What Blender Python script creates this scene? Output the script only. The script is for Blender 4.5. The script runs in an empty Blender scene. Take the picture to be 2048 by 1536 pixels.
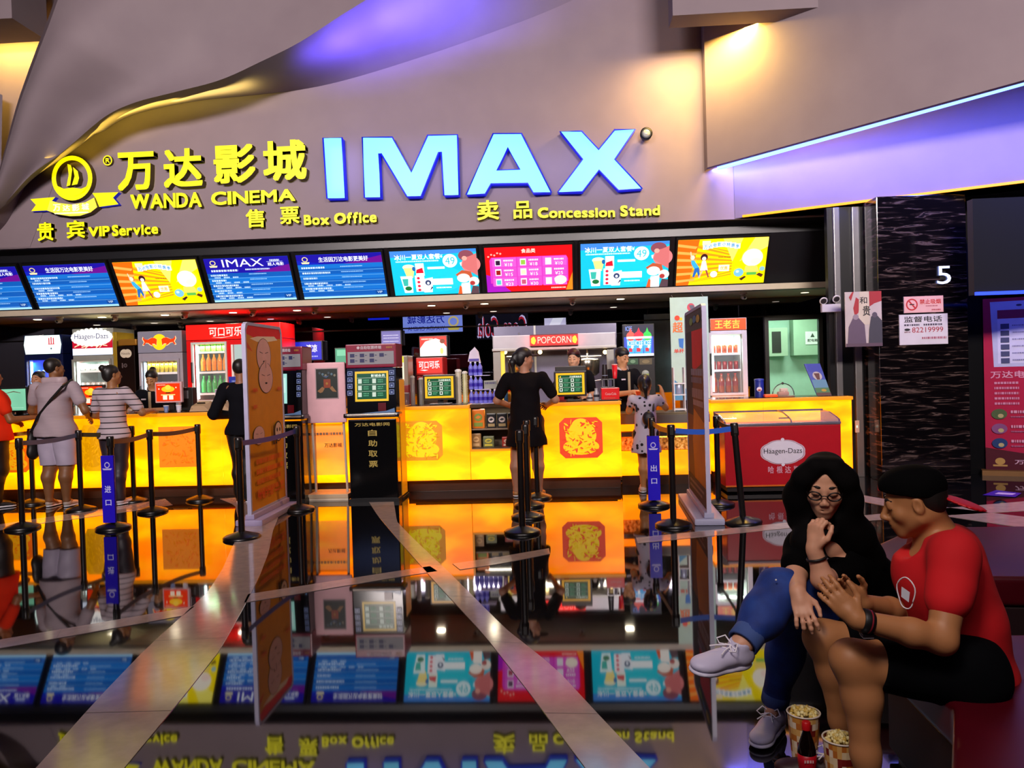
import bpy, math, random
import numpy as np
from mathutils import Vector, Matrix, Euler
from math import sin, cos, pi, radians, sqrt
random.seed(7)
SC = bpy.context.scene
COL = SC.collection
# ---------------------------------------------------------------- camera
F, EYE = 1600.0, 1.45
cam = bpy.data.cameras.new('camera'); cam.sensor_fit = 'HORIZONTAL'; cam.sensor_width = 36; cam.lens = F/2048*36
cam.clip_start = .05; cam.clip_end = 200
camo = bpy.data.objects.new('camera', cam); COL.objects.link(camo)
ROT = Matrix.Rotation(.0614, 3, 'Z') @ Matrix.Rotation(pi/2-.0175, 3, 'X') @ Matrix.Rotation(-.03, 3, 'Z')
camo.matrix_world = Matrix.Translation((0, 0, EYE)) @ ROT.to_4x4()
SC.camera = camo
def ray(x, y): return ROT @ Vector(((x-1024)/F, -(y-768)/F, -1))
def at(x, y, Y):                                   # the point on the vertical plane at distance Y
    d = ray(x, y); return Vector((0, 0, EYE)) + d*(Y/d.y)
def fl(x, y, z=0):                                 # the point on the level plane at height z
    d = ray(x, y); return Vector((0, 0, EYE)) + d*((z-EYE)/d.z)
def P(x, y, dep): return Vector((0, 0, EYE)) + ray(x, y)*dep
# ---------------------------------------------------------------- look
SC.view_settings.view_transform = 'Standard'; SC.view_settings.look = 'None'
SC.view_settings.exposure = 0.0; SC.view_settings.gamma = 1.0; SC.view_settings.use_curve_mapping = False
SC.cycles.max_bounces = 8; SC.cycles.diffuse_bounces = 3; SC.cycles.glossy_bounces = 4; SC.cycles.sample_clamp_indirect = 6
SC.cycles.caustics_reflective = False; SC.cycles.caustics_refractive = False
W = bpy.data.worlds.new('world'); SC.world = W; W.use_nodes = True
W.node_tree.nodes['Background'].inputs[0].default_value = (.30, .26, .36, 1)
W.node_tree.nodes['Background'].inputs[1].default_value = .25
def area(name, loc, size, power, col, rot=(0, 0, 0), spread=pi):
    l = bpy.data.lights.new(name, 'AREA'); l.shape = 'RECTANGLE'; l.size, l.size_y = size
    l.energy = power; l.color = col; l.spread = spread
    o = bpy.data.objects.new(name, l); COL.objects.link(o); o.location = loc; o.rotation_euler = rot
    return o
# added soft fill lamps behind the viewer, lifting the sign wall and floor
area('hall_wall_fill', (-3.5, -1.5, 5.6), (3, 1), 330, (1, .87, .84), (radians(84), 0, radians(6)), radians(75))
area('hall_wall_fill', (3.0, -1.5, 5.6), (3, 1), 330, (1, .87, .84), (radians(84), 0, radians(-4)), radians(75))
area('foyer_fill', (-1, -2, 6.6), (6, 3), 240, (.98, .85, .95))
# added fill lamp, unseen, brightening the seated couple
area('lounge_fill', (-.4, .2, 3.9), (.7, .7), 14, (1, .83, .66), (radians(48), 0, radians(-28)), radians(80))
# ---------------------------------------------------------------- materials
def lin(c): return c/12.92 if c <= .04045 else ((c+.055)/1.055)**2.4
def rgb(h):
    h = h.lstrip('#'); return tuple(lin(int(h[i:i+2], 16)/255) for i in (0, 2, 4))
MC = {}
def mt(h, r=.5, e=0.0, metal=0.0, ior=1.45, coat=0.0, alpha=1.0, trans=0.0):
    key = (h, r, e, metal, ior, coat, alpha, trans)
    if key in MC: return MC[key]
    m = bpy.data.materials.new(('glow ' if e else 'paint ')+h); m.use_nodes = True
    nt = m.node_tree; b = nt.nodes['Principled BSDF']; c = rgb(h)
    b.inputs['Roughness'].default_value = r; b.inputs['Metallic'].default_value = metal
    b.inputs['IOR'].default_value = ior; b.inputs['Coat Weight'].default_value = coat
    b.inputs['Alpha'].default_value = alpha; b.inputs['Transmission Weight'].default_value = trans
    if e:
        b.inputs['Base Color'].default_value = tuple(x*.3 for x in c)+(1,)
        b.inputs['Emission Color'].default_value = c+(1,); b.inputs['Emission Strength'].default_value = e
    else:
        n = nt.nodes.new('ShaderNodeTexNoise'); n.inputs['Scale'].default_value = 9; n.inputs['Detail'].default_value = 3
        tc = nt.nodes.new('ShaderNodeTexCoord'); nt.links.new(tc.outputs['Object'], n.inputs['Vector'])
        mx = nt.nodes.new('ShaderNodeMix'); mx.data_type = 'RGBA'
        mx.inputs[6].default_value = tuple(x*.88 for x in c)+(1,); mx.inputs[7].default_value = tuple(min(1, x*1.1) for x in c)+(1,)
        nt.links.new(n.outputs['Fac'], mx.inputs[0]); nt.links.new(mx.outputs[2], b.inputs['Base Color'])
    MC[key] = m; return m
def noise_mat(name, stops, scale=(1, 1, 1), nscale=3, detail=6, dist=0.0, r=.4, e=0.0, ior=1.45, bump=0.0, ns=None, coat=0):
    m = bpy.data.materials.new(name); m.use_nodes = True; nt = m.node_tree; b = nt.nodes['Principled BSDF']
    tc = nt.nodes.new('ShaderNodeTexCoord'); mp = nt.nodes.new('ShaderNodeMapping'); mp.inputs['Scale'].default_value = scale
    n = nt.nodes.new('ShaderNodeTexNoise'); n.inputs['Scale'].default_value = nscale; n.inputs['Detail'].default_value = detail
    n.inputs['Distortion'].default_value = dist
    cr = nt.nodes.new('ShaderNodeValToRGB'); el = cr.color_ramp.elements
    while len(el) < len(stops): el.new(.5)
    for i, (p, h) in enumerate(stops): el[i].position = p; el[i].color = rgb(h)+(1,)
    nt.links.new(tc.outputs['Object'], mp.inputs['Vector']); nt.links.new(mp.outputs[0], n.inputs['Vector']); nt.links.new(n.outputs['Fac'], cr.inputs[0])
    if e:
        nt.links.new(cr.outputs[0], b.inputs['Emission Color']); b.inputs['Emission Strength'].default_value = e
        b.inputs['Base Color'].default_value = (.06, .03, .005, 1)
    else: nt.links.new(cr.outputs[0], b.inputs['Base Color'])
    if bump:
        bp = nt.nodes.new('ShaderNodeBump'); bp.inputs['Strength'].default_value = bump; bp.inputs['Distance'].default_value = .01
        nt.links.new(n.outputs['Fac'], bp.inputs['Height']); nt.links.new(bp.outputs[0], b.inputs['Normal'])
    b.inputs['Roughness'].default_value = r; b.inputs['IOR'].default_value = ior; b.inputs['Coat Weight'].default_value = coat
    return m
# ---------------------------------------------------------------- mesh builder
def V3(p): return Vector(p)
_TX = {}
def curve_mesh(cu):
    o = bpy.data.objects.new('t', cu); COL.objects.link(o)
    me = bpy.data.meshes.new_from_object(o.evaluated_get(bpy.context.evaluated_depsgraph_get()))
    v = [tuple(x.co) for x in me.vertices]; f = [tuple(p.vertices) for p in me.polygons]
    bpy.data.objects.remove(o); bpy.data.meshes.remove(me); return v, f
def text2d(s, bold=.018, ext=0.0):
    k = (s, bold, ext)
    if k not in _TX:
        cu = bpy.data.curves.new('t', 'FONT'); cu.body = s; cu.offset = bold; cu.extrude = ext; cu.resolution_u = 3; cu.fill_mode = 'BOTH'
        v, f = curve_mesh(cu); bpy.data.curves.remove(cu)
        if not v: v, f = [(0, 0, 0), (1, 0, 0), (1, 1, 0), (0, 1, 0)], [(0, 1, 2, 3)]
        a = np.array(v); lo, hi = a.min(0), a.max(0)
        a[:, :2] = (a[:, :2]-lo[:2])/np.maximum(hi[:2]-lo[:2], 1e-6)
        _TX[k] = (a, f, (hi-lo)[:2])
    return _TX[k]
def shape2d(polys, ext):                            # polygons with holes (even-odd), extruded
    cu = bpy.data.curves.new('s', 'CURVE'); cu.dimensions = '2D'; cu.fill_mode = 'BOTH'; cu.extrude = ext
    for pl in polys:
        sp = cu.splines.new('POLY'); sp.points.add(len(pl)-1); sp.use_cyclic_u = True
        for i, q in enumerate(pl): sp.points[i].co = (q[0], q[1], 0, 1)
    v, f = curve_mesh(cu); bpy.data.curves.remove(cu); return v, f
class MB:
    def __init__(s): s.v = []; s.f = []; s.mi = []; s.mats = []; s.sm = []
    def m(s, mat):
        if isinstance(mat, str): mat = mt(mat)
        if mat not in s.mats: s.mats.append(mat)
        return s.mats.index(mat)
    def add(s, vs, fs, mat, smooth=False):
        n = len(s.v); s.v += [tuple(p) for p in vs]; i = s.m(mat)
        for f in fs: s.f.append(tuple(n+k for k in f)); s.mi.append(i); s.sm.append(smooth)
        return s
    def bm(s, b, mat, smooth=False):
        b.verts.ensure_lookup_table(); b.verts.index_update()
        s.add([v.co[:] for v in b.verts], [[v.index for v in f.verts] for f in b.faces], mat, smooth); b.free(); return s
    def box(s, c, sz, mat, rz=0, bev=0, rx=0, ry=0):
        import bmesh
        b = bmesh.new(); bmesh.ops.create_cube(b, size=1)
        for v in b.verts: v.co = Vector((v.co.x*sz[0], v.co.y*sz[1], v.co.z*sz[2]))
        if bev: bmesh.ops.bevel(b, geom=b.edges[:], offset=bev, segments=2, affect='EDGES', profile=.7)
        M_ = Matrix.Translation(c) @ Euler((rx, ry, rz)).to_matrix().to_4x4(); b.transform(M_)
        return s.bm(b, mat, False)
    def rod(s, p0, p1, r0, mat, r1=None, n=14, caps=True):
        p0, p1 = V3(p0), V3(p1); r1 = r0 if r1 is None else r1; d = (p1-p0)
        q = d.to_track_quat('Z', 'Y'); L = d.length; vs = []
        for z, r in ((0, r0), (L, r1)):
            for i in range(n): a = 2*pi*i/n; vs.append(p0+q @ Vector((r*cos(a), r*sin(a), z)))
        fs = [(i, (i+1) % n, n+(i+1) % n, n+i) for i in range(n)]
        s.add(vs, fs, mat, True)
        if caps: s.add(vs[:n], [tuple(range(n))[::-1]], mat); s.add(vs[n:], [tuple(range(n))], mat)
        return s
    def lathe(s, prof, c, mat, n=20, sx=1, sy=1, ax=None, smooth=True):
        c = V3(c); q = V3(ax).to_track_quat('Z', 'Y') if ax is not None else None; vs = []
        for r, z in prof:
            for i in range(n):
                a = 2*pi*i/n; p = Vector((r*cos(a)*sx, r*sin(a)*sy, z)); vs.append(c+(q @ p if q else p))
        fs = []
        for j in range(len(prof)-1):
            for i in range(n): fs.append((j*n+i, j*n+(i+1) % n, (j+1)*n+(i+1) % n, (j+1)*n+i))
        s.add(vs, fs, mat, smooth)
        s.add(vs[:n], [tuple(range(n))[::-1]], mat); s.add(vs[-n:], [tuple(range(n))], mat)
        return s
    def ball(s, c, r, mat, n=14, rot=None):
        r = (r, r, r) if not hasattr(r, '__len__') else r; vs = []; h = n//2+1
        for j in range(1, h):
            t = pi*j/h
            for i in range(n):
                a = 2*pi*i/n; vs.append((r[0]*sin(t)*cos(a), r[1]*sin(t)*sin(a), r[2]*cos(t)))
        k = len(vs); vs += [(0, 0, r[2]), (0, 0, -r[2])]; fs = []
        for j in range(h-2):
            for i in range(n): fs.append((j*n+i, (j+1)*n+i, (j+1)*n+(i+1) % n, j*n+(i+1) % n))
        for i in range(n): fs.append((k, i, (i+1) % n)); fs.append((k+1, (h-2)*n+(i+1) % n, (h-2)*n+i))
        vs = [V3(c)+(rot @ Vector(p) if rot else Vector(p)) for p in vs]
        return s.add(vs, fs, mat, True)
    def tube(s, pts, r, mat, n=8, closed=False):
        pts = [V3(p) for p in pts]; N = len(pts); vs = []; up = Vector((0, 0, 1))
        for i, p in enumerate(pts):
            d = (pts[(i+1) % N]-pts[i-1]) if closed else (pts[min(i+1, N-1)]-pts[max(i-1, 0)])
            d.normalize(); x = d.cross(up if abs(d.z) < .95 else Vector((1, 0, 0))).normalized(); y = d.cross(x)
            rr = r[i] if hasattr(r, '__len__') else r
            for k in range(n): a = 2*pi*k/n; vs.append(p+x*rr*cos(a)+y*rr*sin(a))
        fs = []
        for i in range(N if closed else N-1):
            j = (i+1) % N
            for k in range(n): fs.append((i*n+k, i*n+(k+1) % n, j*n+(k+1) % n, j*n+k))
        s.add(vs, fs, mat, True)
        if not closed: s.add(vs[:n], [tuple(range(n))], mat); s.add(vs[-n:], [tuple(range(n))[::-1]], mat)
        return s
    def quad(s, a, b, c, d, mat): return s.add([a, b, c, d], [(0, 1, 2, 3)], mat)
    def poly(s, pts, mat): return s.add(pts, [tuple(range(len(pts)))], mat)
    def prism(s, polys, fr, depth, face, side=None):   # polys in the frame's plane, thickness depth along its normal
        v, f = shape2d(polys, depth/2); O, u, w = fr; n = u.cross(w)
        fc = [i for i in f if len({round(v[k][2], 5) for k in i}) == 1]; sd = [i for i in f if i not in set(fc)]
        vs = [O+u*a+w*b+n*(c+depth/2) for a, b, c in v]
        s.add(vs, fc, face); s.add(vs, sd, side or face); return s
    def glyph(s, ch, fr, x0, y0, x1, y1, depth, face, side=None, bold=.03, slant=0):
        cj = ord(ch[0]) > 0x2e00; O, u, w = fr; n = u.cross(w)
        if bold > .01:
            ww, hh = x1-x0, y1-y0; q = bold*(.55 if cj else 1.3)
            for i, (dx, dy) in enumerate(((q, q), (-q, q), (q, -q), (-q, -q), (0, 0), (q, 0), (-q, 0), (0, q), (0, -q))):
                s.glyph(ch, fr, x0+ww*(q+dx), y0+hh*(q+dy), x1-ww*(q-dx), y1-hh*(q-dy), depth-.0004*i, face, side, 0, slant)
            return s
        v, f, _ = text2d(ch, bold, .05)
        fc = []; sd = []
        for i in f: (fc if len({round(v[k][2], 4) for k in i}) == 1 else sd).append(i)
        vs = [O+u*(x0+(x1-x0)*(a+slant*(b-.5)))+w*(y0+(y1-y0)*b)+n*(depth*(c*10+.5)) for a, b, c in v]
        s.add(vs, fc, face); s.add(vs, sd, side or face); return s
    def flat(s, fr, Wd, Hd, items, e=0, r=.5, lift=.0006, off=0.0):  # flat layered print on a panel
        O, u, w = fr; n = u.cross(w)
        k = 0
        for it in items:
            k += 1; L = off+lift*k; t = it[0]
            if t == 'd': it = it[:7]
            col = it[-1] if isinstance(it[-1], str) else None
            mat = mt(col, r, e) if col else it[-1]
            q = lambda x, y: O+u*(x*Wd)+w*(y*Hd)+n*L
            if t == 'r': s.quad(q(it[1], it[2]), q(it[3], it[2]), q(it[3], it[4]), q(it[1], it[4]), mat)
            elif t == 'e': s.poly([q(it[1]+it[3]*cos(a*pi/12), it[2]+it[4]*sin(a*pi/12)) for a in range(24)], mat)
            elif t == 'p': s.poly([q(*p) for p in it[1]], mat)
            elif t == 't':
                cj = any(ord(ch) > 0x2e00 for ch in it[1]); v, f, _ = text2d(it[1], 0); bw = (it[5]-it[3])*.016; bx = bw*Hd/Wd
                for ii, (dx, dy) in enumerate(((bx, bw), (-bx, -bw), (bx, -bw), (-bx, bw)) if cj else ((0, 0),)):
                    s.add([n*(.0001*ii)+q(it[2]+(it[4]-it[2])*a+dx, it[3]+(it[5]-it[3])*b+dy) for a, b, c in v], f, mat)
            elif t == 'd':
                rn = random.Random(it[5]); x = it[1]; h = it[4]
                while x < it[3]:
                    x2 = min(it[3], x+h*rn.uniform(.25, 1.1)*Hd/Wd)
                    s.quad(q(x, it[2]), q(x2, it[2]), q(x2, it[2]+h), q(x, it[2]+h), mat); x = x2+h*.3*Hd/Wd
        return s
    def build(s, name, parent=None, label=None, cat=None, group=None, kind=None, solid=0):
        me = bpy.data.meshes.new(name)
        c = Vector((0, 0, 0))
        if parent is None and s.v:
            a = np.array(s.v); lo, hi = a.min(0), a.max(0); c = Vector(((lo[0]+hi[0])/2, (lo[1]+hi[1])/2, lo[2]))
        me.from_pydata([(x-c.x, y-c.y, z-c.z) for x, y, z in s.v], [], s.f)
        for m_ in s.mats: me.materials.append(m_)
        me.polygons.foreach_set('material_index', s.mi); me.polygons.foreach_set('use_smooth', s.sm); me.update()
        o = bpy.data.objects.new(name, me); COL.objects.link(o); o.location = c
        if parent is not None: attach(o, parent)
        return tag(o, label, cat, group, kind)
def basis(o):
    return Matrix.LocRotScale(o.location, o.rotation_euler, o.scale)
def world_of(o): return (world_of(o.parent) @ o.matrix_parent_inverse if o.parent else Matrix()) @ basis(o)
def attach(o, parent): o.parent = parent; o.matrix_parent_inverse = world_of(parent).inverted()
def tag(o, label=None, cat=None, group=None, kind=None):
    if label: o['label'] = label
    if cat: o['category'] = cat
    if group: o['group'] = group
    if kind: o['kind'] = kind
    return o
def thing(name, loc, label, cat, group=None, rz=0):
    o = bpy.data.objects.new(name, None); COL.objects.link(o); o.empty_display_size = .1
    o.location = loc; o.rotation_euler = (0, 0, rz); return tag(o, label, cat, group)
def dup(o, loc=None, rz=None, label=None, parent=None):
    c = o.copy(); COL.objects.link(c)
    if parent is not None: c.parent = parent
    if loc is not None: c.location = loc
    if rz is not None: c.rotation_euler = (0, 0, rz)
    if label: c['label'] = label
    for ch in list(o.children): dup(ch, parent=c)
    return c
def place(root, loc, rz=0): root.location = loc; root.rotation_euler = (0, 0, rz); return root
X, Z, YY = Vector((1, 0, 0)), Vector((0, 0, 1)), Vector((0, 1, 0))
def wallfr(x0, z0, Y): return (Vector((x0, Y, z0)), X, Z)      # frame of a wall facing the camera: u right, v up
def fr_px(bl, br, tl, Y):                                      # frame on the plane Y from three picture points
    a = at(*bl, Y); b = at(*br, Y); c = at(*tl, Y); return (a, X, Z), b.x-a.x, c.z-a.z
def pxr(x0, y0, x1, y1, Y):                        # rectangle seen between two picture corners on the plane Y
    xc, yc = (x0+x1)/2, (y0+y1)/2; l, r, t, b_ = at(x0, yc, Y), at(x1, yc, Y), at(xc, y0, Y), at(xc, y1, Y)
    return l.x, b_.z, r.x, t.z
def pbox(mb, x0, y0, x1, y1, Y, dep, mat, bev=0, z0=None):
    a, c, e, g = pxr(x0, y0, x1, y1, Y); c = c if z0 is None else z0
    mb.box(((a+e)/2, Y+dep/2, (c+g)/2), (e-a, dep, g-c), mat, bev=bev); return mb
def pflat(mb, x0, y0, x1, y1, Y, items, e=0, r=.5, off=.004, lift=.0006):
    a, c, e_, g = pxr(x0, y0, x1, y1, Y); return mb.flat((Vector((a, Y, c)), X, Z), e_-a, g-c, items, e, r, lift, off)
def struct(mb, name, parent=None): return mb.build(name, parent, kind=None if parent else 'structure')
# ================================================================ the setting
floor_m = noise_mat('black granite', [(0, '#07070a'), (.55, '#0b0a0c'), (1, '#17141a')], nscale=30, detail=8, r=.035, ior=1.9)
stripe_m = noise_mat('pale stone inlay', [(0, '#94827e'), (.5, '#a8948c'), (1, '#bca69a')], scale=(1, 1, 1), nscale=14, detail=6, r=.10, ior=1.75)
wall_m = noise_mat('taupe plaster', [(0, '#77696f'), (.5, '#7f7076'), (1, '#87787c')], nscale=2.2, detail=5, r=.75, bump=.04)
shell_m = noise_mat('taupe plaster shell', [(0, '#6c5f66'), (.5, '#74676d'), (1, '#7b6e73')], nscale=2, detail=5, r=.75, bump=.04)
dark_m = mt('#17171b', .35); black_g = mt('#6c6a78', .004, metal=1.0); blk = mt('#0c0c0d', .45)
b = MB(); b.quad((-16, -30, 0), (14, -30, 0), (14, 13.2, 0), (-16, 13.2, 0), floor_m); struct(b, 'floor')
def ribbon(name, left, right, n=24):               # inlaid stone band between two edge lines on the floor
    def rs(pts):
        pts = [fl(*p) for p in pts]; L = [0]
        for i in range(1, len(pts)): L.append(L[-1]+(pts[i]-pts[i-1]).length)
        out = []
        for k in range(n+1):
            t = L[-1]*k/n; i = max(j for j in range(len(L)) if L[j] <= t+1e-9); i = min(i, len(L)-2)
            out.append(pts[i].lerp(pts[i+1], (t-L[i])/(L[i+1]-L[i])))
        return out
    A, B_ = rs(left), rs(right); b = MB(); h = .003
    vs = [(p.x, p.y, h) for p in A]+[(p.x, p.y, h) for p in B_]+[(p.x, p.y, -.01) for p in A]+[(p.x, p.y, -.01) for p in B_]
    N = n+1; fs = [(i, i+1, N+i+1, N+i) for i in range(n)]+[(i, i+1, 2*N+i+1, 2*N+i) for i in range(n)]+[(N+i, N+i+1, 3*N+i+1, 3*N+i) for i in range(n)]
    b.add(vs, fs, stripe_m)
    for k in range(3, n, 4):
        p, q = Vector(vs[k]), Vector(vs[N+k]); d = Vector((0, .004, .0004)); u = Vector((0, 0, .0004))
        b.quad(p+u, q+u, q+d, p+d, mt('#4a4041'))
    struct(b, name)
ribbon('trim_1', [(10, 1600), (73, 1536), (195, 1399), (293, 1297), (366, 1231), (415, 1185), (444, 1141), (461, 1102), (473, 1077), (480, 1050), (470, 1010), (440, 998)],
       [(200, 1600), (249, 1536), (366, 1395), (439, 1302), (488, 1214), (518, 1155), (537, 1106), (546, 1062), (555, 1040), (560, 1018), (545, 1000), (520, 992)], 30)
ribbon('trim_2', [(-60, 1291), (0, 1280), (200, 1246), (390, 1213)], [(-60, 1308), (0, 1297), (200, 1262), (366, 1232)], 8)
ribbon('trim_3', [(496, 1189), (805, 1141), (860, 1133)], [(488, 1206), (805, 1153), (875, 1143)], 8)
ribbon('trim_4', [(905, 1128), (1000, 1114), (1098, 1097)], [(920, 1140), (1000, 1128), (1100, 1108)], 8)
ribbon('trim_5', [(731, 994), (755, 1031), (805, 1090), (868, 1162), (969, 1271), (1057, 1384), (1170, 1536), (1215, 1600)],
       [(786, 994), (794, 1044), (822, 1073), (902, 1149), (1011, 1258), (1112, 1338), (1221, 1456), (1360, 1600)], 30)
ribbon('trim_6', [(1272, 1076), (1560, 1047), (1750, 1029), (2048, 1003), (2200, 990)], [(1275, 1087), (1560, 1058), (1750, 1040), (2048, 1022), (2200, 1012)], 8)
ribbon('trim_7', [(1660, 978), (1770, 999), (1900, 1016), (2048, 1034), (2200, 1052)], [(1640, 984), (1770, 1013), (1900, 1034), (2048, 1056), (2200, 1080)], 8)
ribbon('trim_8', [(0, 1049), (66, 1039), (180, 1022), (300, 1003), (330, 998)], [(0, 1060), (66, 1049), (180, 1034), (300, 1017), (345, 1010)], 8)
# sign wall: plaster face, front plane Y=SW, its lower edge turned back under
SW = 10.757
b = MB(); b.box((-2.7, SW+.15, 5.3), (13.4, .3, 3.9), wall_m); struct(b, 'wall_front')
# wave shell in front of the wall
def spline(pts, n):
    pts = [Vector((p[0], p[1], 0)) for p in pts]; out = []; m = len(pts)-1
    for k in range(n+1):
        t = m*k/n; i = min(int(t), m-1); t -= i
        p0 = pts[max(i-1, 0)]; p1 = pts[i]; p2 = pts[i+1]; p3 = pts[min(i+2, m)]
        out.append(.5*((2*p1)+(p2-p0)*t+(2*p0-5*p1+4*p2-p3)*t*t+(-p0+3*p1-3*p2+p3)*t**3))
    return out
NW = 72
low = spline([(-60, 490), (0, 425), (60, 360), (112, 322), (165, 285), (232, 236), (300, 214), (400, 197), (520, 189), (620, 176), (720, 152), (860, 108), (980, 66), (1100, 20), (1230, -40), (1400, -120)], NW)
ridge = spline([(-60, 486), (0, 419), (60, 352), (115, 312), (150, 283), (212, 232), (270, 205), (350, 184), (440, 160), (520, 124), (600, 84), (680, 32), (750, -12), (830, -70), (920, -140), (1040, -240)], NW)
top = spline([(-60, 480), (-30, 440), (-10, 370), (12, 290), (32, 215), (52, 155), (72, 100), (95, 40), (120, -30), (150, -110), (180, -200), (230, -300), (340, -380), (500, -430), (700, -460), (900, -480)], NW)
LB = [at(p.x, p.y, SW-.002) for p in low]
def shY(k): return SW-.12-.85*min(1, (k/NW)*2.2)**.8
RB = [at(p.x, p.y, shY(k)) for k, p in enumerate(ridge)]
TB = [at(p.x, p.y, shY(k)-.1) for k, p in enumerate(top)]
vs = []; NR = 12
for k in range(NW+1):
    for j in range(NR+1):                           # concave soffit from the wall line out to the ridge
        t = j/NR; p = LB[k].lerp(RB[k], t); q = Vector((0, 1, 0))*(.45*sin(pi*t)*min(1, (LB[k]-RB[k]).length)*.45)
        vs.append(p+q*(1 if k/NW > .3 else .5))
b = MB(); b.add(vs, [(k*(NR+1)+j, (k+1)*(NR+1)+j, (k+1)*(NR+1)+j+1, k*(NR+1)+j+1) for k in range(NW) for j in range(NR)], shell_m, True)
vs = []; NS = 14
for k in range(NW+1):
    for j in range(NS+1):
        t = j/NS; p = RB[k].lerp(TB[k], t); p.y += .16*sin(t*pi*2.1)*min(1, k/25); vs.append(p)
b.add(vs, [(k*(NS+1)+j, (k+1)*(NS+1)+j, (k+1)*(NS+1)+j+1, k*(NS+1)+j+1) for k in range(NW) for j in range(NS)], shell_m, True)
vs = []
for k in range(NW+1): vs += [TB[k], TB[k]+Vector((0, 1.0, 0))]
b.add(vs, [(2*k, 2*k+1, 2*k+3, 2*k+2) for k in range(NW)], shell_m, False)
struct(b, 'ceiling_wave')
for k, w, pw, c in ((15, .9, 5, (1, .70, .06)), (22, 1.1, 7, (1, .73, .09)), (29, 1.1, 8, (1, .76, .12)), (36, 1.1, 7, (1, .80, .2)), (50, 1.0, 16, (.12, .08, 1)), (54, 1.6, 30, (.12, .08, 1)), (59, 1.6, 34, (.12, .1, 1))):
    p = LB[k].lerp(RB[k], .5)+(Vector((0, -.05, -.16)) if k < 43 else Vector((0, -.25, -.42))); d = Vector((0, .55, .8)); lo = area('wave_cove_light', tuple(p+Vector((0, -.05, .05))), (w, .25), pw, c, (0, 0, 0), radians(150))
    T_ = (LB[k+2]-LB[k]).normalized(); zz_ = -(d+Vector((0, -.1, .3))).normalized(); xx = T_-zz_*T_.dot(zz_); xx.normalize(); lo.rotation_euler = Matrix((xx, zz_.cross(xx), zz_)).transposed().to_euler()
# left return with the warm cove and its box
b = MB(); q = lambda x, y, Y: at(x, y, Y)
b.quad(q(-300, 509, 10.7), q(60, 494, 10.75), q(320, -200, 10.75), q(-300, -200, 10.7), wall_m)
b.build('wall_left_return', kind='structure')
b = MB(); a0 = at(-60, 60, 9.9); a1 = at(46, 66, 9.9)
b.box(((a0.x+a1.x)/2-.4, 10.05, a0.z+.75), (a1.x-a0.x+.8, .7, 1.45), shell_m); struct(b, 'ceiling_bulkhead')
a = at(20, 75, 10.4); area('left_cove_light', (a.x-.1, 10.45, a.z+.12), (.9, .12), 50, (1, .62, .10), (radians(0), 0, 0))
b = MB(); b.quad(q(-300, 640, 10.4), q(2, 352, 10.4), q(5, 190, 10.4), q(-300, 60, 10.4), shell_m); b.build('wall_left_panel', kind='structure')
# right bulkheads
A = at(1415, 335, 10.55); Bp = P(2048, 160, 7.9); Cp = at(1470, 440, 10.75); Dp = P(2048, 352, 8.9)
dA = (Bp-A); dA.z = 0; dC = (Dp-Cp); dC.z = 0
A0, A1 = Vector((A.x, A.y, A.z)), A+dA*1.6; C0, C1 = Vector((Cp.x, Cp.y, 3.36)), Vector((Cp.x, Cp.y, 3.36))+dC*1.6
A1.z = A.z+(Bp.z-A.z)*1.6
b = MB(); up = Z*5; th = Vector((0, .12, 0))
b.quad(A0, A1, A1+up, A0+up, shell_m); b.quad(A0, A0+th, A1+th, A1, shell_m); b.quad(A0, A0+Vector((0, .4, 0)), A0+up+Vector((0, .4, 0)), A0+up, shell_m); b.quad(A0+th, A0+th+up, A1+th+up, A1+th, shell_m)
b.build('wall_right_upper', kind='structure')
b = MB(); C0b, C1b = C0+Z*1.6, C1+Z*2.4
b.quad(C0, C1, C1b, C0b, wall_m); b.quad(C0, C0+YY*.5, C1+YY*.5, C1, dark_m); b.build('wall_right_lower', kind='structure')
b = MB(); b.quad(C0, C1, Vector((C1.x, 13, 3.36)), Vector((C0.x, 13, 3.36)), mt('#0d0c0e', .5)); b.build('ceiling_right', kind='structure')
NQ = Vector((dC.y, -dC.x, 0)).normalized(); nrm = dC.normalized(); L = (C1-C0).length
# blue strip light tucked behind the upper panel's lower edge
def strip(name, p, q_, w, mat, label):
    b = MB(); d = (q_-p).normalized(); n = d.cross(Z).normalized()
    b.quad(p, q_, q_+Z*w, p+Z*w, mat); b.quad(p+n*-w, q_+n*-w, q_, p, mat)
    return b.build(name, label=label, cat='light strip')
Am = A0+Vector((.12, .1, .03)); An = A1+Vector((0, .12, .03))
strip('cove_light_strip', A0+Vector((.15, .14, .0)), A1+Vector((0, .14, .0)), .05, mt('#5a78ff', .5, 6), 'long blue light strip glowing along the upper right bulkhead edge')
d = (An-Am); area('right_cove_light', tuple((Am+An)/2+Vector((0, .12, .0))), (d.length, .1), 260, (.10, .14, 1), (radians(18), -math.atan2(d.z, sqrt(d.x**2+d.y**2)), math.atan2(d.y, d.x)))
strip('amber_light_strip', C0+NQ*.02+(C1-C0)*.02, C1+NQ*.02, .028, mt('#ffa008', .5, 1.6), 'thin amber light strip under the lower right bulkhead')
a = at(1345, 33, 9.6); b = MB(); b.box((a.x+3, 9.75, a.z+.6), (6, .35, 1.2), shell_m, 0); b.build('ceiling_beam', kind='structure')
area('right_top_cove_light', (a.x+1.25, 10.12, a.z+.06), (1.6, .12), 330, (1, .60, .10), (radians(0), 0, 0)); area('right_top_cove_light', (a.x+.1, 10.25, a.z-.02), (.35, .12), 34, (1, .66, .25))
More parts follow.
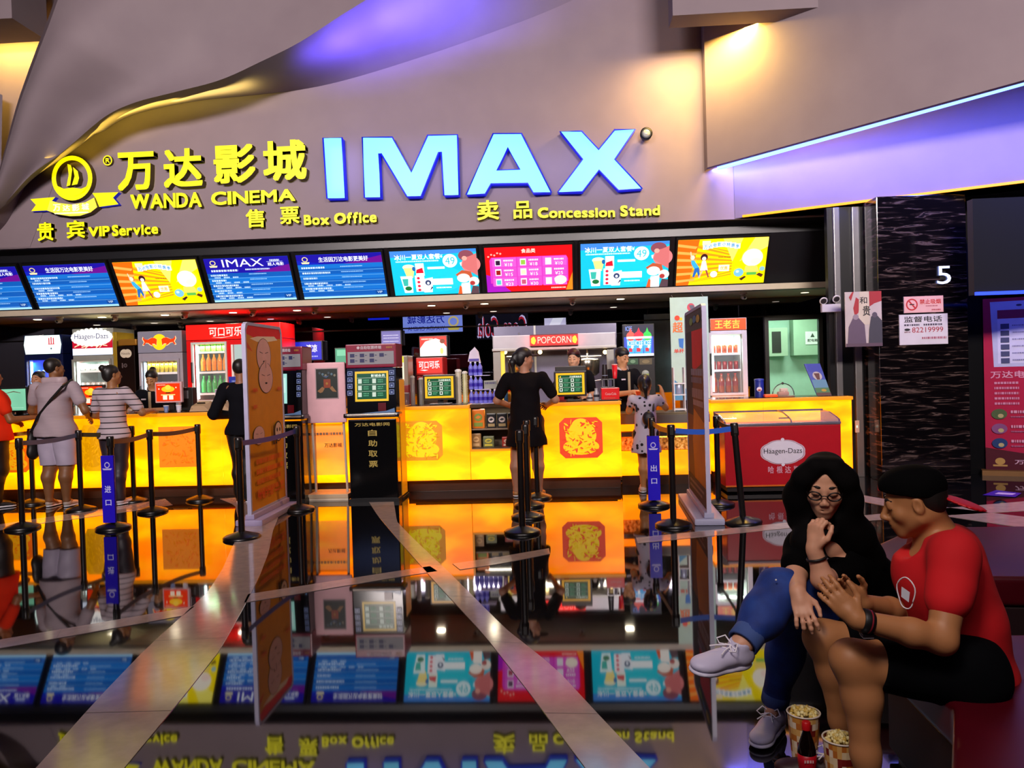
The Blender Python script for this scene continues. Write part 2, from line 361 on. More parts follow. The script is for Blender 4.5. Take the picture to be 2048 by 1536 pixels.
# dark side walls, hall ceiling, back walls
b = MB(); b.quad((-16, -30, 0), (-16, 13.2, 0), (-16, 13.2, 9), (-16, -30, 9), shell_m); struct(b, 'wall_left')
b = MB(); b.quad((14, -30, 0), (14, 13.2, 0), (14, 13.2, 9), (14, -30, 9), mt('#1a181c', .6)); struct(b, 'wall_right')
b = MB(); b.quad((-16, -30, 0), (14, -30, 0), (14, -30, 9), (-16, -30, 9), mt('#242027', .6)); struct(b, 'wall_rear')
b = MB(); b.quad((-16, -30, 7.2), (14, -30, 7.2), (14, 13.2, 7.2), (-16, 13.2, 7.2), shell_m); struct(b, 'ceiling')
# service area: soffit, glossy black back wall, screen housing
b = MB(); zc = 2.455
b.box((-2.65, 12.0, zc+.04), (13.5, 1.5, .08), mt('#c0b49c', .6)); struct(b, 'ceiling_service')
DL, DR, DT = at(1537, 700, 12.7).x, at(1637, 700, 12.7).x, at(1580, 640, 12.7).z
b = MB()
b.quad((-9.4, 12.7, 0), (DL, 12.7, 0), (DL, 12.7, 2.2), (-9.4, 12.7, 2.2), black_g); b.quad((DR, 12.7, 0), (5.6, 12.7, 0), (5.6, 12.7, 2.2), (DR, 12.7, 2.2), black_g)
b.quad((DL, 12.7, DT), (DR, 12.7, DT), (DR, 12.7, 2.2), (DL, 12.7, 2.2), black_g)
b.quad((-9.4, 12.69, 2.17), (5.6, 12.69, 2.17), (5.6, 12.69, 2.46), (-9.4, 12.69, 2.46), black_g); b.box((-1.9, 12.68, 2.165), (15, .03, .02), blk)
struct(b, 'wall_back')
b = MB(); b.quad((-9.4, 11.0, 0), (-9.4, 12.7, 0), (-9.4, 12.7, 2.5), (-9.4, 11.0, 2.5), mt('#2a1c12', .5)); struct(b, 'wall_service_left')
b = MB()
prof = [(10.80, 3.36), (11.03, 3.30), (11.03, 3.20), (11.44, 2.52), (11.26, 2.45), (11.42, 2.45), (11.6, 3.4)]
for i in range(len(prof)-1):
    (y0, z0), (y1, z1) = prof[i], prof[i+1]; b.quad((-9.4, y0, z0), (4.05, y0, z0), (4.05, y1, z1), (-9.4, y1, z1), dark_m if i != 4 else mt('#6e675c', .5))
b.poly([(4.05, y, z) for y, z in prof], dark_m); struct(b, 'wall_screen_housing')
# right dark wall, silver strips, marble pillar
WY = 10.15
b = MB(); b.box((5.05, WY+.7, 1.67), (2.55, .1, 3.34), mt('#070708', .25)); a = at(1660, 700, WY)
b.box((a.x+.95, WY+.06, 1.67), (1.9, .1, 3.34), mt('#08080a', .3)); b.build('wall_right_dark', kind='structure')
for i, (x0, x1, yb) in enumerate(((1668, 1680, 800), (1705, 1719, 985), (1745, 1758, 985))):
    l, r = at(x0, 600, WY), at(x1, 600, WY); b = MB(); b.box(((l.x+r.x)/2, WY-.02, 1.665), (r.x-l.x, .06, 3.33), mt('#6e6c6a', .35, metal=.6), bev=.008); b.build('trim_%d' % (11+i), kind='structure')
PY = 9.65; l, r = at(1759, 700, PY), at(1937, 700, PY)
marble = noise_mat('black veined marble', [(0, '#050405'), (.52, '#0a0709'), (.58, '#221917'), (.63, '#5b4a44'), (.66, '#141013'), (.74, '#171214'), (.80, '#b09a90'), (1, '#2a2022')], scale=(.8, .8, 7), nscale=3.0, detail=9, dist=1.2, r=.10, ior=1.6)
b = MB(); b.box(((l.x+r.x)/2, PY+.45, 1.675), (r.x-l.x, .9, 3.35), marble, bev=.01); b.build('wall_pillar', kind='structure')
PIL = (l.x, r.x)
# doorway to a small pale green back room with a lamp of its own
b = MB(); green = mt('#a9d0b8', .7); y0, y1, xl, xr, zt = 12.72, 14.2, DL-.5, DR+.7, DT+.35
b.quad((xl, y1, 0), (xr, y1, 0), (xr, y1, zt), (xl, y1, zt), green); b.quad((xl, y0, 0), (xl, y1, 0), (xl, y1, zt), (xl, y0, zt), green)
b.quad((xr, y0, 0), (xr, y1, 0), (xr, y1, zt), (xr, y0, zt), green); b.quad((xl, y0, zt), (xr, y0, zt), (xr, y1, zt), (xl, y1, zt), green); b.quad((xl, y0, .01), (xr, y0, .01), (xr, y1, .01), (xl, y1, .01), green)
struct(b, 'wall_back_room')
area('back_room_light', ((xl+xr)/2, 13.3, zt-.03), (.8, .3), 34, (.80, 1, .88))
b = MB(); b.box((DL-.03, 12.7, DT/2), (.06, .08, DT), blk); b.box((DR+.03, 12.7, DT/2), (.06, .08, DT), blk); b.box(((DL+DR)/2, 12.7, DT+.03), (DR-DL+.12, .08, .06), blk); struct(b, 'door_1')
for i, (xa, ya, xb, yb, cc, lab) in enumerate(((1538, 655, 1575, 713, '#8fa98c', 'small open green cabinet on the back room wall'), (1588, 636, 1650, 711, '#93b394', 'green wall cabinet with a white notice in the back room'))):
    p0, p1 = at(xa, yb, 13.95), at(xb, ya, 13.95); t = thing('wall_cabinet', (p0.x, 14.0, p0.z), lab, 'cabinet')
    b = MB(); b.box(((p0.x+p1.x)/2, 14.07, (p0.z+p1.z)/2), (p1.x-p0.x, .24, p1.z-p0.z), mt(cc, .6), bev=.006); b.build('body', t)
    b = MB()
    if i == 0: b.box(((p0.x+p1.x)/2-.03, 13.945, (p0.z+p1.z)/2), (.15, .01, .36), mt('#20241c')); b.build('opening', t)
    else: b.flat(((at(1611, 689, 13.94)), X, Z), .24, .22, [('r', 0, 0, 1, 1, '#d8e0d4'), ('p', [(.35, .55), (.65, .55), (.5, .88)], '#3c4a3c'), ('t', '配电箱', .15, .2, .85, .42, '#20241c')], r=.6); b.build('notice', t)
# ================================================================ the signs on the plaster wall
YEL = mt('#fff400', .5, .95); YSD = mt('#5a4a10', .5)
def wx(px, py): p = at(px, py, SW); return p.x, p.z
FW = (Vector((0, SW, 0)), X, Z)
def px_poly(pts): return [wx(*p) for p in pts]
def letters(root, name, items, depth=.08, face=YEL, side=YSD, bold=.045):
    for ch, x0, y0, x1, y1 in items:                # each glyph fitted between two picture points
        a, c = wx(x0, y1), wx(x1, y0); b = MB()
        b.glyph(ch, (Vector((0, SW-.005, 0)), X, Z), a[0], a[1], c[0], c[1], -depth if 0 else depth, face, side, bold); b.build(name, root)
def run(root, s, x0, yb, x1, yt, yb2, yt2, **k):     # a Latin word, letter by letter, widths from the font
    _, _, _ = 0, 0, 0; ws = []; 
    for ch in s: ws.append(text2d(ch, .03, .05)[2][0] if ch != ' ' else .28)
    hs = [text2d(ch, .03, .05)[2][1] if ch != ' ' else 0 for ch in s]; H = max(hs); gap = .07
    tot = sum(ws)+gap*(len(s)-1); x = 0
    for ch, w_, h_ in zip(s, ws, hs):
        t0, t1 = x/tot, (x+w_)/tot; x += w_+gap
        if ch == ' ': continue
        m_ = (t0+t1)/2; yb_ = yb+(yb2-yb)*m_; yt_ = yb_-(yb_-(yt+(yt2-yt)*m_))*h_/H
        letters(root, 'letter', [(ch, x0+(x1-x0)*t0, yt_, x0+(x1-x0)*t1, yb_)], **k)
t = thing('cinema_sign', Vector((wx(430, 385)[0], SW, wx(430, 385)[1])), 'yellow glowing cinema name in four large Chinese characters over Latin capitals', 'sign')
letters(t, 'letter', [('万', 246, 307, 316, 386), ('达', 337, 300, 411, 380), ('影', 436, 292, 516, 372), ('城', 534, 283, 617, 367)], depth=.12, bold=.05)
run(t, 'WANDA', 268, 421, 408, 391, 417, 386, depth=.08, bold=.03); run(t, 'CINEMA', 428, 414, 594, 386, 405, 379, depth=.08, bold=.03)
t = thing('service_sign', (wx(200, 485)[0], SW, wx(200, 485)[1]), 'yellow VIP Service sign below the round boat emblem', 'sign')
letters(t, 'letter', [('贵', 83, 446, 114, 484), ('宾', 141, 442, 176, 479)], bold=.04); run(t, 'VIP', 184, 476, 226, 456, 474, 453); run(t, 'Service', 231, 475, 322, 452, 470, 448)
t = thing('service_sign', (wx(620, 455)[0], SW, wx(620, 455)[1]), 'yellow Box Office sign left of the IMAX letters', 'sign')
letters(t, 'letter', [('售', 497, 420, 533, 458), ('票', 565, 415, 602, 451)], bold=.04); run(t, 'Box', 612, 453, 662, 432, 452, 430); run(t, 'Office', 672, 451, 756, 428, 447, 424)
t = thing('service_sign', (wx(1140, 440)[0], SW, wx(1140, 440)[1]), 'yellow Concession Stand sign below the large blue letters', 'sign')
letters(t, 'letter', [('卖', 956, 402, 998, 443), ('品', 1028, 404, 1064, 440)], bold=.04); run(t, 'Concession', 1076, 439, 1229, 417, 437, 416); run(t, 'Stand', 1240, 436, 1318, 413, 433, 412)
t = thing('large_letter_sign', (wx(960, 400)[0], SW, wx(960, 400)[1]), 'huge pale blue glowing IMAX letters with deep blue rims', 'sign')
zz = lambda L: [(640+x/2.926, 240+y/2.926) for x, y in L]
CY = mt('#6fdcff', .4, 1.12); BR = mt('#1420e8', .5, .7)
for pl in ([[(35, 122), (145, 120), (165, 470), (58, 472)]],
           [[(262, 118), (435, 117), (545, 318), (640, 106), (812, 103), (822, 452), (733, 455), (718, 203), (704, 205), (602, 460), (520, 462), (370, 212), (358, 212), (369, 466), (274, 467)]],
           [[(1018, 97), (1182, 96), (1355, 437), (1250, 440), (1218, 385), (1005, 388), (972, 447), (862, 450)], [(1103, 178), (1172, 303), (1040, 308)]],
           [[(1405, 85), (1530, 82), (1628, 188), (1720, 75), (1840, 72), (1722, 245), (1880, 415), (1742, 425), (1630, 308), (1535, 433), (1392, 436), (1535, 245)]]):
    out = [px_poly(zz(p)) for p in pl]
    b = MB(); b.prism(out, (Vector((0, SW, 0)), X, Z), .13, CY, BR); L = b.build('letter', t)
    b = MB()
    for p in out: b.tube([(x, SW-.135, z) for x, z in p], .011, BR, 6, True)
    b.build('rim', L)
for k, (px_, w_) in enumerate(((684, .3), (845, 1.1), (1020, 1.1), (1205, 1.2))):
    p = at(px_, 340, SW-.03); area('letter_halo_light', (p.x, SW-.22, p.z), (w_, .6), 3.2, (.25, .3, 1), (radians(90), 0, 0))
# emblem: ring with a sail and a ribbon
t = thing('emblem_sign', (wx(155, 430)[0], SW, wx(155, 430)[1]), 'round yellow emblem with a sailing boat above a curled ribbon banner', 'sign')
ze = lambda L: [(x/2.926, 240+y/2.926) for x, y in L]
ring = lambda cx, cy, rx, ry, n=36: [(cx+rx*cos(2*pi*i/n), cy+ry*sin(2*pi*i/n)) for i in range(n)]
fw = (Vector((0, SW, 0)), X, Z)
b = MB(); b.prism([px_poly(ze(ring(447, 350, 118, 130))), px_poly(ze(ring(447, 350, 93, 104)))], fw, .1, YEL, YSD); b.build('ring', t)
b = MB(); b.prism([px_poly(ze([(420, 268), (440, 275), (448, 300), (436, 392), (415, 398), (428, 330)]))], fw, .1, YEL, YSD)
b.prism([px_poly(ze([(452, 285), (480, 310), (488, 350), (478, 385), (446, 392), (462, 340)]))], fw, .1, YEL, YSD); b.build('sail', t)
b = MB(); b.prism([px_poly(ze([(362, 395), (400, 412), (450, 405), (500, 412), (545, 392), (520, 432), (470, 455), (420, 452), (385, 430)]))], fw, .1, YEL, YSD); b.build('hull', t)
b = MB(); b.prism([px_poly(ze([(308, 540), (325, 480), (370, 495), (450, 505), (530, 492), (580, 465), (598, 520), (560, 550), (500, 570), (440, 572), (370, 562)]))], fw, .12, mt('#fff04a', .5, .95), YSD)
b.prism([px_poly(ze([(200, 470), (345, 458), (325, 480), (310, 535), (205, 540), (232, 504)]))], fw, .08, YEL, mt('#1420c0', .5, .5)); b.prism([px_poly(ze([(560, 435), (712, 430), (680, 462), (712, 500), (600, 515), (580, 465)]))], fw, .08, YEL, mt('#1420c0', .5, .5))
b.build('ribbon', t)
b = MB(); A_ = lambda s, x0, y0, x1, y1: b.glyph(s, (Vector((0, SW-.12, 0)), X, Z), *(px_poly(ze([(x0, y1), (x1, y0)]))[0]+px_poly(ze([(x0, y1), (x1, y0)]))[1]), .01, mt('#fffbd0', .5, 1.1), None, .03)
for i, ch in enumerate('万达影城'): A_(ch, 345+i*55, 503-(6 if i == 3 else 0)+(4 if i == 1 else 0), 385+i*55, 540-(6 if i == 3 else 0)+4)
A_('WANDA CINEMA', 350, 546, 550, 562); b.build('lettering', t, label='pale lettering on the ribbon')
b = MB(); b.prism([px_poly(ze(ring(641, 242, 27, 30, 20))), px_poly(ze(ring(641, 242, 21, 23, 20)))], fw, .05, YEL, YSD); b.glyph('R', FW, *(px_poly(ze([(630, 256)]))[0]+px_poly(ze([(653, 228)]))[0]), .05, YEL, YSD); b.build('registered_mark', t)
# round speaker lamp right of the X
p = at(1290, 274, SW); b = MB(); t = thing('wall_spotlight', p, 'small black round spotlight beside the top of the blue X', 'spotlight')
b.lathe([(.03, 0), (.035, .06), (.075, .08), (.08, .17), (.06, .175)], (p.x, SW, p.z), blk, ax=(0, -1, 0)); b.build('housing', t); b = MB(); b.ball((p.x, SW-.17, p.z), (.05, .03, .05), mt('#b8b8a8', .1, ior=1.7)); b.build('lens', t)
# ================================================================ the row of tilted screens
ST, SB = Vector((0, 10.975, 3.138)), Vector((0, 11.325, 2.562))
SV = (ST-SB); SH = SV.length; SV.normalize(); SWD = 1.205
LB_ = lambda seed, x, y, x1, h=.02: ('d', x, y, x1, h, seed, 'x')
def sched(seed, imax):
    it = [('r', 0, 0, 1, 1, '#0f62c0')]
    for k in range(6): it.append(('r', 0, .06+k*.125, 1, .06+k*.125+.115, ('#0c5ab4', '#1370cc')[k % 2]))
    hd = .66 if imax else .78
    it += [('r', 0, hd, 1, 1, '#1a12a0'), ('p', [(.55, hd), (1, hd), (1, hd+.16)], '#6a1090'), ('p', [(.0, hd+.1), (0, hd), (.35, hd)], '#0e22b8'), ('r', 0, 0, 1, .045, '#a8e0ff')]
    it += [('e', .1, .90, .035, .055, '#e8d890'), ('e', .1, .90, .024, .038, '#1a12a0'), ('p', [(.05, .84), (.15, .84), (.14, .80), (.06, .80)], '#f0e8b0')]
    if imax: it += [('t', 'IMAX', .21, .80, .70, .97, '#f0f6ff'), ('r', .74, .885, .93, .892, '#d8e8ff'), ('t', '超人电影', .75, .80, .94, .87, '#f0f6ff'), ('d', .78, .90, .9, .04, 3, '#d8e8ff'), ('d', .06, .70, .38, .045, 5, '#d8e8ff'), ('d', .47, .72, .76, .03, 6, '#d8e8ff')]
    else: it += [('t', '生活因万达电影更美好', .26, .83, .84, .94, '#f0f6ff')]
    r = random.Random(seed)
    for k in range(5):
        y = .60-k*.118+(0 if imax else .09)
        it += [('d', .04, y, .04+r.uniform(.16, .34), .04, seed+k, '#cfe8ff', 1), ('d', .5, y+.02, .5+r.uniform(.2, .28), .02, seed*3+k, '#9fd0f8', 1)]
        if r.random() < .75:
            for j in range(r.randint(2, 5)): it.append(('d', .08+j*.11, y-.045, .15+j*.11, .03, seed+7*k+j, '#bfe0ff', 1))
        it.append(('r', 0, y-.056, 1, y-.050, '#7fc8f8'))
    it += [('r', .87, .07, .97, .16, '#0a4a9a'), ('t', 'VIP', .89, .09, .95, .14, '#d8f0ff')]
    return it
def promo():
    it = [('r', 0, 0, 1, 1, '#ffe400')]
    for k in range(9):
        y0, y1 = -.25+k*.17, -.25+k*.17+.085; it.append(('p', [(0, max(0, min(1, y0-.02))), (0, max(0, min(1, y1-.02))), (.62, max(0, min(1, .45+(y1-.45)*.35))), (.62, max(0, min(1, .45+(y0-.45)*.35)))], '#ff9a18'))
    it += [('p', [(0, 0), (0, 1), (.24, 1), (.14, 0)], '#ff6a10')]
    for k in range(6): it.append(('p', [(0, .06+k*.16), (0, .12+k*.16), (.22, .15+k*.14), (.2, .10+k*.14)], '#ffae50'))
    it += [('p', [(.5, 1), (.72, 1), (.62, .5)], '#fff36a'), ('p', [(.85, 1), (1, 1), (1, .8), (.7, .5)], '#fff36a')]
    T = '万达电影小特惠季'
    for i, ch in enumerate(T): x = .29+i*.05; y = .80+.05*sin(i/7*pi); it += [('r', x-.012, y-.02, x+.052, y+.09, '#ffffff'), ('t', ch, x, y-.005, x+.04, y+.075, '#1590c8')]
    it += [('r', .27, .88, .36, .97, '#ffe8c0'), ('d', .46, .60, .60, .02, 3, '#806010')]
    # two plain dancing figures
    it += [('e', .17, .62, .025, .05, '#ffe0c8'), ('p', [(.155, .56), (.19, .56), (.25, .40), (.20, .36), (.16, .48)], '#38b0e8'), ('p', [(.15, .6), (.165, .6), (.15, .75), (.14, .75)], '#f8d0b0'), ('p', [(.20, .38), (.25, .40), (.20, .18), (.18, .20)], '#2468b8'), ('p', [(.22, .36), (.25, .40), (.27, .18), (.25, .18)], '#2468b8')]
    it += [('e', .30, .62, .04, .075, '#3a1820'), ('e', .30, .59, .024, .045, '#ffe0d0'), ('p', [(.28, .54), (.32, .54), (.35, .33), (.26, .33)], '#fff4f4'), ('p', [(.28, .34), (.30, .34), (.26, .16), (.245, .17)], '#f0b898'), ('p', [(.32, .34), (.34, .34), (.37, .18), (.355, .17)], '#a04848')]
    it += [('e', .42, .24, .04, .07, '#fffaf0'), ('r', .47, .30, .59, .44, '#fff8d8'), ('t', '优惠', .49, .33, .57, .41, '#f0b040')]
    # plain balls and a cream balloon
    it += [('e', .84, .58, .115, .19, '#fff6e4'), ('e', .88, .50, .06, .07, '#ffe0d4'), ('p', [(.77, .40), (.9, .40), (.93, .26), (.76, .26)], '#f8d860'), ('e', .70, .26, .055, .09, '#78c0e0'), ('e', .685, .285, .02, .03, '#c8ecf8'), ('r', .79, .20, .90, .26, '#58b850'), ('p', [(.74, .08), (.79, .16), (.77, .18), (.71, .12)], '#402020'), ('p', [(.90, .2), (.96, .14), (.98, .2), (.93, .24)], '#582820'), ('e', .96, .33, .03, .05, '#8cc0c8')]
    return it
def combo():
    it = [('r', 0, 0, 1, 1, '#12c0dc'), ('p', [(0, .86), (1, .93), (1, 1), (0, 1)], '#3f86e0'), ('e', .5, .35, .35, .3, '#16ccdf')]
    it += [('t', '冰川一夏双人套餐', .05, .80, .58, .92, '#ffffff'), ('t', '¥', .58, .82, .61, .90, '#ffffff'), ('d', .06, .75, .56, .03, 4, '#e0fbff', 1), ('e', .69, .75, .085, .15, '#e8fcff'), ('t', '49', .635, .67, .745, .83, '#2cc0d0'), ('p', [(.80, .70), (.84, .72), (.83, .66), (.86, .64), (.81, .63)], '#e8fcff')]
    it += [('r', .42, .58, .62, .63, '#f4ffff'), ('r', .46, .22, .70, .36, '#ffffff'), ('d', .5, .14, .68, .03, 9, '#ffffff', 1)]
    it += [('e', .20, .64, .07, .06, '#fff6c8'), ('p', [(.14, .62), (.27, .62), (.24, .40), (.17, .40)], '#ffe98a'), ('r', .28, .44, .38, .72, '#f0fff0'), ('p', [(.28, .50), (.37, .50), (.36, .62), (.29, .58)], '#d81830'), ('e', .26, .60, .02, .05, '#1868b0')]
    it += [('p', [(.09, .44), (.23, .44), (.22, .06), (.12, .06)], '#eaffff'), ('p', [(.11, .38), (.18, .38), (.17, .22), (.12, .22)], '#38b8a8'), ('e', .17, .16, .04, .05, '#187038'), ('r', .26, .08, .37, .45, '#fdf4f8')]
    for k in range(4): it.append(('e', .30, .12+k*.09, .018, .028, '#e02040'))
    it += [('p', [(.34, .36), (.47, .40), (.45, .06), (.35, .06)], '#f4f8ff'), ('e', .41, .28, .035, .06, '#30406a'), ('e', .41, .27, .015, .03, '#f0f4ff'), ('p', [(.42, .1), (.46, .16), (.45, .2)], '#26305a')]
    # plain brown rock shapes with cream caps
    it += [('e', .88, .86, .09, .12, '#8a4a58'), ('e', .93, .66, .11, .18, '#e08080'), ('p', [(.82, .62), (1, .40), (1, .9), (.86, .8)], '#d07070'), ('e', .86, .80, .03, .05, '#f0a898'), ('p', [(.74, .44), (.82, .54), (.92, .5), (.94, .36), (.8, .34)], '#c05838'), ('e', .83, .36, .075, .10, '#fff4e8'), ('e', .95, .28, .06, .10, '#f8e8dc'), ('p', [(.78, 0), (.90, 0), (.9, .26), (.8, .24)], '#fdf6ee'), ('e', .93, .24, .03, .05, '#b03838'), ('p', [(.75, 0), (.80, 0), (.80, .16), (.78, .2)], '#e05a28'), ('p', [(.9, 0), (1, 0), (1, .16), (.93, .18)], '#584048')]
    return it
def menu():
    it = [('r', 0, 0, 1, 1, '#f01018'), ('p', [(0, 0), (.28, 0), (.08, .35), (0, .4)], '#a818c0'), ('p', [(.92, 0), (1, 0), (1, .4)], '#ff8a20'), ('t', '食品类', .42, .86, .58, .95, '#fff4e0')]
    for k in range(5): it.append(('e', .04+k*.035, .80+.03*(k % 2)+k*.015, .012, .02, '#ffb0a0'))
    it += [('r', .07, .14, .93, .78, '#d83cc0'), ('r', .05, .2, .95, .72, '#d83cc0'), ('e', .09, .72, .035, .06, '#d83cc0'), ('e', .91, .72, .035, .06, '#d83cc0')]
    pr = ['18', '18', '10', '15', '15', '25', '23', '30', '28']
    for k in range(9):
        c, r = k % 3, k//3; x, y = .08+c*.29, .58-r*.215; cc = ('#301838', '#98c848', '#f0e8f0', '#a01818', '#f8f0c0', '#f8e8f0', '#58d0c8', '#c85878', '#f0f0f0')[k]
        it += [('r', x, y-.015, x+.275, y+.19, ('#e45cd0', '#dc50c8')[k % 2]), ('r', x+.03, y+.01, x+.10, y+.16, '#f8e8fc'), ('r', x+.04, y+.03, x+.09, y+.13, cc), ('d', x+.13, y+.11, x+.24, .035, k, '#ffffff', 1), ('t', '¥'+pr[k], x+.14, y, x+.23, y+.075, '#ffffff')]
    it += [('e', .86, .25, .07, .10, '#fff4e0'), ('d', .75, .06, .92, .03, 5, '#ffd0c0', 1)]
    return it
X0 = -7.603
scr = [(-1, sched(1, True), 'far left blue film schedule screen cut off by the frame', 1.05), (0, sched(2, False), 'blue film schedule screen directly left of the leftmost orange cartoon poster screen', 1.05),
       (1, promo(), 'orange and yellow promotional screen between two blue schedule screens', 1.15), (2, sched(4, True), 'blue film schedule screen headed IMAX right of the orange screen', 1.05),
       (3, sched(5, False), 'blue film schedule screen next to the leftmost turquoise combo screen', 1.05), (4, combo(), 'turquoise combo meal screen left of the red food menu screen', 1.15),
       (5, menu(), 'red food menu screen with nine pink price cells', 1.05), (6, combo(), 'turquoise combo meal screen right of the red food menu screen', 1.15), (7, promo(), 'orange and yellow promotional screen at the right end of the row', 1.15)]
n_ = X.cross(SV)
for k, items, lab, e in scr:
    o = Vector((X0+k*1.32, SB.y, SB.z)); t = thing('menu_screen', o, lab, 'screen', 'tilted screens above the counter')
    b = MB(); c = o+X*SWD/2+SV*SH/2-n_*.03; ang = math.atan2(SV.y, SV.z)
    b.box(c, (SWD+.05, .06, SH+.06), blk, rx=-ang, bev=.008); b.build('bezel', t)
    b = MB(); b.flat((o+n_*.004, X, SV), SWD, SH, items, e=e, r=.3, lift=.0004); b.build('display', t)
# soffit downlights and dome cameras
for i, (x, y) in enumerate(((75, 636), (204, 631), (330, 630), (466, 625), (594, 620), (863, 613), (969, 607), (1241, 597), (1610, 600))):
    p = at(x, y, 11.9); z = zc-.001; t = thing('recessed_downlight', (p.x, 11.9, z), 'round recessed downlight in the soffit '+('at the far left end', 'above the ice cream fridge', 'left of the silver bull fridge', 'above the red double drink fridge', 'right of the upright banner stand', 'above the soda dispenser', 'below the red menu screen', 'below the right turquoise screen', 'near the back room doorway')[i], 'downlight', 'downlights in the service soffit')
    b = MB(); b.lathe([(.075, -.006), (.075, 0), (.06, .001)], (p.x, 11.9, z), mt('#c8c4b8', .3)); b.build('ring', t)
    b = MB(); b.lathe([(.001, -.012), (.055, -.010), (.055, -.004)], (p.x, 11.9, z), mt('#fff2c8' if i != 3 else '#ffd8d0', .3, 9 if i not in (8,) else 2)); b.build('bulb', t)
    area('downlight_beam', (p.x, 11.85, z-.03), (.12, .12), 11, (1, .86, .62), spread=2.6)
for i, (x, y) in enumerate(((120, 643), (230, 641), (370, 636), (506, 630), (630, 628), (932, 620), (1145, 610), (1487, 596))):
    p = at(x, y, 11.65); t = thing('dome_camera', (p.x, 11.65, zc-.1), 'small white security camera under the soffit '+('above the leftmost white sign', 'above the cream oval fridge sign', 'above the silver bull fridge', 'behind the red double fridge top', 'above the lit pink poster rack', 'beside the mirrored blue sign', 'above the popcorn machine', 'above the orange headed fridge')[i], 'camera', 'security cameras under the soffit')
    w = mt('#b8b2a4', .35)
    b = MB(); b.lathe([(.05, 0), (.055, -.02), (.035, -.03)][::-1], (p.x, 11.65, zc), w); b.build('mount', t)
    b = MB(); b.ball((p.x, 11.65, zc-.055), .042, w); b.lathe([(.03, 0), (.03, .04), (.02, .045)], (p.x, 11.62, zc-.06), w, ax=(.3 if i % 2 else -.2, -1, -.4)); b.build('body', t)
    b = MB(); b.ball((p.x, 11.575, zc-.077), .017, mt('#101014', .1)); b.build('lens', t)
# ================================================================ counters
CF = 9.535
def onyx(name, a, b_, e):
    m = noise_mat(name, a, scale=(1.1, 1.1, 3.2), nscale=1.5, detail=7, dist=.6, e=e, r=.25); nt = m.node_tree
    tr = nt.nodes.new('ShaderNodeBsdfTranslucent'); tr.inputs[0].default_value = rgb(b_)+(1,); ad = nt.nodes.new('ShaderNodeAddShader')
    out = nt.nodes['Material Output']; nt.links.new(nt.nodes['Principled BSDF'].outputs[0], ad.inputs[0]); nt.links.new(tr.outputs[0], ad.inputs[1]); nt.links.new(ad.outputs[0], out.inputs[0]); return m
ony = onyx('backlit onyx', [(.36, '#ff8a00'), (.47, '#ff9a00'), (.55, '#ffaa00'), (.66, '#ffcc00')], '#ffc000', .95)
orn = mt('#ff9d0a', .4, .75)
def counter(name, x0, x1, yf, zt, dep, label, seams, lit=True, plinth=True, lamp=1.6):
    t = thing(name, ((x0+x1)/2, yf+dep/2, 0), label, 'counter')
    xs = [x0]+seams+[x1]
    for a, c in zip(xs, xs[1:]):
        b = MB(); b.box(((a+c)/2, yf+.01, (zt-.04+.148)/2), (c-a-.006, .02, zt-.04-.148), ony, bev=.003); b.build('panel', t)
    for xe, s_ in ((x0, 1), (x1, -1)):
        b = MB(); b.box((xe+s_*.01, yf+dep/2, (zt-.04+.148)/2), (.02, dep, zt-.04-.148), ony); b.build('end_panel', t)
    b = MB(); b.box(((x0+x1)/2, yf+dep/2-.01, zt-.02), (x1-x0+.02, dep+.04, .04), orn, bev=.006); b.box(((x0+x1)/2, yf+dep/2+.03, zt+.001), (x1-x0-.05, dep-.09, .004), mt('#3a2c1c', .15)); b.build('worktop', t)
    b = MB(); b.box(((x0+x1)/2, yf+dep/2+.07, .074), (x1-x0-.04, dep-.08, .148), mt('#3b2a20', .25), bev=.004); b.build('plinth', t)
    n = max(1, round((x1-x0)/2.2))
    for i in range(n):
        w = (x1-x0)/n; area('panel_tube_light', (x0+w*(i+.5), yf+.14, .26), (w*.92, .05), lamp*w, (1, .80, .02), (radians(-105), 0, 0))
    return t
xa, xb, xc = -9.3, at(803, 900, CF).x, at(1243, 900, CF).x
cs = [at(x, 900, CF).x for x in (120, 300, 445, 590, 700)]
ct = counter('service_counter', xa, xb, CF, 1.045, .62, 'long glowing amber counter on the left where two customers stand', [-8.1]+cs)
case0, case1 = at(939, 860, CF).x, at(1062, 860, CF).x
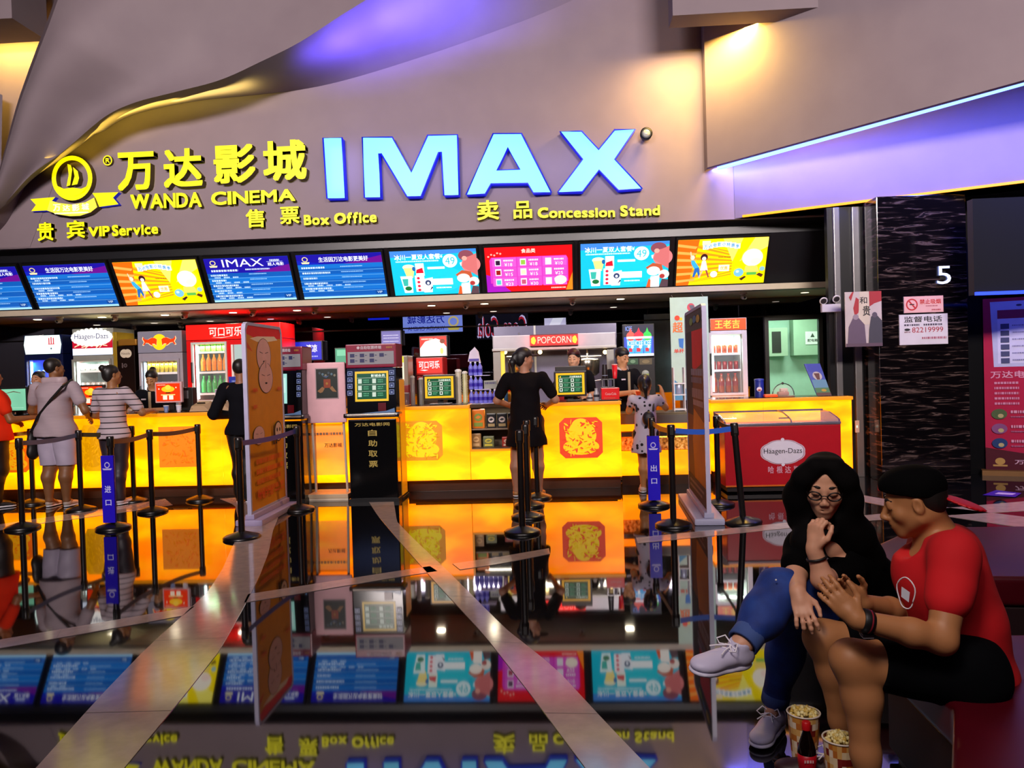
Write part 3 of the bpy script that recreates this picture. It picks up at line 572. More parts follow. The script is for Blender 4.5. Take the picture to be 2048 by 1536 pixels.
# middle counter with the goods case let into it
def mid_counter():
    t = thing('service_counter', ((xb+xc)/2, CF+.3, 0), 'glowing amber counter between the ticket machine and the spotted dress child', 'counter')
    zb, zt, a, c = .148, 1.005, case0, case1; zc0 = .50
    for (x0, x1, z0, z1) in ((xb+.02, a, zb, zt), (a, c, zb, zc0), (c, xc, zb, zt)):
        b = MB(); b.box(((x0+x1)/2, CF+.01, (z0+z1)/2), (x1-x0-.006, .02, z1-z0), ony, bev=.003); b.build('panel', t)
    for x in (xb+.03, xc-.01): b = MB(); b.box((x, CF+.31, .57), (.02, .6, .84), ony); b.build('end_panel', t)
    b = MB()
    for x0, x1 in ((xb+.01, a), (c, xc+.01)): b.box(((x0+x1)/2, CF+.29, zt+.02), (x1-x0, .66, .04), orn, bev=.006); b.box(((x0+x1)/2, CF+.32, zt+.041), (x1-x0-.06, .54, .004), mt('#3a2c1c', .15))
    b.box(((a+c)/2, CF+.35, zt+.02), (c-a, .5, .04), mt('#4a3a2a', .2)); b.build('worktop', t)
    b = MB(); b.box(((xb+xc)/2+.02, CF+.38, .074), (xc-xb-.06, .54, .148), mt('#3b2a20', .25), bev=.004); b.build('plinth', t)
    cm = mt('#6a5a46', .5); b = MB(); b.quad((a, CF+.42, zc0), (c, CF+.42, zc0), (c, CF+.42, zt), (a, CF+.42, zt), cm)
    b.box(((a+c)/2, CF+.22, zc0+.01), (c-a, .42, .02), cm); b.box(((a+c)/2, CF+.24, .745), (c-a-.02, .36, .015), mt('#8a7a66', .4))
    b.quad((a, CF, zc0), (a, CF+.42, zc0), (a, CF+.42, zt), (a, CF, zt), cm); b.quad((c, CF, zc0), (c, CF+.42, zc0), (c, CF+.42, zt), (c, CF, zt), cm); b.build('case_interior', t)
    b = MB()
    for x in (a+.01, c-.01): b.box((x, CF, (zc0+zt)/2), (.022, .03, zt-zc0), orn)
    b.box(((a+c)/2, CF, zc0), (c-a, .03, .022), orn); b.build('case_frame', t)
    for x0, x1 in ((xb+.05, a), (a, c), (c, xc)): area('panel_tube_light', ((x0+x1)/2, CF+.14, .24), ((x1-x0)*.9, .05), 1.6*(x1-x0), (1, .80, .02), (radians(-105), 0, 0))
    area('case_light', ((a+c)/2, CF+.2, .99), (.5, .06), 1.6, (1, .9, .7)); return t
mid_counter()
# papercut decals on the panels
def decal(x0, y0, x1, y1, Y, col, seed, label, fig, square=False):
    a, c, e, g = pxr(x0, y0, x1, y1, Y); rn = random.Random(seed); b = MB(); W_, H_ = e-a, g-c; it = []
    R_ = .13; rr = [(R_, 0), (1-R_, 0), (1, R_), (1, 1-R_), (1-R_, 1), (R_, 1), (0, 1-R_), (0, R_)] if not square else [(0, 0), (1, 0), (1, 1), (0, 1)]
    it.append(('p', rr, col))
    if not square: it += [('e', .5, .56, .36, .34, fig), ('e', .5, .28, .42, .2, fig), ('e', .5, .78, .22, .2, fig)]
    for k in range(120 if not square else 90):
        x, y = rn.uniform(.12, .88), rn.uniform(.1, .92); w = rn.uniform(.02, .075); h = rn.uniform(.008, .022); th = rn.uniform(0, pi)
        pts = [(x+w*cos(q)*cos(th)-h*sin(q)*sin(th), y+w*cos(q)*sin(th)+h*sin(q)*cos(th)) for q in (0, .8, 1.6, 2.5, 3.1, 3.9, 4.8, 5.6)]
        it.append(('p', [(min(.98, max(.02, p)), min(.98, max(.02, q))) for p, q in pts], (fig if k % 2 else col)))
    b.flat((Vector((a, Y, c)), X, Z), W_, H_, it, .8, .5, .0004, .002); b.build('panel_decal', None, label, 'decal', 'papercut decals on the glowing counters')
decal(-6, 885, 60, 945, CF, '#ff6a08', 3, 'orange papercut decal at the far left end of the counter', '#ffb010')
decal(163, 850, 208, 942, CF, '#ffb400', 4, 'faint golden papercut decal behind the striped shirt woman', '#e8a000')
decal(318, 853, 399, 934, CF, '#ff8a10', 5, 'orange square papercut decal with fine red lines', '#ff7408', True)
decal(801, 842, 885, 921, CF, '#f29a10', 6, 'orange rounded papercut decal right of the ticket machine', '#ffe000')
decal(1119, 835, 1205, 916, CF, '#f04010', 7, 'red rounded papercut decal right of the capped woman', '#ffd000')
# low pass-through section and right counter
YR = 9.8
p0, p1 = xc+.02, at(1420, 850, YR).x
t = thing('popcorn_counter', ((p0+p1)/2, YR+.3, 0), 'lower counter section with a lit popcorn bin behind the spotted dress child', 'counter')
b = MB(); b.box(((p0+p1)/2, YR+.32, .86), (p1-p0, .6, .03), mt('#6c6248', .3)); b.build('worktop', t)
b = MB(); b.box(((p0+p1)/2, YR, .80), (p1-p0, .02, .10), mt('#5a564e', .4)); b.build('apron', t)
for z0, z1, n_2 in ((.66, .745, 0), (.12, .42, 1)): b = MB(); b.box(((p0+p1)/2, YR+.01, (z0+z1)/2), (p1-p0, .02, z1-z0), ony); b.build('panel', t)
b = MB(); b.box(((p0+p1)/2, YR+.04, .075), (p1-p0, .04, .15), mt('#3b2a20', .25)); b.build('plinth', t)
pop_m = noise_mat('popcorn bulk', [(.35, '#7a4a10'), (.5, '#d89a30'), (.65, '#f8d880')], nscale=28, detail=4, r=.8, bump=.5)
b = MB(); b.box(((p0+p1)/2, YR+.12, .50), (p1-p0-.02, .2, .15), pop_m); tag(b.build('popcorn_heap', t), kind='stuff')
b = MB(); b.box(((p0+p1)/2, YR+.005, .62), (p1-p0, .02, .05), mt('#2c2a26', .3)); b.box(((p0+p1)/2, YR+.3, .56), (p1-p0, .02, .3), mt('#6a4a18', .6)); b.build('bin_frame', t)
rx0, rx1 = p1+.02, at(1704, 850, YR).x
counter('service_counter', rx0, rx1, YR, 1.015, .62, 'glowing amber counter on the right behind the red freezer', [rx0+.62], lamp=2.2)
area('popcorn_bin_light', ((p0+p1)/2, YR+.1, .64), (.6, .05), 2.5, (1, .75, .3))
# ================================================================ fridges and machines along the back wall
FY = 11.6
chrome = mt('#a8a8ac', .25, metal=.85); steel = mt('#9c9a96', .35, metal=.5); white = mt('#dcdcdc', .4)
glass = mt('#ffffff', .05, ior=1.45, alpha=.08)
def cabinet(name, x0, y0, x1, Y, dep, label, cat, col, hdr, items, hitems, he, inner, ix0, ix1, iy0, iy1, lightc, lp=5, door=None, z0=0, head_col=None):
    a, _, e, g = pxr(x0, y0, x1, y0+1, Y); zh = at((x0+x1)/2, hdr, Y).z; t = thing(name, ((a+e)/2, Y+dep/2, z0), label, cat)
    ia, ib, ie, ig = pxr(ix0, iy0, ix1, iy1, Y); m_ = mt(col, .3); b = MB()
    for (q0, q1, r0, r1) in ((a, ia, z0, zh), (ie, e, z0, zh), (ia, ie, z0, ib), (ia, ie, ig, zh)):
        if q1-q0 > .002 and r1-r0 > .002: b.box(((q0+q1)/2, Y+dep/2, (r0+r1)/2), (q1-q0, dep, r1-r0), m_, bev=min(.008, (q1-q0)/5, (r1-r0)/5))
    b.box(((a+e)/2, Y+dep-.01, (z0+zh)/2), (e-a, .02, zh-z0), m_); b.build('body', t)
    b = MB(); im = mt(inner, .5); q = .012
    b.quad((ia, Y+dep-.03, ib), (ie, Y+dep-.03, ib), (ie, Y+dep-.03, ig), (ia, Y+dep-.03, ig), im)
    b.quad((ia+q, Y+.03, ib), (ia+q, Y+dep-.03, ib), (ia+q, Y+dep-.03, ig), (ia+q, Y+.03, ig), im); b.quad((ie-q, Y+.03, ib), (ie-q, Y+dep-.03, ib), (ie-q, Y+dep-.03, ig), (ie-q, Y+.03, ig), im); b.build('liner', t)
    b = MB(); b.box(((a+e)/2, Y+dep/2, (zh+g)/2+.003), (e-a, dep, g-zh-.006), mt(head_col or col, .3), bev=.01); h = b.build('header', t)
    if hitems: b = MB(); pflat(b, x0+1, y0+1, x1-1, hdr-1, Y, hitems, he, .3); b.build('header_print', h)
    b = MB(); fr_w = .03; f_ = mt(door or col, .3)
    for (q0, q1, r0, r1) in ((ia-fr_w, ia, ib-fr_w, ig+fr_w), (ie, ie+fr_w, ib-fr_w, ig+fr_w), (ia, ie, ib-fr_w, ib), (ia, ie, ig, ig+fr_w)): b.box(((q0+q1)/2, Y-.012, (r0+r1)/2), (q1-q0, .03, r1-r0), f_)
    b.quad((ia, Y-.008, ib), (ie, Y-.008, ib), (ie, Y-.008, ig), (ia, Y-.008, ig), glass)
    dr = b.build('door', t); b = MB(); b.box((ia-.015, Y-.045, (ib+ig)/2), (.02, .04, .3), blk, bev=.004); b.build('handle', dr)
    b = MB(); b.rod((ia+.03, Y+.05, ib+.02), (ia+.03, Y+.05, ig-.02), .014, mt('#f0faff', .4, lp)); b.build('light_tube', t)
    area('fridge_light', ((ia+ie)/2, Y+.10, ig-.03), (ie-ia-.06, .06), lp*1.6, rgb(lightc), (radians(12), 0, 0))
    return t, (ia, ib, ie, ig)
def shelf(t, bx, z, Y, dep, col='#e8eef0'):
    b = MB(); b.box(((bx[0]+bx[2])/2, Y+dep/2+.02, z-.008), (bx[2]-bx[0]-.03, dep-.1, .016), mt(col, .4)); b.box(((bx[0]+bx[2])/2, Y+.05, z-.012), (bx[2]-bx[0]-.03, .008, .03), mt('#f4f4f4', .4)); b.build('shelf', t)
def goods(name, make, xs, y, z, labf, cat, group):
    first = None
    for i, x in enumerate(xs):
        if first is None: first = make(); o = first
        else: o = dup(first)
        place(o, (x, y, z)); tag(o, labf if isinstance(labf, str) else labf(i), cat, group)
def bottle(col, cap, h=.22, r=.033, lab=None, name='drink_bottle'):
    def f():
        t = thing(name, (0, 0, 0), None, None); c = mt(col, .15, ior=1.45)
        b = MB(); b.lathe([(r*.9, 0), (r, .01), (r, h*.32), (r*.9, h*.4), (r, h*.5), (r, h*.62), (r*.4, h*.86), (r*.36, h*.93)], (0, 0, 0), c, 12); b.build('body', t)
        b = MB(); b.lathe([(r*.45, h*.92), (r*.45, h), (r*.4, h)], (0, 0, 0), mt(cap, .4), 10); b.build('cap', t)
        b = MB(); b.lathe([(r*1.03, h*.36), (r*1.03, h*.58)], (0, 0, 0), mt(lab or col, .4), 12); b.build('wrapper', t); return t
    return f
def can(col, top='#c8c8c8', h=.12, r=.032, name='drink_can'):
    def f():
        t = thing(name, (0, 0, 0), None, None)
        b = MB(); b.lathe([(r*.85, 0), (r, .008), (r, h-.012), (r*.82, h-.002)], (0, 0, 0), mt(col, .3, metal=.3), 14); b.build('body', t)
        b = MB(); b.lathe([(r*.82, h-.003), (r*.82, h), (r*.7, h-.002)], (0, 0, 0), mt(top, .3, metal=.5), 14); b.build('lid', t); return t
    return f
# 1 blue fridge
t, bx = cabinet('drinks_fridge', 47, 670, 124, FY, .6, 'dark blue drinks fridge with a plain white glowing sign', 'fridge', '#0c1640', 709, None,
    [('p', [(.04, 0), (.96, 0), (1, .5), (.96, 1), (.04, 1), (0, .5)], '#e6fff6'), ('r', .66, .52, .69, .86, '#c03040'), ('r', .72, .52, .75, .9, '#c03040'), ('r', .78, .52, .81, .86, '#c03040'), ('r', .65, .5, .82, .54, '#c03040'), ('e', .73, .28, .02, .05, '#404858')], 1.3, '#3a78ff', 58, 120, 720, 860, '#5c90ff', 7)
shelf(t, bx, 1.42, FY, .6, '#4080ff'); shelf(t, bx, 1.05, FY, .6, '#4080ff')
goods('b', bottle('#2444c8', '#e8f0ff', .23), [bx[0]+.08+k*.075 for k in range(6)], FY+.14, 1.43, 'blue bottle standing on the shelf of the dark blue fridge', 'bottle', 'blue bottles in the blue fridge')
# 2 ice cream fridge
hag = [('r', 0, 0, 1, .26, '#d8e4f8'), ('r', 0, .26, 1, .62, '#b01028'), ('e', .5, .66, .5, .32, '#fffaf4')]
hag += [('p', [(.05+.09*k, .30+.06*sin(k*1.7)), (.16+.09*k, .38+.06*sin(k*2.1)), (.15+.09*k, .41+.06*sin(k*2.1)), (.05+.09*k, .34+.06*sin(k*1.7))], '#f8d8b0') for k in range(9)]
hag += [('e', .5+.47*cos(k*pi/12), .68+.29*sin(k*pi/12), .05, .07, '#fffaf4') for k in range(24)]+[('t', 'Häagen-Dazs', .08, .56, .92, .82, '#0c1c5a')]
t, bx = cabinet('ice_cream_fridge', 144, 657, 226, FY, .6, 'tall ice cream fridge with a glowing white oval sign', 'fridge', '#8a8f86', 711, None, hag, 1.25, '#cfe0d8', 152, 222, 722, 860, '#e8fff4', 8)
b = MB(); pbox(b, 226, 664, 236, 860, FY, .5, mt('#b89a30', .3, metal=.5), .006, z0=0); b.build('gold_side', t, label='gold side panel')
for z in (1.63, 1.36): shelf(t, bx, z, FY, .6)
for z, lab in ((1.64, 'upper'), (1.37, 'lower')): goods('t', can('#f0ece0', '#9c2430', .085, .036, 'ice_cream_tub'), [bx[0]+.06+k*.078 for k in range(6)], FY+.12, z, 'small white ice cream tub on the %s shelf of the ice cream fridge' % lab, 'tub', 'ice cream tubs on the %s shelf' % lab)
# 3 coffee machine
t = thing('coffee_machine', (at(253, 720, FY).x, FY+.2, 0), 'tall black coffee machine with a round cream logo and gold top', 'machine')
b = MB(); pbox(b, 237, 692, 272, 860, FY, .5, mt('#140a08', .25), .01, z0=0); b.build('body', t); b = MB(); pbox(b, 236, 678, 273, 691, FY-.02, .5, mt('#a8782c', .3, metal=.5), .02); b.build('top_band', t)
b = MB(); pflat(b, 240, 698, 264, 716, FY, [('e', .35, .5, .33, .48, '#f0dcc0'), ('e', .65, .5, .33, .48, '#f0dcc0'), ('t', 'Nestle', .14, .38, .86, .62, '#4a2010')], .35); pflat(b, 244, 726, 256, 736, FY, [('r', 0, 0, .2, 1, '#584e50'), ('e', .6, .5, .3, .4, '#584e50'), ('e', .6, .5, .18, .25, '#140a08')]); b.build('logo', t)
# 4 silver fridge with charging bulls
bull = lambda s: [(.5+s*x, y) for x, y in [(.05, .62), (.10, .70), (.18, .72), (.28, .62), (.36, .66), (.38, .78), (.40, .66), (.36, .50), (.40, .36), (.36, .34), (.33, .46), (.26, .44), (.22, .36), (.16, .30), (.17, .40), (.11, .40), (.07, .30), (.06, .42)]]
rb = [('r', 0, 0, 1, 1, '#77707c'), ('e', .5, .5, .17, .38, '#ffd818'), ('p', bull(1), '#ffd8a0'), ('p', bull(-1), '#ffd8a0'),
      ('p', [(.5+(x-.5)*.94+.005, .5+(y-.5)*.9+.015) for x, y in bull(1)], '#e83c08'), ('p', [(.5+(x-.5)*.94-.005, .5+(y-.5)*.9+.015) for x, y in bull(-1)], '#e83c08')]
t, bx = cabinet('drinks_fridge', 275, 662, 363, FY, .6, 'silver drinks fridge with two red bulls before a yellow disc', 'fridge', '#9a98a4', 706, None, rb, 1.0, '#7896a8', 286, 358, 722, 860, '#d8f4ff', 5, head_col='#8a8890')
shelf(t, bx, 1.57, FY, .6); shelf(t, bx, 1.28, FY, .6, '#4a80c0')
for lv, z in (('lower', 1.575), ('upper', 1.70)): goods('c', can('#b09018', '#e0d890', .123, .03), [bx[0]+.055+k*.066 for k in range(7)], FY+.12, z, 'gold drink can in the %s layer inside the silver bull fridge' % lv, 'can', 'gold cans in the %s layer' % lv)
goods('c', can('#2858a0', '#c8d8e8', .15, .032), [bx[0]+.055+k*.07 for k in range(7)], FY+.12, 1.285, 'blue drink can on the lower shelf of the silver bull fridge', 'can', 'blue cans in the silver fridge')
# 5 red double fridge
t, bx = cabinet('drinks_fridge', 371, 647, 560, FY, .65, 'wide red two door drinks fridge left of and behind the upright banner', 'fridge', '#d80c10', 679, None,
    [('r', 0, 0, 1, 1, '#f01a10'), ('t', '可口可乐', .25, .22, .60, .82, '#fff0e4'), ('p', [(.27, .14), (.38, .10), (.52, .2), (.38, .14)], '#fff0e4')], .9, '#b8d8cc', 389, 452, 688, 800, '#e8fff0', 9, door='#c8d0cc')
a2, b2, e2, g2 = pxr(470, 688, 540, 800, FY); b = MB(); b.quad((a2, FY-.006, b2), (e2, FY-.006, b2), (e2, FY-.006, g2), (a2, FY-.006, g2), mt('#c8e4e0', .3, .5)); b.box((a2-.02, FY-.02, (b2+g2)/2), (.03, .03, g2-b2), mt('#e0e4e0')); b.build('second_door', t)
for z in (1.86, 1.56, 1.24): shelf(t, bx, z, FY, .65)
for z, c, cp, nm in ((1.87, '#58c828', '#60d030', 'bright green'), (1.575, '#f08a18', '#e8a030', 'orange'), (1.25, '#38a850', '#40b050', 'dark green')):
    goods('b', bottle(c, cp, .25, .036, c), [bx[0]+.075+k*.085 for k in range(5)], FY+.14, z-.0, '%s drink bottle on a shelf of the red double fridge' % nm, 'bottle', '%s bottles in the red fridge' % nm)
# blue menu light box and green lit panel on the back wall
for (x0, y0, x1, y1, its, e, lab) in (
    (572, 684, 643, 720, [('r', 0, 0, 1, 1, '#1420c8'), ('p', [(.1, .45), (.3, .45), (.22, .8)], '#f4f4ff'), ('t', '清凉', .58, .42, .88, .84, '#f4f4ff'), ('p', [(.36, .1), (.44, .1), (.42, .5), (.37, .5)], '#f4f4ff'), ('d', .6, .15, .9, .07, 3, '#b0c0ff')], .8, 'blue lit drink poster on the back wall behind the ticket machines'),
    (671, 697, 703, 726, [('r', 0, 0, 1, 1, '#50b08c'), ('r', .1, .5, .9, .9, '#80e0b8')], .6, 'pale green lit panel on the back wall left of the ticket machine head'),
    (840, 673, 893, 712, [('r', 0, 0, 1, 1, '#fff4ec'), ('p', [(0, 1), (1, 1), (1, .45), (.8, .8), (.6, .9), (.2, .75), (0, .4)], '#e82818'), ('d', .06, .84, .5, .07, 3, '#ffd8c0'), ('e', .85, .75, .1, .12, '#7a3018'), ('e', .82, .25, .06, .16, '#ffe070')], 1.1, 'white and red lit picture panel above the small red soda dispenser'),
    (1089, 636, 1132, 667, [('r', 0, 0, 1, 1, '#c8c4e8'), ('p', [(0, 0), (.5, 0), (.9, 1), (.4, 1)], '#e8e8fc')], .7, 'plain pale lilac lit panel above the popcorn machine'),
    (763, 662, 801, 689, [('r', 0, 0, 1, 1, '#7c78c0'), ('d', .1, .65, .9, .06, 2, '#e0e0ff'), ('d', .1, .45, .9, .06, 3, '#e0e0ff'), ('d', .1, .2, .9, .06, 5, '#e0e0ff')], .7, 'small lilac notice on the back wall above the ticket machine')):
    a_, c_, e_, g_ = pxr(x0, y0, x1, y1, 12.55); t = thing('light_box', ((a_+e_)/2, 12.6, c_), lab, 'light box')
    b = MB(); b.box(((a_+e_)/2, 12.625, (c_+g_)/2), (e_-a_+.03, .14, g_-c_+.03), blk, bev=.006); b.build('frame', t); b = MB(); pflat(b, x0, y0, x1, y1, 12.55, its, e); b.build('display', t)
bc0, bc1 = at(772, 800, 11).x, at(1240, 800, 11).x; t = thing('back_counter', ((bc0+bc1)/2, 11.6, 0), 'dark back counter carrying the soda dispenser and the popcorn machine', 'counter')
b = MB(); b.box(((bc0+bc1)/2, 11.65, .43), (bc1-bc0, 1.3, .86), mt('#1c1a1a', .4)); b.build('cabinet', t); b = MB(); b.box(((bc0+bc1)/2, 11.65, .88), (bc1-bc0+.04, 1.34, .038), mt('#4a4440', .25)); b.build('worktop', t)
# soda dispenser
SY = 11.7; t = thing('soda_dispenser', (at(860, 760, SY).x, SY+.25, .9), 'small red topped soda dispenser under the lit picture panel', 'machine')
b = MB(); pbox(b, 833, 750, 887, 800, SY+.08, .4, mt('#1c1814', .3), .01, z0=.9); b.build('body', t)
b = MB(); pbox(b, 832, 715, 886, 750, SY, .45, mt('#a01010', .3), .01); b.build('head', t); b = MB(); pflat(b, 834, 717, 884, 746, SY, [('r', 0, 0, 1, 1, '#f02010'), ('t', '可口可乐', .08, .32, .9, .82, '#ffffff'), ('p', [(.1, .22), (.3, .15), (.45, .2), (.3, .24)], '#ffffff')], .95); b.build('front_print', t)
b = MB()
for k in range(2): pbox(b, 834+k*9, 752, 842+k*9, 760, SY, .06, mt('#a01c20'), .004)
b.build('tap', t)
# juice machine
JY = 11.0; t = thing('juice_machine', (at(798, 760, JY).x, JY+.2, .9), 'white and yellow glowing juice machine behind the ticket machine', 'machine')
b = MB(); pbox(b, 786, 711, 816, 772, JY, .4, mt('#787468', .3), .02, z0=.9); b.build('body', t)
b = MB(); pflat(b, 786, 713, 808, 762, JY, [('r', 0, 0, 1, 1, '#f8f4d0'), ('r', 0, .75, 1, 1, '#e8e020'), ('r', .3, .45, .75, .68, '#e86020'), ('e', .5, .56, .1, .06, '#fff4e0')], .95); b.build('panel', t)
b = MB(); pbox(b, 786, 770, 817, 800, JY-.05, .3, mt('#6a1420', .4), .01, z0=.9); b.build('tray', t)
# popcorn machine
PMY = 11.15; t = thing('popcorn_machine', (at(1105, 760, PMY).x, PMY+.4, .9), 'wide stainless popcorn machine with a glowing red POPCORN sign', 'machine')
b = MB(); pbox(b, 985, 668, 1232, 696, PMY, .85, mt('#a8a6ac', .35, metal=.3), .012); b.build('canopy', t)
b = MB(); pbox(b, 984, 694, 1233, 699, PMY-.02, .88, steel, .004); b.build('trim', t)
b = MB(); pbox(b, 988, 699, 1003, 860, PMY+.02, .12, mt('#8a8a84', .35, metal=.4), .006, z0=.9); pbox(b, 1216, 699, 1230, 860, PMY+.02, .12, mt('#8a8a84', .35, metal=.4), .006, z0=.9); b.build('post', t)
b = MB(); pbox(b, 1003, 702, 1011, 860, PMY+.05, .05, mt('#ffd040', .4, 1.0), .004, z0=.9); b.build('light_column', t, label='warm glowing column')
b = MB(); a_, c_, e_, g_ = pxr(1011, 703, 1216, 860, PMY+.75); b.box(((a_+e_)/2, PMY+.8, 1.5), (e_-a_+.3, .03, 1.2), mt('#5c5a74', .3, metal=.2)); b.box(((a_+e_)/2-.3, PMY+.77, 1.5), (.03, .03, 1.2), steel); b.build('back_panel', t)
b = MB(); b.box(((a_+e_)/2, PMY+.4, .93), (e_-a_+.4, .8, .06), steel); b.build('deck', t)
for px_ in (1040, 1175):
    b = MB(); kx = at(px_, 730, PMY+.4).x; z = at(px_, 735, PMY+.4).z; b.lathe([(.12, -.12), (.17, -.08), (.18, .10), (.17, .12), (.02, .14)], (kx, PMY+.4, z), mt('#8a8478', .2, metal=.9), 24); b.rod((kx, PMY+.4, z+.12), (kx, PMY+.4, z+.5), .012, chrome); b.rod((kx-.2, PMY+.4, z+.16), (kx+.2, PMY+.4, z+.16), .01, chrome)
    b.tube([(kx-.3, PMY+.3, z+.45), (kx-.26, PMY+.3, z+.1), (kx-.18, PMY+.3, z-.12), (kx, PMY+.3, z-.2), (kx+.2, PMY+.3, z-.18)], .01, chrome, 6); b.build('kettle', t)
for px_ in (1010, 1210, 1080): q_ = at(px_, 700, PMY+.2); b = MB(); b.ball((q_.x, PMY+.2, q_.z-.03), .03, mt('#ffd890', .3, 8)); b.build('lamp', t)
q_ = at(1110, 700, PMY+.3); area('popcorn_machine_light', (q_.x, PMY+.35, q_.z-.06), (1.4, .3), 14, (1, .86, .66))
b = MB(); pbox(b, 1060, 668, 1156, 692, PMY-.05, .05, mt('#400408'), .004); s_ = b.build('sign_box', t)
b = MB(); pflat(b, 1060, 668, 1156, 692, PMY-.052, [('r', 0, .1, 1, .9, '#ff1410')]+[('e', cx+.022*cos(k*1.26), .5+.16*sin(k*1.26), .03, .17, '#ffb820') for cx in (.07, .93) for k in range(5)]+[('t', 'POPCORN', .16, .24, .86, .80, '#ffb0a0')], 1.7); b.build('sign_print', s_)
area('popcorn_sign_glow', (at(1108, 680, PMY).x, PMY-.12, at(1108, 680, PMY).z), (.7, .12), 3, (1, .05, .03), (radians(90), 0, 0))
# slush drink screen and machine
IY = 11.3; t = thing('slush_machine', (at(1277, 760, IY).x, IY+.3, .0), 'black slush drink machine topped by a bright picture of three iced cups', 'machine')
b = MB(); pbox(b, 1242, 714, 1312, 860, IY+.02, .5, mt('#17161a', .3), .01, z0=0); b.build('body', t)
ic = [('r', 0, 0, 1, 1, '#3048c0'), ('p', [(0, .62), (0, 1), (1, 1), (1, .62)], '#141432'), ('r', 0, 0, 1, .08, '#e4f0ff'), ('t', 'ICEE', .06, .82, .28, .96, '#88a8ff')]
for cx, c in ((.23, '#f05848'), (.79, '#28c848'), (.5, '#e81838')):
    k = .17 if cx == .5 else .145; ic += [('p', [(cx-k, .60), (cx+k, .60), (cx+k*.8, .08), (cx-k*.8, .08)], '#38a8e8'), ('e', cx, .64, k, .15, c), ('p', [(cx-k*.5, .72), (cx+k*.5, .72), (cx, .92)], c), ('r', cx-k, .56, cx+k, .63, '#f8f8ff'), ('t', 'ICEE', cx-k*.8, .34, cx+k*.8, .50, '#ffffff'), ('r', cx-k*.5, .14, cx+k*.3, .26, '#d01c38'), ('e', cx+k*.3, .3, k*.3, .06, '#ffffff')]
b = MB(); pbox(b, 1246, 648, 1309, 714, IY-.02, .1, blk, .006); s_ = b.build('screen', t); b = MB(); pflat(b, 1248, 650, 1307, 712, IY-.02, ic, 1.15, off=.003); b.build('screen_print', s_)
b = MB(); pflat(b, 1250, 717, 1276, 729, IY+.02, [('r', 0, 0, 1, 1, '#3c7048'), ('e', .6, .5, .2, .3, '#90c090')], .25); pflat(b, 1279, 717, 1304, 729, IY+.02, [('r', 0, 0, 1, 1, '#7a6a48'), ('e', .5, .5, .3, .3, '#a89060')], .25); b.build('flavour_label', t)
# hanging poster behind the right banner
HY = 11.0; a_, c_, e_, g_ = pxr(1342, 594, 1418, 800, HY); t = thing('hanging_poster', ((a_+e_)/2, HY, c_), 'tall pale green hanging poster behind the right banner stand', 'poster')
b = MB(); b.box(((a_+e_)/2, HY+.01, (c_+g_)/2), (e_-a_, .012, g_-c_), mt('#b4ccc0', .5)); b.build('sheet', t)
b = MB(); pflat(b, 1342, 594, 1418, 800, HY, [('r', 0, .0, 1, 1, '#a9c8bc'), ('p', [(0, .22), (.4, .1), (.4, 0), (0, 0)], '#3c86b0'), ('e', .55, .9, .1, .04, '#c04858'), ('p', [(.5, .92), (.62, .92), (.72, .82), (.62, .81)], '#585868'), ('t', '超', .06, .66, .32, .76, '#e06a20'), ('e', .18, .80, .07, .025, '#e04020'), ('e', .28, .79, .04, .015, '#f0c030'), ('p', [(.2, .6), (.34, .6), (.32, .5), (.22, .52)], '#3070c0'), ('t', '单杯', .08, .46, .34, .50, '#d04030'), ('t', '大', .7, .6, .95, .72, '#e8a020')], 0, .6); b.build('print', t)
b = MB()
for x_ in (a_+.05, e_-.05): b.rod((x_, HY+.3, 2.45), (x_, HY+.01, g_-.01), .004, chrome)
b.build('hanging_cord', t)
# herbal tea fridge with the orange head
t, bx = cabinet('drinks_fridge', 1420, 636, 1493, 11.2, .5, 'white drinks fridge with a glowing orange header of three characters', 'fridge', '#d4d0cc', 661, None,
    [('r', 0, 0, 1, 1, '#f4500c'), ('t', '王老吉', .12, .14, .82, .88, '#ffd040')], 1.0, '#e4f0ea', 1423, 1485, 669, 786, '#e8fff4', 6)
z1_, z2_ = at(1455, 706, 11.2).z, at(1455, 739, 11.2).z; shelf(t, bx, z1_, 11.2, .5); shelf(t, bx, z2_, 11.2, .5)
goods('c', can('#a04018', '#d8b040', .115, .033), [bx[0]+.05+k*.077 for k in range(5)], 11.32, z1_+.001, 'red brown herbal drink can on the upper shelf under the orange header', 'can', 'herbal cans on the upper shelf')
goods('c', can('#8c2820', '#c8a040', .115, .033), [bx[0]+.05+k*.077 for k in range(5)], 11.32, z2_+.001, 'dark red herbal drink can on the middle shelf under the orange header', 'can', 'herbal cans on the middle shelf')
goods('b', bottle('#8a4018', '#a03020', .27, .042, '#7a1c14'), [bx[0]+.06+k*.095 for k in range(4)], 11.33, bx[1]+.002, 'amber drink bottle at the bottom of the orange headed fridge', 'bottle', 'amber bottles in the herbal fridge')
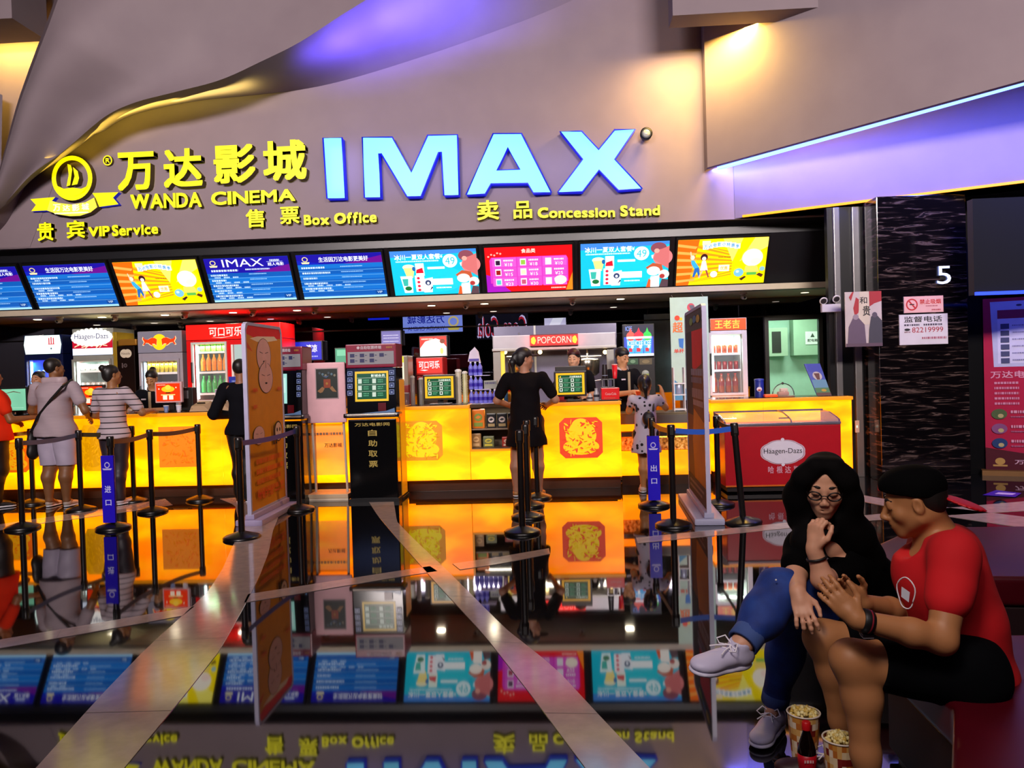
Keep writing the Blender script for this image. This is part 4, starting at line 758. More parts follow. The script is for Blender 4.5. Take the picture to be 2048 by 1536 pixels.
# ================================================================ things on the counters
def onc(px_, Y, z): return Vector((at(px_, 800, Y).x, Y, z))
ZL, ZM, ZR = 1.052, 1.05, 1.022
def monitor(x0, y0, x1, y1, Y, items, e, bez, label, cat='monitor', zt=ZM, frame_px=0, back=.05, name='monitor'):
    a, c, e_, g = pxr(x0, y0, x1, y1, Y); t = thing(name, ((a+e_)/2, Y+.05, zt), label, cat); fw_ = (e_-a)*.07
    b = MB(); b.box(((a+e_)/2, Y+back/2+.003, (c+g)/2), (e_-a+2*fw_, back, g-c+2*fw_), mt(bez, .35), bev=.01); b.build('casing', t)
    b = MB(); pflat(b, x0, y0, x1, y1, Y, items, e, .25, off=.004); b.build('screen', t)
    b = MB(); b.box(((a+e_)/2, Y+.10, (zt+c)/2+.03), (.07, .05, max(.03, c-zt+.06)), mt('#1c1a1a', .3), bev=.005); b.box(((a+e_)/2, Y+.10, zt+.008), (.26, .20, .016), mt('#1c1a1a', .3), bev=.005); b.build('stand', t); return t
gm = [('r', 0, 0, 1, 1, '#ffb820'), ('r', .08, .09, .92, .91, '#0c4a2c'), ('p', [(.12, .8), (.17, .88), (.18, .8)], '#ffd838'), ('t', '万达影城会员', .48, .79, .90, .87, '#e8f8e8')]
for r_ in range(3):
    y = .57-r_*.22; gm.append(('r', .09, y+.20, .91, y+.207, '#e8f0e0'))
    for c_ in range(2): x = .12+c_*.40; gm += [('r', x, y+.02, x+.11, y+.17, '#c8d8c8'), ('e', x+.055, y+.10, .03, .045, '#20302a'), ('d', x+.16, y+.11, x+.32, .04, r_*2+c_, '#58a078'), ('d', x+.16, y+.04, x+.30, .04, r_*3+c_, '#58a078')]
monitor(850, 753, 907, 796, 9.75, gm, 1.0, '#1a1410', 'customer display with a green price table in a yellow border beside the soda dispenser')
mm = monitor(1112, 746, 1169, 789, 9.75, gm, 1.0, '#1a1210', 'customer display with a green price table in a yellow border before the smiling cashier')
b = MB(); pbox(b, 1110, 732, 1172, 744, 9.80, .22, mt('#1c1210', .4), .01); b.build('till_casing', mm)
rdm = [('r', 0, 0, 1, 1, '#f03408'), ('e', .5, .68, .28, .17, '#ffc020'), ('e', .5, .78, .12, .14, '#ffd040'), ('p', [(.42, .5), (.58, .5), (.62, .44), (.38, .44)], '#382008'), ('r', .2, .33, .8, .38, '#ffe080'), ('r', .28, .08, .46, .32, '#ffe8d0'), ('r', .54, .08, .72, .32, '#ffe8d0'), ('d', .06, .9, .4, .04, 3, '#ffd0b0'), ('e', .12, .7, .03, .04, '#ffe0c0'), ('e', .85, .76, .03, .04, '#ffe0c0')]
monitor(313, 767, 360, 802, 9.75, rdm, 1.05, '#c8a0a4', 'pink framed customer display with a red festive picture beside the red double fridge', zt=ZL)
monitor(160, 773, 205, 809, 9.75, rdm, 1.05, '#241818', 'black framed customer display with a red festive picture between the two back turned customers', zt=ZL)
monitor(4, 778, 52, 821, 9.9, [('r', 0, 0, 1, 1, '#8adcb4'), ('p', [(.2, .82), (.5, .9), (.8, .82), (.8, .8), (.5, .86), (.2, .8)], '#6a4030'), ('r', .1, .1, .9, .14, '#a8ecc8')], .8, '#1a1a18', 'black monitor with a pale green screen at the far left of the counter', zt=ZL)
t = thing('till', onc(70, 9.95, ZL), 'black till housing between the green monitor and the man with the shoulder bag', 'till'); b = MB(); pbox(b, 56, 770, 84, 830, 9.95, .35, mt('#16140f', .4), .015, z0=ZL); b.build('body', t); b = MB(); pflat(b, 60, 800, 78, 820, 9.95, [('r', 0, 0, 1, 1, '#2c2a24')]); b.build('keypad', t)
# two price tag boxes and card reader
for x0, x1, lab in ((380, 420, 'beige ticket printer box left of the white price card on the left counter'), (421, 462, 'beige ticket printer box behind the banner stand end of the counter')):
    a, c, e_, g = pxr(x0, 803, x1, 828, 9.72); t = thing('ticket_printer', ((a+e_)/2, 9.8, ZL), lab, 'printer'); h = g-ZL
    b = MB(); v = [(a, 9.7, ZL), (e_, 9.7, ZL), (e_, 9.92, ZL), (a, 9.92, ZL), (a+.02, 9.72, ZL+h*.55), (e_-.08, 9.72, ZL+h*.55), (e_-.06, 9.9, ZL+h), (a+.04, 9.9, ZL+h)]
    b.add(v, [(0, 1, 5, 4), (1, 2, 6, 5), (2, 3, 7, 6), (3, 0, 4, 7), (4, 5, 6, 7), (3, 2, 1, 0)], mt('#a88a68', .5)); b.build('body', t)
    b = MB(); b.box(((a+e_)/2-.02, 9.80, ZL+h*.82), ((e_-a)*.4, .012, .012), blk, rx=.8); b.box((a+.03, 9.715, ZL+.03), (.012, .012, .012), blk); b.build('slot', t)
p_ = onc(433, 9.98, ZL); t = thing('price_card', p_, 'white upright card with lilac lines on the left counter', 'card'); b = MB(); pbox(b, 430, 778, 458, 806, 9.98, .01, white, z0=ZL); b.build('holder', t); b = MB(); pflat(b, 431, 779, 457, 800, 9.98, [('r', 0, 0, 1, 1, '#c4b0c8'), ('d', .1, .7, .9, .1, 1, '#60486c'), ('d', .1, .4, .9, .1, 2, '#60486c'), ('d', .1, .1, .9, .1, 4, '#60486c')], .15); b.build('print', t)
p_ = onc(462, 9.66, ZL); t = thing('standing_sign', p_, 'blue upright card stand beside the person behind the banner', 'sign'); b = MB(); pbox(b, 458, 753, 486, 804, 10.1, .012, mt('#2030a0', .4), z0=ZL); b.build('board', t); b = MB(); pflat(b, 459, 757, 485, 775, 10.1, [('d', .2, .6, .9, .2, 3, '#a8b8ff'), ('d', .2, .2, .8, .2, 4, '#a8b8ff')], .3); b.build('print', t)
p_ = onc(372, 9.8, ZL); t = thing('card_reader', p_, 'small black card reader between the pink display and the printer box', 'card reader'); b = MB(); pbox(b, 362, 775, 386, 826, 9.95, .12, mt('#14120f', .35), .01, z0=ZL); b.build('body', t); b = MB(); pflat(b, 367, 781, 377, 797, 9.95, [('r', 0, 0, 1, 1, '#6c6c70')]); b.build('screen', t)
for i, (x, c_) in enumerate(((332, '#6078a8'), (357, '#b8b8c8'), (174, '#a8c0b8'))):
    p_ = onc(x, 9.64, ZL); t = thing('paper_cup', p_, ('blue printed paper cup below the pink framed display', 'white paper cup right of the blue printed one', 'white paper cup between the two back turned customers')[i], 'cup')
    b = MB(); b.lathe([(.022, 0), (.032, .085), (.029, .085), (.02, .01)], p_, mt(c_, .4), 16); b.build('body', t); b = MB(); b.lathe([(.034, .080), (.034, .088)], p_, white, 16); b.build('rim', t)
# drinks packs stacked beside the goods case
def shrink_bottle():
    t = thing('water_bottle', (0, 0, 0), None, None)
    b = MB(); b.lathe([(.026, 0), (.028, .01), (.028, .05), (.025, .065), (.028, .08), (.028, .105), (.012, .135), (.011, .15)], (0, 0, 0), mt('#7878d8', .15), 12); b.build('body', t)
    b = MB(); b.lathe([(.013, .148), (.013, .165)], (0, 0, 0), mt('#d8d8f0', .4), 10); b.build('cap', t)
    b = MB(); b.lathe([(.029, .035), (.029, .075)], (0, 0, 0), mt('#3a2ca8', .4), 12); b.build('wrapper', t); return t
wb = shrink_bottle(); wy = 9.70; first = True
for row, (z, n_b) in enumerate(((ZM+.008, 6), (ZM+.178, 3), (ZM+.348, 3))):
    sx0 = onc(943, wy, 0).x
    b = MB(); b.box((sx0+.0275*(n_b*2-1)-.0005*0, wy+.03, z-.004), (.058*n_b+.01, .16, .006), mt('#d8d0f8', .3)); b.build('shrink_tray', None, 'clear lilac tray under the %s row of small blue bottles' % ('bottom', 'middle', 'top')[row], 'tray', 'trays between the bottle rows')
    for k in range(n_b):
        o = wb if first else dup(wb); first = False; place(o, (sx0+.002+k*.057, wy, z)); tag(o, 'small blue water bottle in the %s row on the counter by the capped woman' % ('bottom', 'middle', 'top')[row], 'bottle', 'blue bottles in the %s row' % ('bottom', 'middle', 'top')[row])
p_ = onc(951, 9.73, ZM+.516); t = thing('carton_topper', p_, 'white peaked carton standing on the stacked water bottles', 'carton'); b = MB(); w_ = .075
b.add([(p_.x-w_, 9.69, p_.z), (p_.x+w_, 9.69, p_.z), (p_.x+w_*.75, 9.73, p_.z+.12), (p_.x+.01, 9.73, p_.z+.18), (p_.x-w_*.7, 9.73, p_.z+.12), (p_.x-w_, 9.77, p_.z), (p_.x+w_, 9.77, p_.z)], [(0, 1, 2, 3, 4), (5, 4, 3, 2, 6), (1, 6, 2), (0, 4, 5), (0, 5, 6, 1)], mt('#c8bcd0', .5)); b.build('carton', t); b = MB(); b.box((p_.x, 9.688, p_.z+.02), (.12, .004, .03), mt('#5040a0')); b.build('stripe', t)
t = thing('snack_carton', onc(981, 9.75, ZM+.19), 'grey green carton on the bottle pack left of the capped woman', 'box'); b = MB(); pbox(b, 968, 761, 994, 786, 9.73, .1, mt('#8a8c84', .4), .004, z0=ZM+.178); b.build('box', t); b = MB(); pflat(b, 970, 763, 992, 768, 9.73, [('d', 0, 0, 1, .8, 3, '#4a4468')]); b.build('print', t)
for i, (x, c_, l_) in enumerate(((1001, '#c8a8c8', 'pale drink can with a red dot beside the water bottles'), (1012, '#3a6890', 'blue drink can between the pale can and the capped woman'))):
    o = can(c_, '#d0d0d8', .15, .026)(); place(o, onc(x, 9.62, ZM+.002)); tag(o, l_, 'can')
p_ = onc(1018, 9.74, ZM+.0); t = thing('crisp_bag', p_, 'orange crisp bag leaning behind the cans beside the capped woman', 'crisps'); b = MB(); b.ball(p_+Vector((0, .03, .17)), (.07, .03, .085), mt('#f07818', .35)); b.box(p_+Vector((0, .03, .08)), (.10, .05, .16), mt('#e8a020', .35), bev=.012); b.build('bag', t); b = MB(); b.ball(p_+Vector((0, .0, .17)), (.035, .012, .03), mt('#d01818', .4)); b.build('badge', t)
# goods in the case
gi = 0; CY_ = CF+.14
for (x0, x1, y0, y1, c1, c2, nm, lab) in ((944, 969, 822, 860, '#e07818', '#7a9030', 'snack_box', 'orange and green box at the left of the upper case shelf'), (973, 992, 829, 858, '#17161c', '#d8c8c0', 'snack_bag', 'black snack bag with a pale swirl, leftmost of three'), (994, 1014, 829, 858, '#17161c', '#c8b8b0', 'snack_bag', 'black snack bag with a pale swirl, middle of three'), (1016, 1034, 829, 858, '#17161c', '#d0c0b8', 'snack_bag', 'black snack bag with a pale swirl, nearest the capped woman'),
        (943, 962, 869, 897, '#a07848', '#d0a870', 'snack_box', 'light brown box at the left of the lower case shelf'), (966, 988, 876, 898, '#6a7048', '#c8b838', 'snack_box', 'olive box with a yellow badge on the lower case shelf'), (1004, 1025, 878, 898, '#b83828', '#e8c8b0', 'snack_box', 'red and white box at the right of the lower case shelf')):
    a, c, e_, g = pxr(x0, y0, x1, y1, CY_); zb = .753 if y1 < 865 else .52; t = thing(nm, ((a+e_)/2, CY_+.05, zb), lab, 'box' if 'box' in nm else 'snack'); h = g-c
    b = MB(); b.box(((a+e_)/2, CY_+.05, zb+h/2), (e_-a, .09, h), mt(c1, .35), bev=.012); b.build('body', t)
    b = MB(); b.flat((Vector((a, CY_-.001, zb)), X, Z), e_-a, h, [('e', .5, .58, .32, .2, c2), ('r', .15, .1, .85, .3, '#a08858' if 'bag' in nm else c2), ('p', [(.25, .55), (.5, .68), (.75, .6), (.5, .5)], c1)]); b.build('print', t)
# right of the capped woman
t = thing('red_tray', onc(1122, 9.68, ZM), 'dark red menu folder lying open below the middle customer display', 'folder'); b = MB(); p_ = onc(1116, 9.66, ZM); b.box(p_+Vector((0, 0, .03)), (.15, .02, .06), mt('#901820', .3), rx=-.5); b.box(p_+Vector((.0, -.01, .012)), (.20, .1, .02), mt('#601018', .3)); b.build('folder', t); b = MB(); b.box(p_+Vector((-.02, -.012, .045)), (.06, .004, .01), mt('#d8a0a0'), rx=-.5); b.build('print', t)
for i, (x, h, c_) in enumerate(((1180, .09, '#a8a4a0'), (1193, .15, '#8c9098'))):
    p_ = onc(x, 9.66, ZM); t = thing('sauce_dispenser', p_, ('short white lidded jar right of the middle customer display', 'grey pump jar left of the red branded box')[i], 'jar')
    b = MB(); b.lathe([(.032, 0), (.034, .01), (.034, h*.6), (.02, h*.8), (.02, h)], p_, mt(c_, .3), 16); b.build('body', t); b = MB(); b.lathe([(.036, h*.30), (.036, h*.5)], p_, mt('#282c38', .3), 16); b.build('band', t)
a, c, e_, g = pxr(1203, 779, 1239, 804, 9.62); t = thing('napkin_box', ((a+e_)/2, 9.7, ZM), 'red box with white brand script under the straw rack on the counter', 'box')
b = MB(); b.box(((a+e_)/2, 9.71, (ZM+g)/2+.01), (e_-a, .2, g-ZM+.02), mt('#d01018', .3), bev=.008); b.build('body', t); b = MB(); pflat(b, 1205, 782, 1237, 803, 9.61, [('t', 'Coca-Cola', .18, .62, .86, .86, '#ffe0e0'), ('d', .1, .3, .8, .06, 3, '#f08060')], .3); b.build('print', t)
b = MB(); b.box(((a+e_)/2, 9.71, ZM+.006), (e_-a+.05, .24, .012), blk); b.build('base', t)
a, c, e_, g = pxr(1203, 758, 1230, 778, 9.64); z_ = at(1215, 779, 9.62).z+.022; t = thing('straw_rack', ((a+e_)/2, 9.70, z_), 'grey straw and lid rack standing on the red branded box', 'rack'); b = MB()
for k in range(3): b.box((a+.01+k*(e_-a-.02)/2, 9.70, (z_+g)/2+.0), (.008, .1, g-z_), chrome)
b.box(((a+e_)/2, 9.70, g-.004), (e_-a, .1, .008), chrome); b.box(((a+e_)/2, 9.70, z_+.005), (e_-a, .1, .01), chrome); b.build('frame', t); b = MB(); b.box(((a+e_)/2+.02, 9.70, (z_+g)/2), (.05, .08, (g-z_)*.7), mt('#302c48')); b.build('lids', t)
for i, (x, y0, y1, c_, r_, l_) in enumerate(((1211, 729, 757, '#1c1416', .028, 'dark stack of paper cups on the straw rack'), (1231, 728, 757, '#d01420', .028, 'tall red paper cup on the straw rack corner'))):
    p_ = onc(x, 9.69, 0); z0_, z1_ = at(x, y1, 9.69).z, at(x, y0, 9.69).z; z0_ = z_+(z1_-z0_)*0+.115*0 if 0 else max(z0_, g+.002); p_.z = z0_; h = z1_-z0_; t = thing('paper_cup', p_, l_, 'cup')
    b = MB(); b.lathe([(r_*1.25, 0), (r_*1.3, .01), (r_*1.2, h*.4), (r_, h)] if i == 0 else [(r_*.85, 0), (r_*1.3, h), (r_*1.1, h)], p_, mt(c_, .35), 18); b.build('body', t)
    b = MB(); b.lathe([(r_*1.32, h*.2), (r_*1.32, h*.24)] if i == 0 else [(r_*1.33, h-.012), (r_*1.33, h)], p_, mt('#8890a8' if i == 0 else '#f0b0a8'), 18); b.build('rim', t)
# behind the left display: cups, canisters
for i, (x, y0, y1, r_, c_, nm, l_) in enumerate(((826, 751, 800, .028, '#a89c98', 'canister', 'pale slim canister left of the green price display'), (843, 755, 790, .03, '#90908c', 'canister', 'steel canister half hidden by the green price display'), (812, 785, 812, .045, '#8c8088', 'glass_jar', 'clear plastic jar on the counter right of the ticket machine'), (918, 738, 795, .04, '#b8b09c', 'cup_stack', 'tall stack of wrapped cups right of the green price display'), (931, 742, 795, .035, '#b8b488', 'cup_stack', 'yellowish stack of wrapped cups beside the water bottles'))):
    p_ = onc(x, 9.92, ZM); h = at(x, y0, 9.92).z-ZM; t = thing(nm, p_, l_, 'stack' if 'stack' in nm else 'container'); b = MB()
    if nm == 'cup_stack':
        pr_ = []
        for k in range(12): pr_ += [(r_*.85, h*k/12.5), (r_, h*(k+.8)/12.5)]
        b.lathe(pr_, p_, mt(c_, .3), 16)
    else: b.lathe([(r_, 0), (r_, h*.92), (r_*.9, h*.93)], p_, mt(c_, .25, alpha=.6 if 'jar' in nm else 1), 18)
    b.build('body', t); b = MB(); b.lathe([(r_*1.05, h*.92), (r_*1.05, h*.97), (r_*.4, h)], p_, mt('#d0ccc8', .3), 18); b.build('lid', t)
t = thing('tall_back_pole', (0, 0, 0), None, None); bpy.data.objects.remove(t)
# right counter: canister, cake dome, tray, slanted advert, white rack
p_ = onc(1519, 10.0, ZR); t = thing('canister', p_, 'blue canister with a pale badge on the right counter', 'container'); h = at(1519, 757, 10.0).z-ZR; b = MB(); b.lathe([(.055, 0), (.055, h*.9), (.05, h*.92)], p_, mt('#1c2880', .35), 24); b.build('body', t); b = MB(); b.lathe([(.058, h*.88), (.058, h*.97), (.02, h)], p_, mt('#28348c', .3), 24); b.build('lid', t); b = MB(); pflat(b, 1513, 774, 1524, 783, 9.94, [('e', .5, .5, .48, .5, '#d8d0d8'), ('e', .5, .3, .3, .2, '#a04030')]); b.build('badge', t)
p_ = onc(1566, 9.98, ZR); t = thing('cake_dome', p_, 'glass dome over pastries on the right counter', 'cake dome'); h = at(1566, 769, 9.98).z-ZR
b = MB(); b.lathe([(.13, .015), (.13, h*.45), (.11, h*.75), (.06, h*.95), (.01, h)], p_, mt('#d8ffe8', .05, alpha=.16), 28); b.tube([p_+Vector((.13*cos(q), -.02, .02+h*.96*sin(q))) for q in [k*pi/12 for k in range(13)]], .006, blk, 6); b.ball(p_+Vector((0, 0, h+.015)), .016, blk); b.build('dome', t); b = MB(); b.lathe([(.14, 0), (.14, .014)], p_, mt('#806050', .3), 28); b.build('plate', t)
b = MB(); b.box(p_+Vector((0, 0, .04)), (.13, .1, .05), mt('#a85848', .5), bev=.02); b.box(p_+Vector((.01, 0, .085)), (.09, .07, .04), mt('#d0a090', .5), bev=.015); b.build('pastry', t)
p_ = onc(1541, 9.90, ZR); t = thing('tray', p_, 'bright orange shallow tray before the blue canister', 'tray'); b = MB(); b.box(p_+Vector((0, 0, .02)), (.155, .1, .03), mt('#e85010', .35, .3*0), bev=.008); b.build('tray', t); b = MB(); b.box(p_+Vector((0, 0, .037)), (.13, .08, .004), mt('#f08840', .4)); b.build('liner', t)
p_ = onc(1640, 9.95, ZR); h = at(1640, 727, 9.95).z-ZR; t = thing('standing_sign', p_, 'slanted blue advert stand at the right end of the right counter', 'sign'); b = MB()
d0 = Vector((-.10, .10, h)); w_ = .085; bl = p_+Vector((-.03, 0, .0)); b.add([bl, bl+X*2*w_, bl+X*2*w_+d0, bl+d0-X*.02, bl+YY*.02, bl+X*2*w_+YY*.02, bl+X*2*w_+d0+YY*.02, bl+d0-X*.02+YY*.02], [(0, 1, 2, 3), (7, 6, 5, 4), (0, 3, 7, 4), (1, 5, 6, 2), (3, 2, 6, 7), (0, 4, 5, 1)], mt('#2c3c9c', .4)); b.build('board', t)
b = MB(); u_, v_ = X*2*w_, d0; b.flat((bl-YY*.001, u_.normalized(), v_), u_.length, 1, [('r', 0, .75, 1, 1, '#3040c0'), ('r', 0, .25, 1, .5, '#6aa0c8'), ('r', 0, .1, 1, .25, '#508858'), ('r', 0, 0, 1, .1, '#683830'), ('e', .5, .62, .32, .13, '#d8c8d0'), ('p', [(.3, .7), (.7, .7), (.6, .5), (.4, .5)], '#682828'), ('e', .6, .17, .18, .04, '#d8a828')], .3); b.build('print', t)
b = MB(); b.rod(p_+Vector((.03, .14, 0)), p_+Vector((-.02, .12, h*.7)), .005, blk); b.build('strut', t)
a, c, e_, g = pxr(1350, 735, 1368, 800, 10.0); t = thing('condiment_rack', ((a+e_)/2, 10.1, .88), 'small white rack holding a jar behind the right banner stand', 'rack'); b = MB()
for z_ in (.9, 1.08, 1.22): b.box(((a+e_)/2, 10.08, z_), (e_-a+.04, .16, .015), white)
for x_ in (a-.01, e_+.01): b.box((x_, 10.08, (.88+g)/2), (.012, .15, g-.88), white)
b.build('frame', t)
o = can('#a8b0c8', '#c8b050', .13, .04, 'jar')(); place(o, ((a+e_)/2, 10.06, 1.09)); tag(o, 'pale jar with a gold lid on the white rack', 'jar')
# ================================================================ ticket machines
def kiosk(loc, w, label, seed, rz=0, on=True):
    t = thing('ticket_kiosk', (0, 0, 0), label, 'ticket machine', 'self service ticket machines'); bk = mt('#0a0a0c', .12); d = .5; h = w/2
    b = MB(); b.box((0, d/2, .47), (w*.98, d, .94), bk, bev=.012); b.box((0, d/2-.01, .02), (w*1.02, d+.04, .04), blk); b.build('cabinet', t)
    b = MB(); F0 = Vector((-w*.49, -.001, 0)); g = '#c8a850'
    it = [('t', '万达电影网', .14, .862, .86, .90, g)]+[('t', ch, .41, .75-.118*i, .59, .82-.118*i, g) for i, ch in enumerate('自助取票')]; b.flat((F0, X, Z), w*.98, 1, it, .35, off=.002); b.build('lettering', t)
    b = MB(); b.box((0, .06, .985), (w*1.14, .2, .055), mt('#140f14', .2), bev=.026); b.build('ledge', t); b = MB(); b.box((0, -.045, .99), (w*.98, .012, .022), mt('#a89c90', .25, metal=.5), bev=.005); b.build('ledge_trim', t)
    b = MB(); b.add([(-h, .0, 1.01), (h, .0, 1.01), (h, .035, 1.52), (-h, .035, 1.52), (-h, .42, 1.01), (h, .42, 1.01), (h, .42, 1.52), (-h, .42, 1.52)], [(0, 1, 2, 3), (5, 4, 7, 6), (0, 3, 7, 4), (1, 5, 6, 2), (3, 2, 6, 7), (0, 4, 5, 1)], bk); hd = b.build('head', t)
    U = Vector((0, .035, .51)); fr = (Vector((-h, -.002, 1.01)), X, U.normalized()); L = U.length
    b = MB(); scr_ = [('r', .17, .26, .85, .93, '#e0b428'), ('r', .21, .31, .81, .88, '#0c4a2c'), ('t', '影城会员', .50, .80, .78, .86, '#e8f8e8')]
    for r_ in range(3):
        y = .64-r_*.15; scr_.append(('r', .22, y+.14, .80, y+.145, '#d8e8d0'))
        for c_ in range(2): x = .235+c_*.29; scr_ += [('r', x, y+.02, x+.075, y+.12, '#c0d0c0'), ('d', x+.11, y+.08, x+.22, .025, r_+c_, '#58a078'), ('d', x+.11, y+.035, x+.22, .025, r_*5+c_, '#58a078')]
    if not on: scr_ = [('r', .12, .26, .62, .93, '#a8e8dc'), ('r', .16, .5, .58, .84, '#c8f4ec')]
    b.flat(fr, w, L, scr_, .95 if on else .8, .2, off=.003); b.build('screen', hd)
    b = MB(); ic_ = []
    for k, (y0, y1) in enumerate(((.84, .94), (.70, .80), (.55, .66), (.40, .51))):
        for x in (.02, .87): ic_ += [('r', x, y0, x+.10, y1, '#a8b8e8'), ('r', x+.012, y0+.012, x+.088, y1-.012, '#1c2a68'), ('r', x+.03, y0+.03, x+.07, y1-.04, '#a8b8e8')]
    ic_ += [('r', .64, .04, .80, .22, '#701018'), ('p', [(.3, .0), (.98, .0), (.97, .1), (.8, .04)], '#7898c8')]; b.flat(fr, w, L, ic_, .3, .2, off=.003); b.build('icons', hd)
    b = MB(); b.box((0, .22, 1.66), (w*1.03, .36, .27), mt('#7c1030', .3), bev=.012); tb = b.build('header', t)
    b = MB(); F1 = (Vector((-w*.5, .038, 1.53)), X, Z)
    hh = [('r', .03, .12, .97, .66, '#a09aa0'), ('t', '自助取票终端', .30, .76, .72, .90, '#e8d0d8'), ('e', .25, .83, .03, .06, '#e8d0d8'), ('d', .82, .78, .94, .08, 3, '#c08030')]
    for r_ in range(2):
        for k in range(4): x = .08+k*.2; y = .43-r_*.22; hh += [('r', x, y, x+.09, y+.15, '#1c2260'), ('p', [(x+.11, y+.05), (x+.11, y+.10), (x+.16, y+.075)], '#404868')] if k < 3 or r_ == 0 else []
    b.flat(F1, w, .27, hh, .35, off=.002); b.build('header_print', tb); place(t, loc, rz); return t
k1 = fl(745, 985); kw = .58
kiosk((at(746, 900, 8.95).x, 8.95, 0), .565, 'black ticket machine with a green price table screen, right of the lit pink rack', 1)
kiosk((at(568, 900, 9.0).x, 9.0, 0), .46, 'black ticket machine with a pale teal screen, partly behind the upright banner', 2, on=False)
for x in (612, 801):
    a = at(x, 900, 9.32); t = thing('kiosk_side_panel', (a.x, 9.3, 0), 'tall amber upright side board '+('between the banner and the pink poster rack' if x < 700 else 'right of the black ticket machine'), 'panel')
    b = MB(); b.box((a.x+.02 if x < 700 else a.x+.03, 9.3, .70), (.03, .30, 1.36), mt('#e08808', .4, .45), bev=.006); b.build('board', t); b = MB(); b.box((a.x+.02 if x < 700 else a.x+.03, 9.3, .01), (.06, .36, .02), blk); b.build('foot', t)  # amber glow put into the board's colour; the board is no lamp
# pink standing rack with the poster
RK = 9.2; a, c, e_, g = pxr(611, 725, 691, 846, RK); t = thing('poster_rack', ((a+e_)/2, RK, 0), 'pale pink poster rack with clear lower stand between the ticket machines', 'rack')
b = MB(); b.box(((a+e_)/2, RK+.02, (c+g)/2), (e_-a, .04, g-c), mt('#d8a8b0', .5), bev=.018); b.build('board', t)
b = MB(); pflat(b, 631, 736, 677, 798, RK, [('r', 0, 0, 1, 1, '#e8c8cc'), ('r', .04, .03, .96, .97, '#0c2620'), ('r', .36, .36, .66, .64, '#c04810'), ('e', .5, .5, .05, .04, '#e0a030'), ('p', [(.08, .26), (.3, .4), (.4, .34), (.3, .22), (.2, .2)], '#c89058'), ('p', [(.92, .22), (.72, .42), (.62, .34), (.74, .24)], '#c89058')]+[('e', .2+.13*k, .84-.04*(k % 3), .05, .04, ('#506878', '#78a0b8', '#b0a890')[k % 3]) for k in range(6)]+[('p', [(.3, .74), (.5, .68), (.62, .76), (.5, .74)], '#5878a8')], .12); b.build('poster', t)
b = MB(); ac = mt('#d8a878', .2, alpha=.35); pbox(b, 618, 848, 690, 950, RK+.1, .012, ac); b.build('clear_panel', t); b = MB(); pflat(b, 645, 885, 688, 895, RK+.09, [('t', '万达影城', .1, .1, .9, .9, '#2a1c14')]); pflat(b, 622, 862, 688, 872, RK+.09, [('d', 0, .2, 1, .5, 5, '#8a6848')]); b.build('lettering', t)
b = MB(); zf = .0; b.box(((a+e_)/2+.01, RK+.13, .045), (e_-a, .42, .05), mt('#c8b090', .4), bev=.008); b.box(((a+e_)/2+.01, RK-.06, .03), (e_-a, .03, .06), mt('#e0d0b8', .4)); b.box(((a+e_)/2+.01, RK+.13, .011), (e_-a-.05, .38, .02), blk); b.build('base', t)
b = MB()
for x_ in (a+.05, e_-.05): b.rod((x_, RK+.13, .05), (x_, RK+.05, c+.1), .015, mt('#c8b8a8', .3))
b.build('post', t)
# ================================================================ banner stands
def banner(A, B_, h, label, items, e, base_items, board, face_side, foot_col):
    A, B_ = Vector(A), Vector(B_); u = (B_-A); L = u.length; u.normalize(); n = Z.cross(u) if face_side > 0 else u.cross(Z); t = thing('banner_stand', (A+B_)/2, label, 'banner stand')
    fr = (A, u, Z) if face_side < 0 else (B_, -u, Z)
    z0 = .10; rd = .07; out = [(0, z0), (L, z0), (L, h-rd), (L-rd*.3, h-rd*.3), (L-rd, h), (rd, h), (rd*.3, h-rd*.3), (0, h-rd)]
    O = fr[0]; N_ = fr[1].cross(Z)
    b = MB(); w = .03; inn = [(w, z0+w), (L-w, z0+w), (L-w, h-rd-w*.3), (L-rd-w*.3, h-w), (rd+w*.3, h-w), (w, h-rd-w*.3)]
    b.prism([out, inn], (O-N_*.02, fr[1], Z), .04, mt('#b4b0cc', .35)); b.build('frame', t)
    b = MB(); b.prism([inn], (O-N_*.008, fr[1], Z), .016, mt(board, .5)); pn = b.build('board', t)
    b = MB(); b.flat((O+fr[1]*w+Vector((0, 0, z0+w)), fr[1], Z), L-2*w, h-z0-2*w, items, e, .7, off=.012); b.build('print', pn)
    b = MB(); c = (A+B_)/2; ang = math.atan2(u.y, u.x); b.box(c+Vector((0, 0, .03)), (L+.06, .27, .06), mt(foot_col, .4), rz=ang, bev=.02); b.box(c+Vector((0, 0, .085)), (L, .09, .05), mt(foot_col, .4), rz=ang, bev=.012); b.build('foot', t)
    return t
face = lambda cx, cy, rx, ry: [('e', cx, cy, rx*1.05, ry*1.03, '#2a1414'), ('e', cx, cy, rx, ry, '#e8b4ac'), ('p', [(cx-rx*.6, cy+ry*.2), (cx-rx*.15, cy+ry*.12), (cx-rx*.15, cy+ry*.15), (cx-rx*.6, cy+ry*.24)], '#2a1414'), ('p', [(cx+rx*.6, cy+ry*.2), (cx+rx*.15, cy+ry*.12), (cx+rx*.15, cy+ry*.15), (cx+rx*.6, cy+ry*.24)], '#2a1414'), ('e', cx, cy-ry*.35, rx*.16, ry*.06, '#2a1414')]
bi = [('r', 0, 0, 1, 1, '#e2920a'), ('p', [(0, 1), (1, 1), (1, .945), (.8, .94), (.6, .925), (.3, .93), (0, .955)], '#e81c10'), ('p', [(.1, .93), (.3, .945), (.8, .955), (.9, .935), (.6, .92), (.3, .915)], '#f8e0c0'), ('p', [(0, .92), (.16, .86), (0, .88)], '#e05008')]
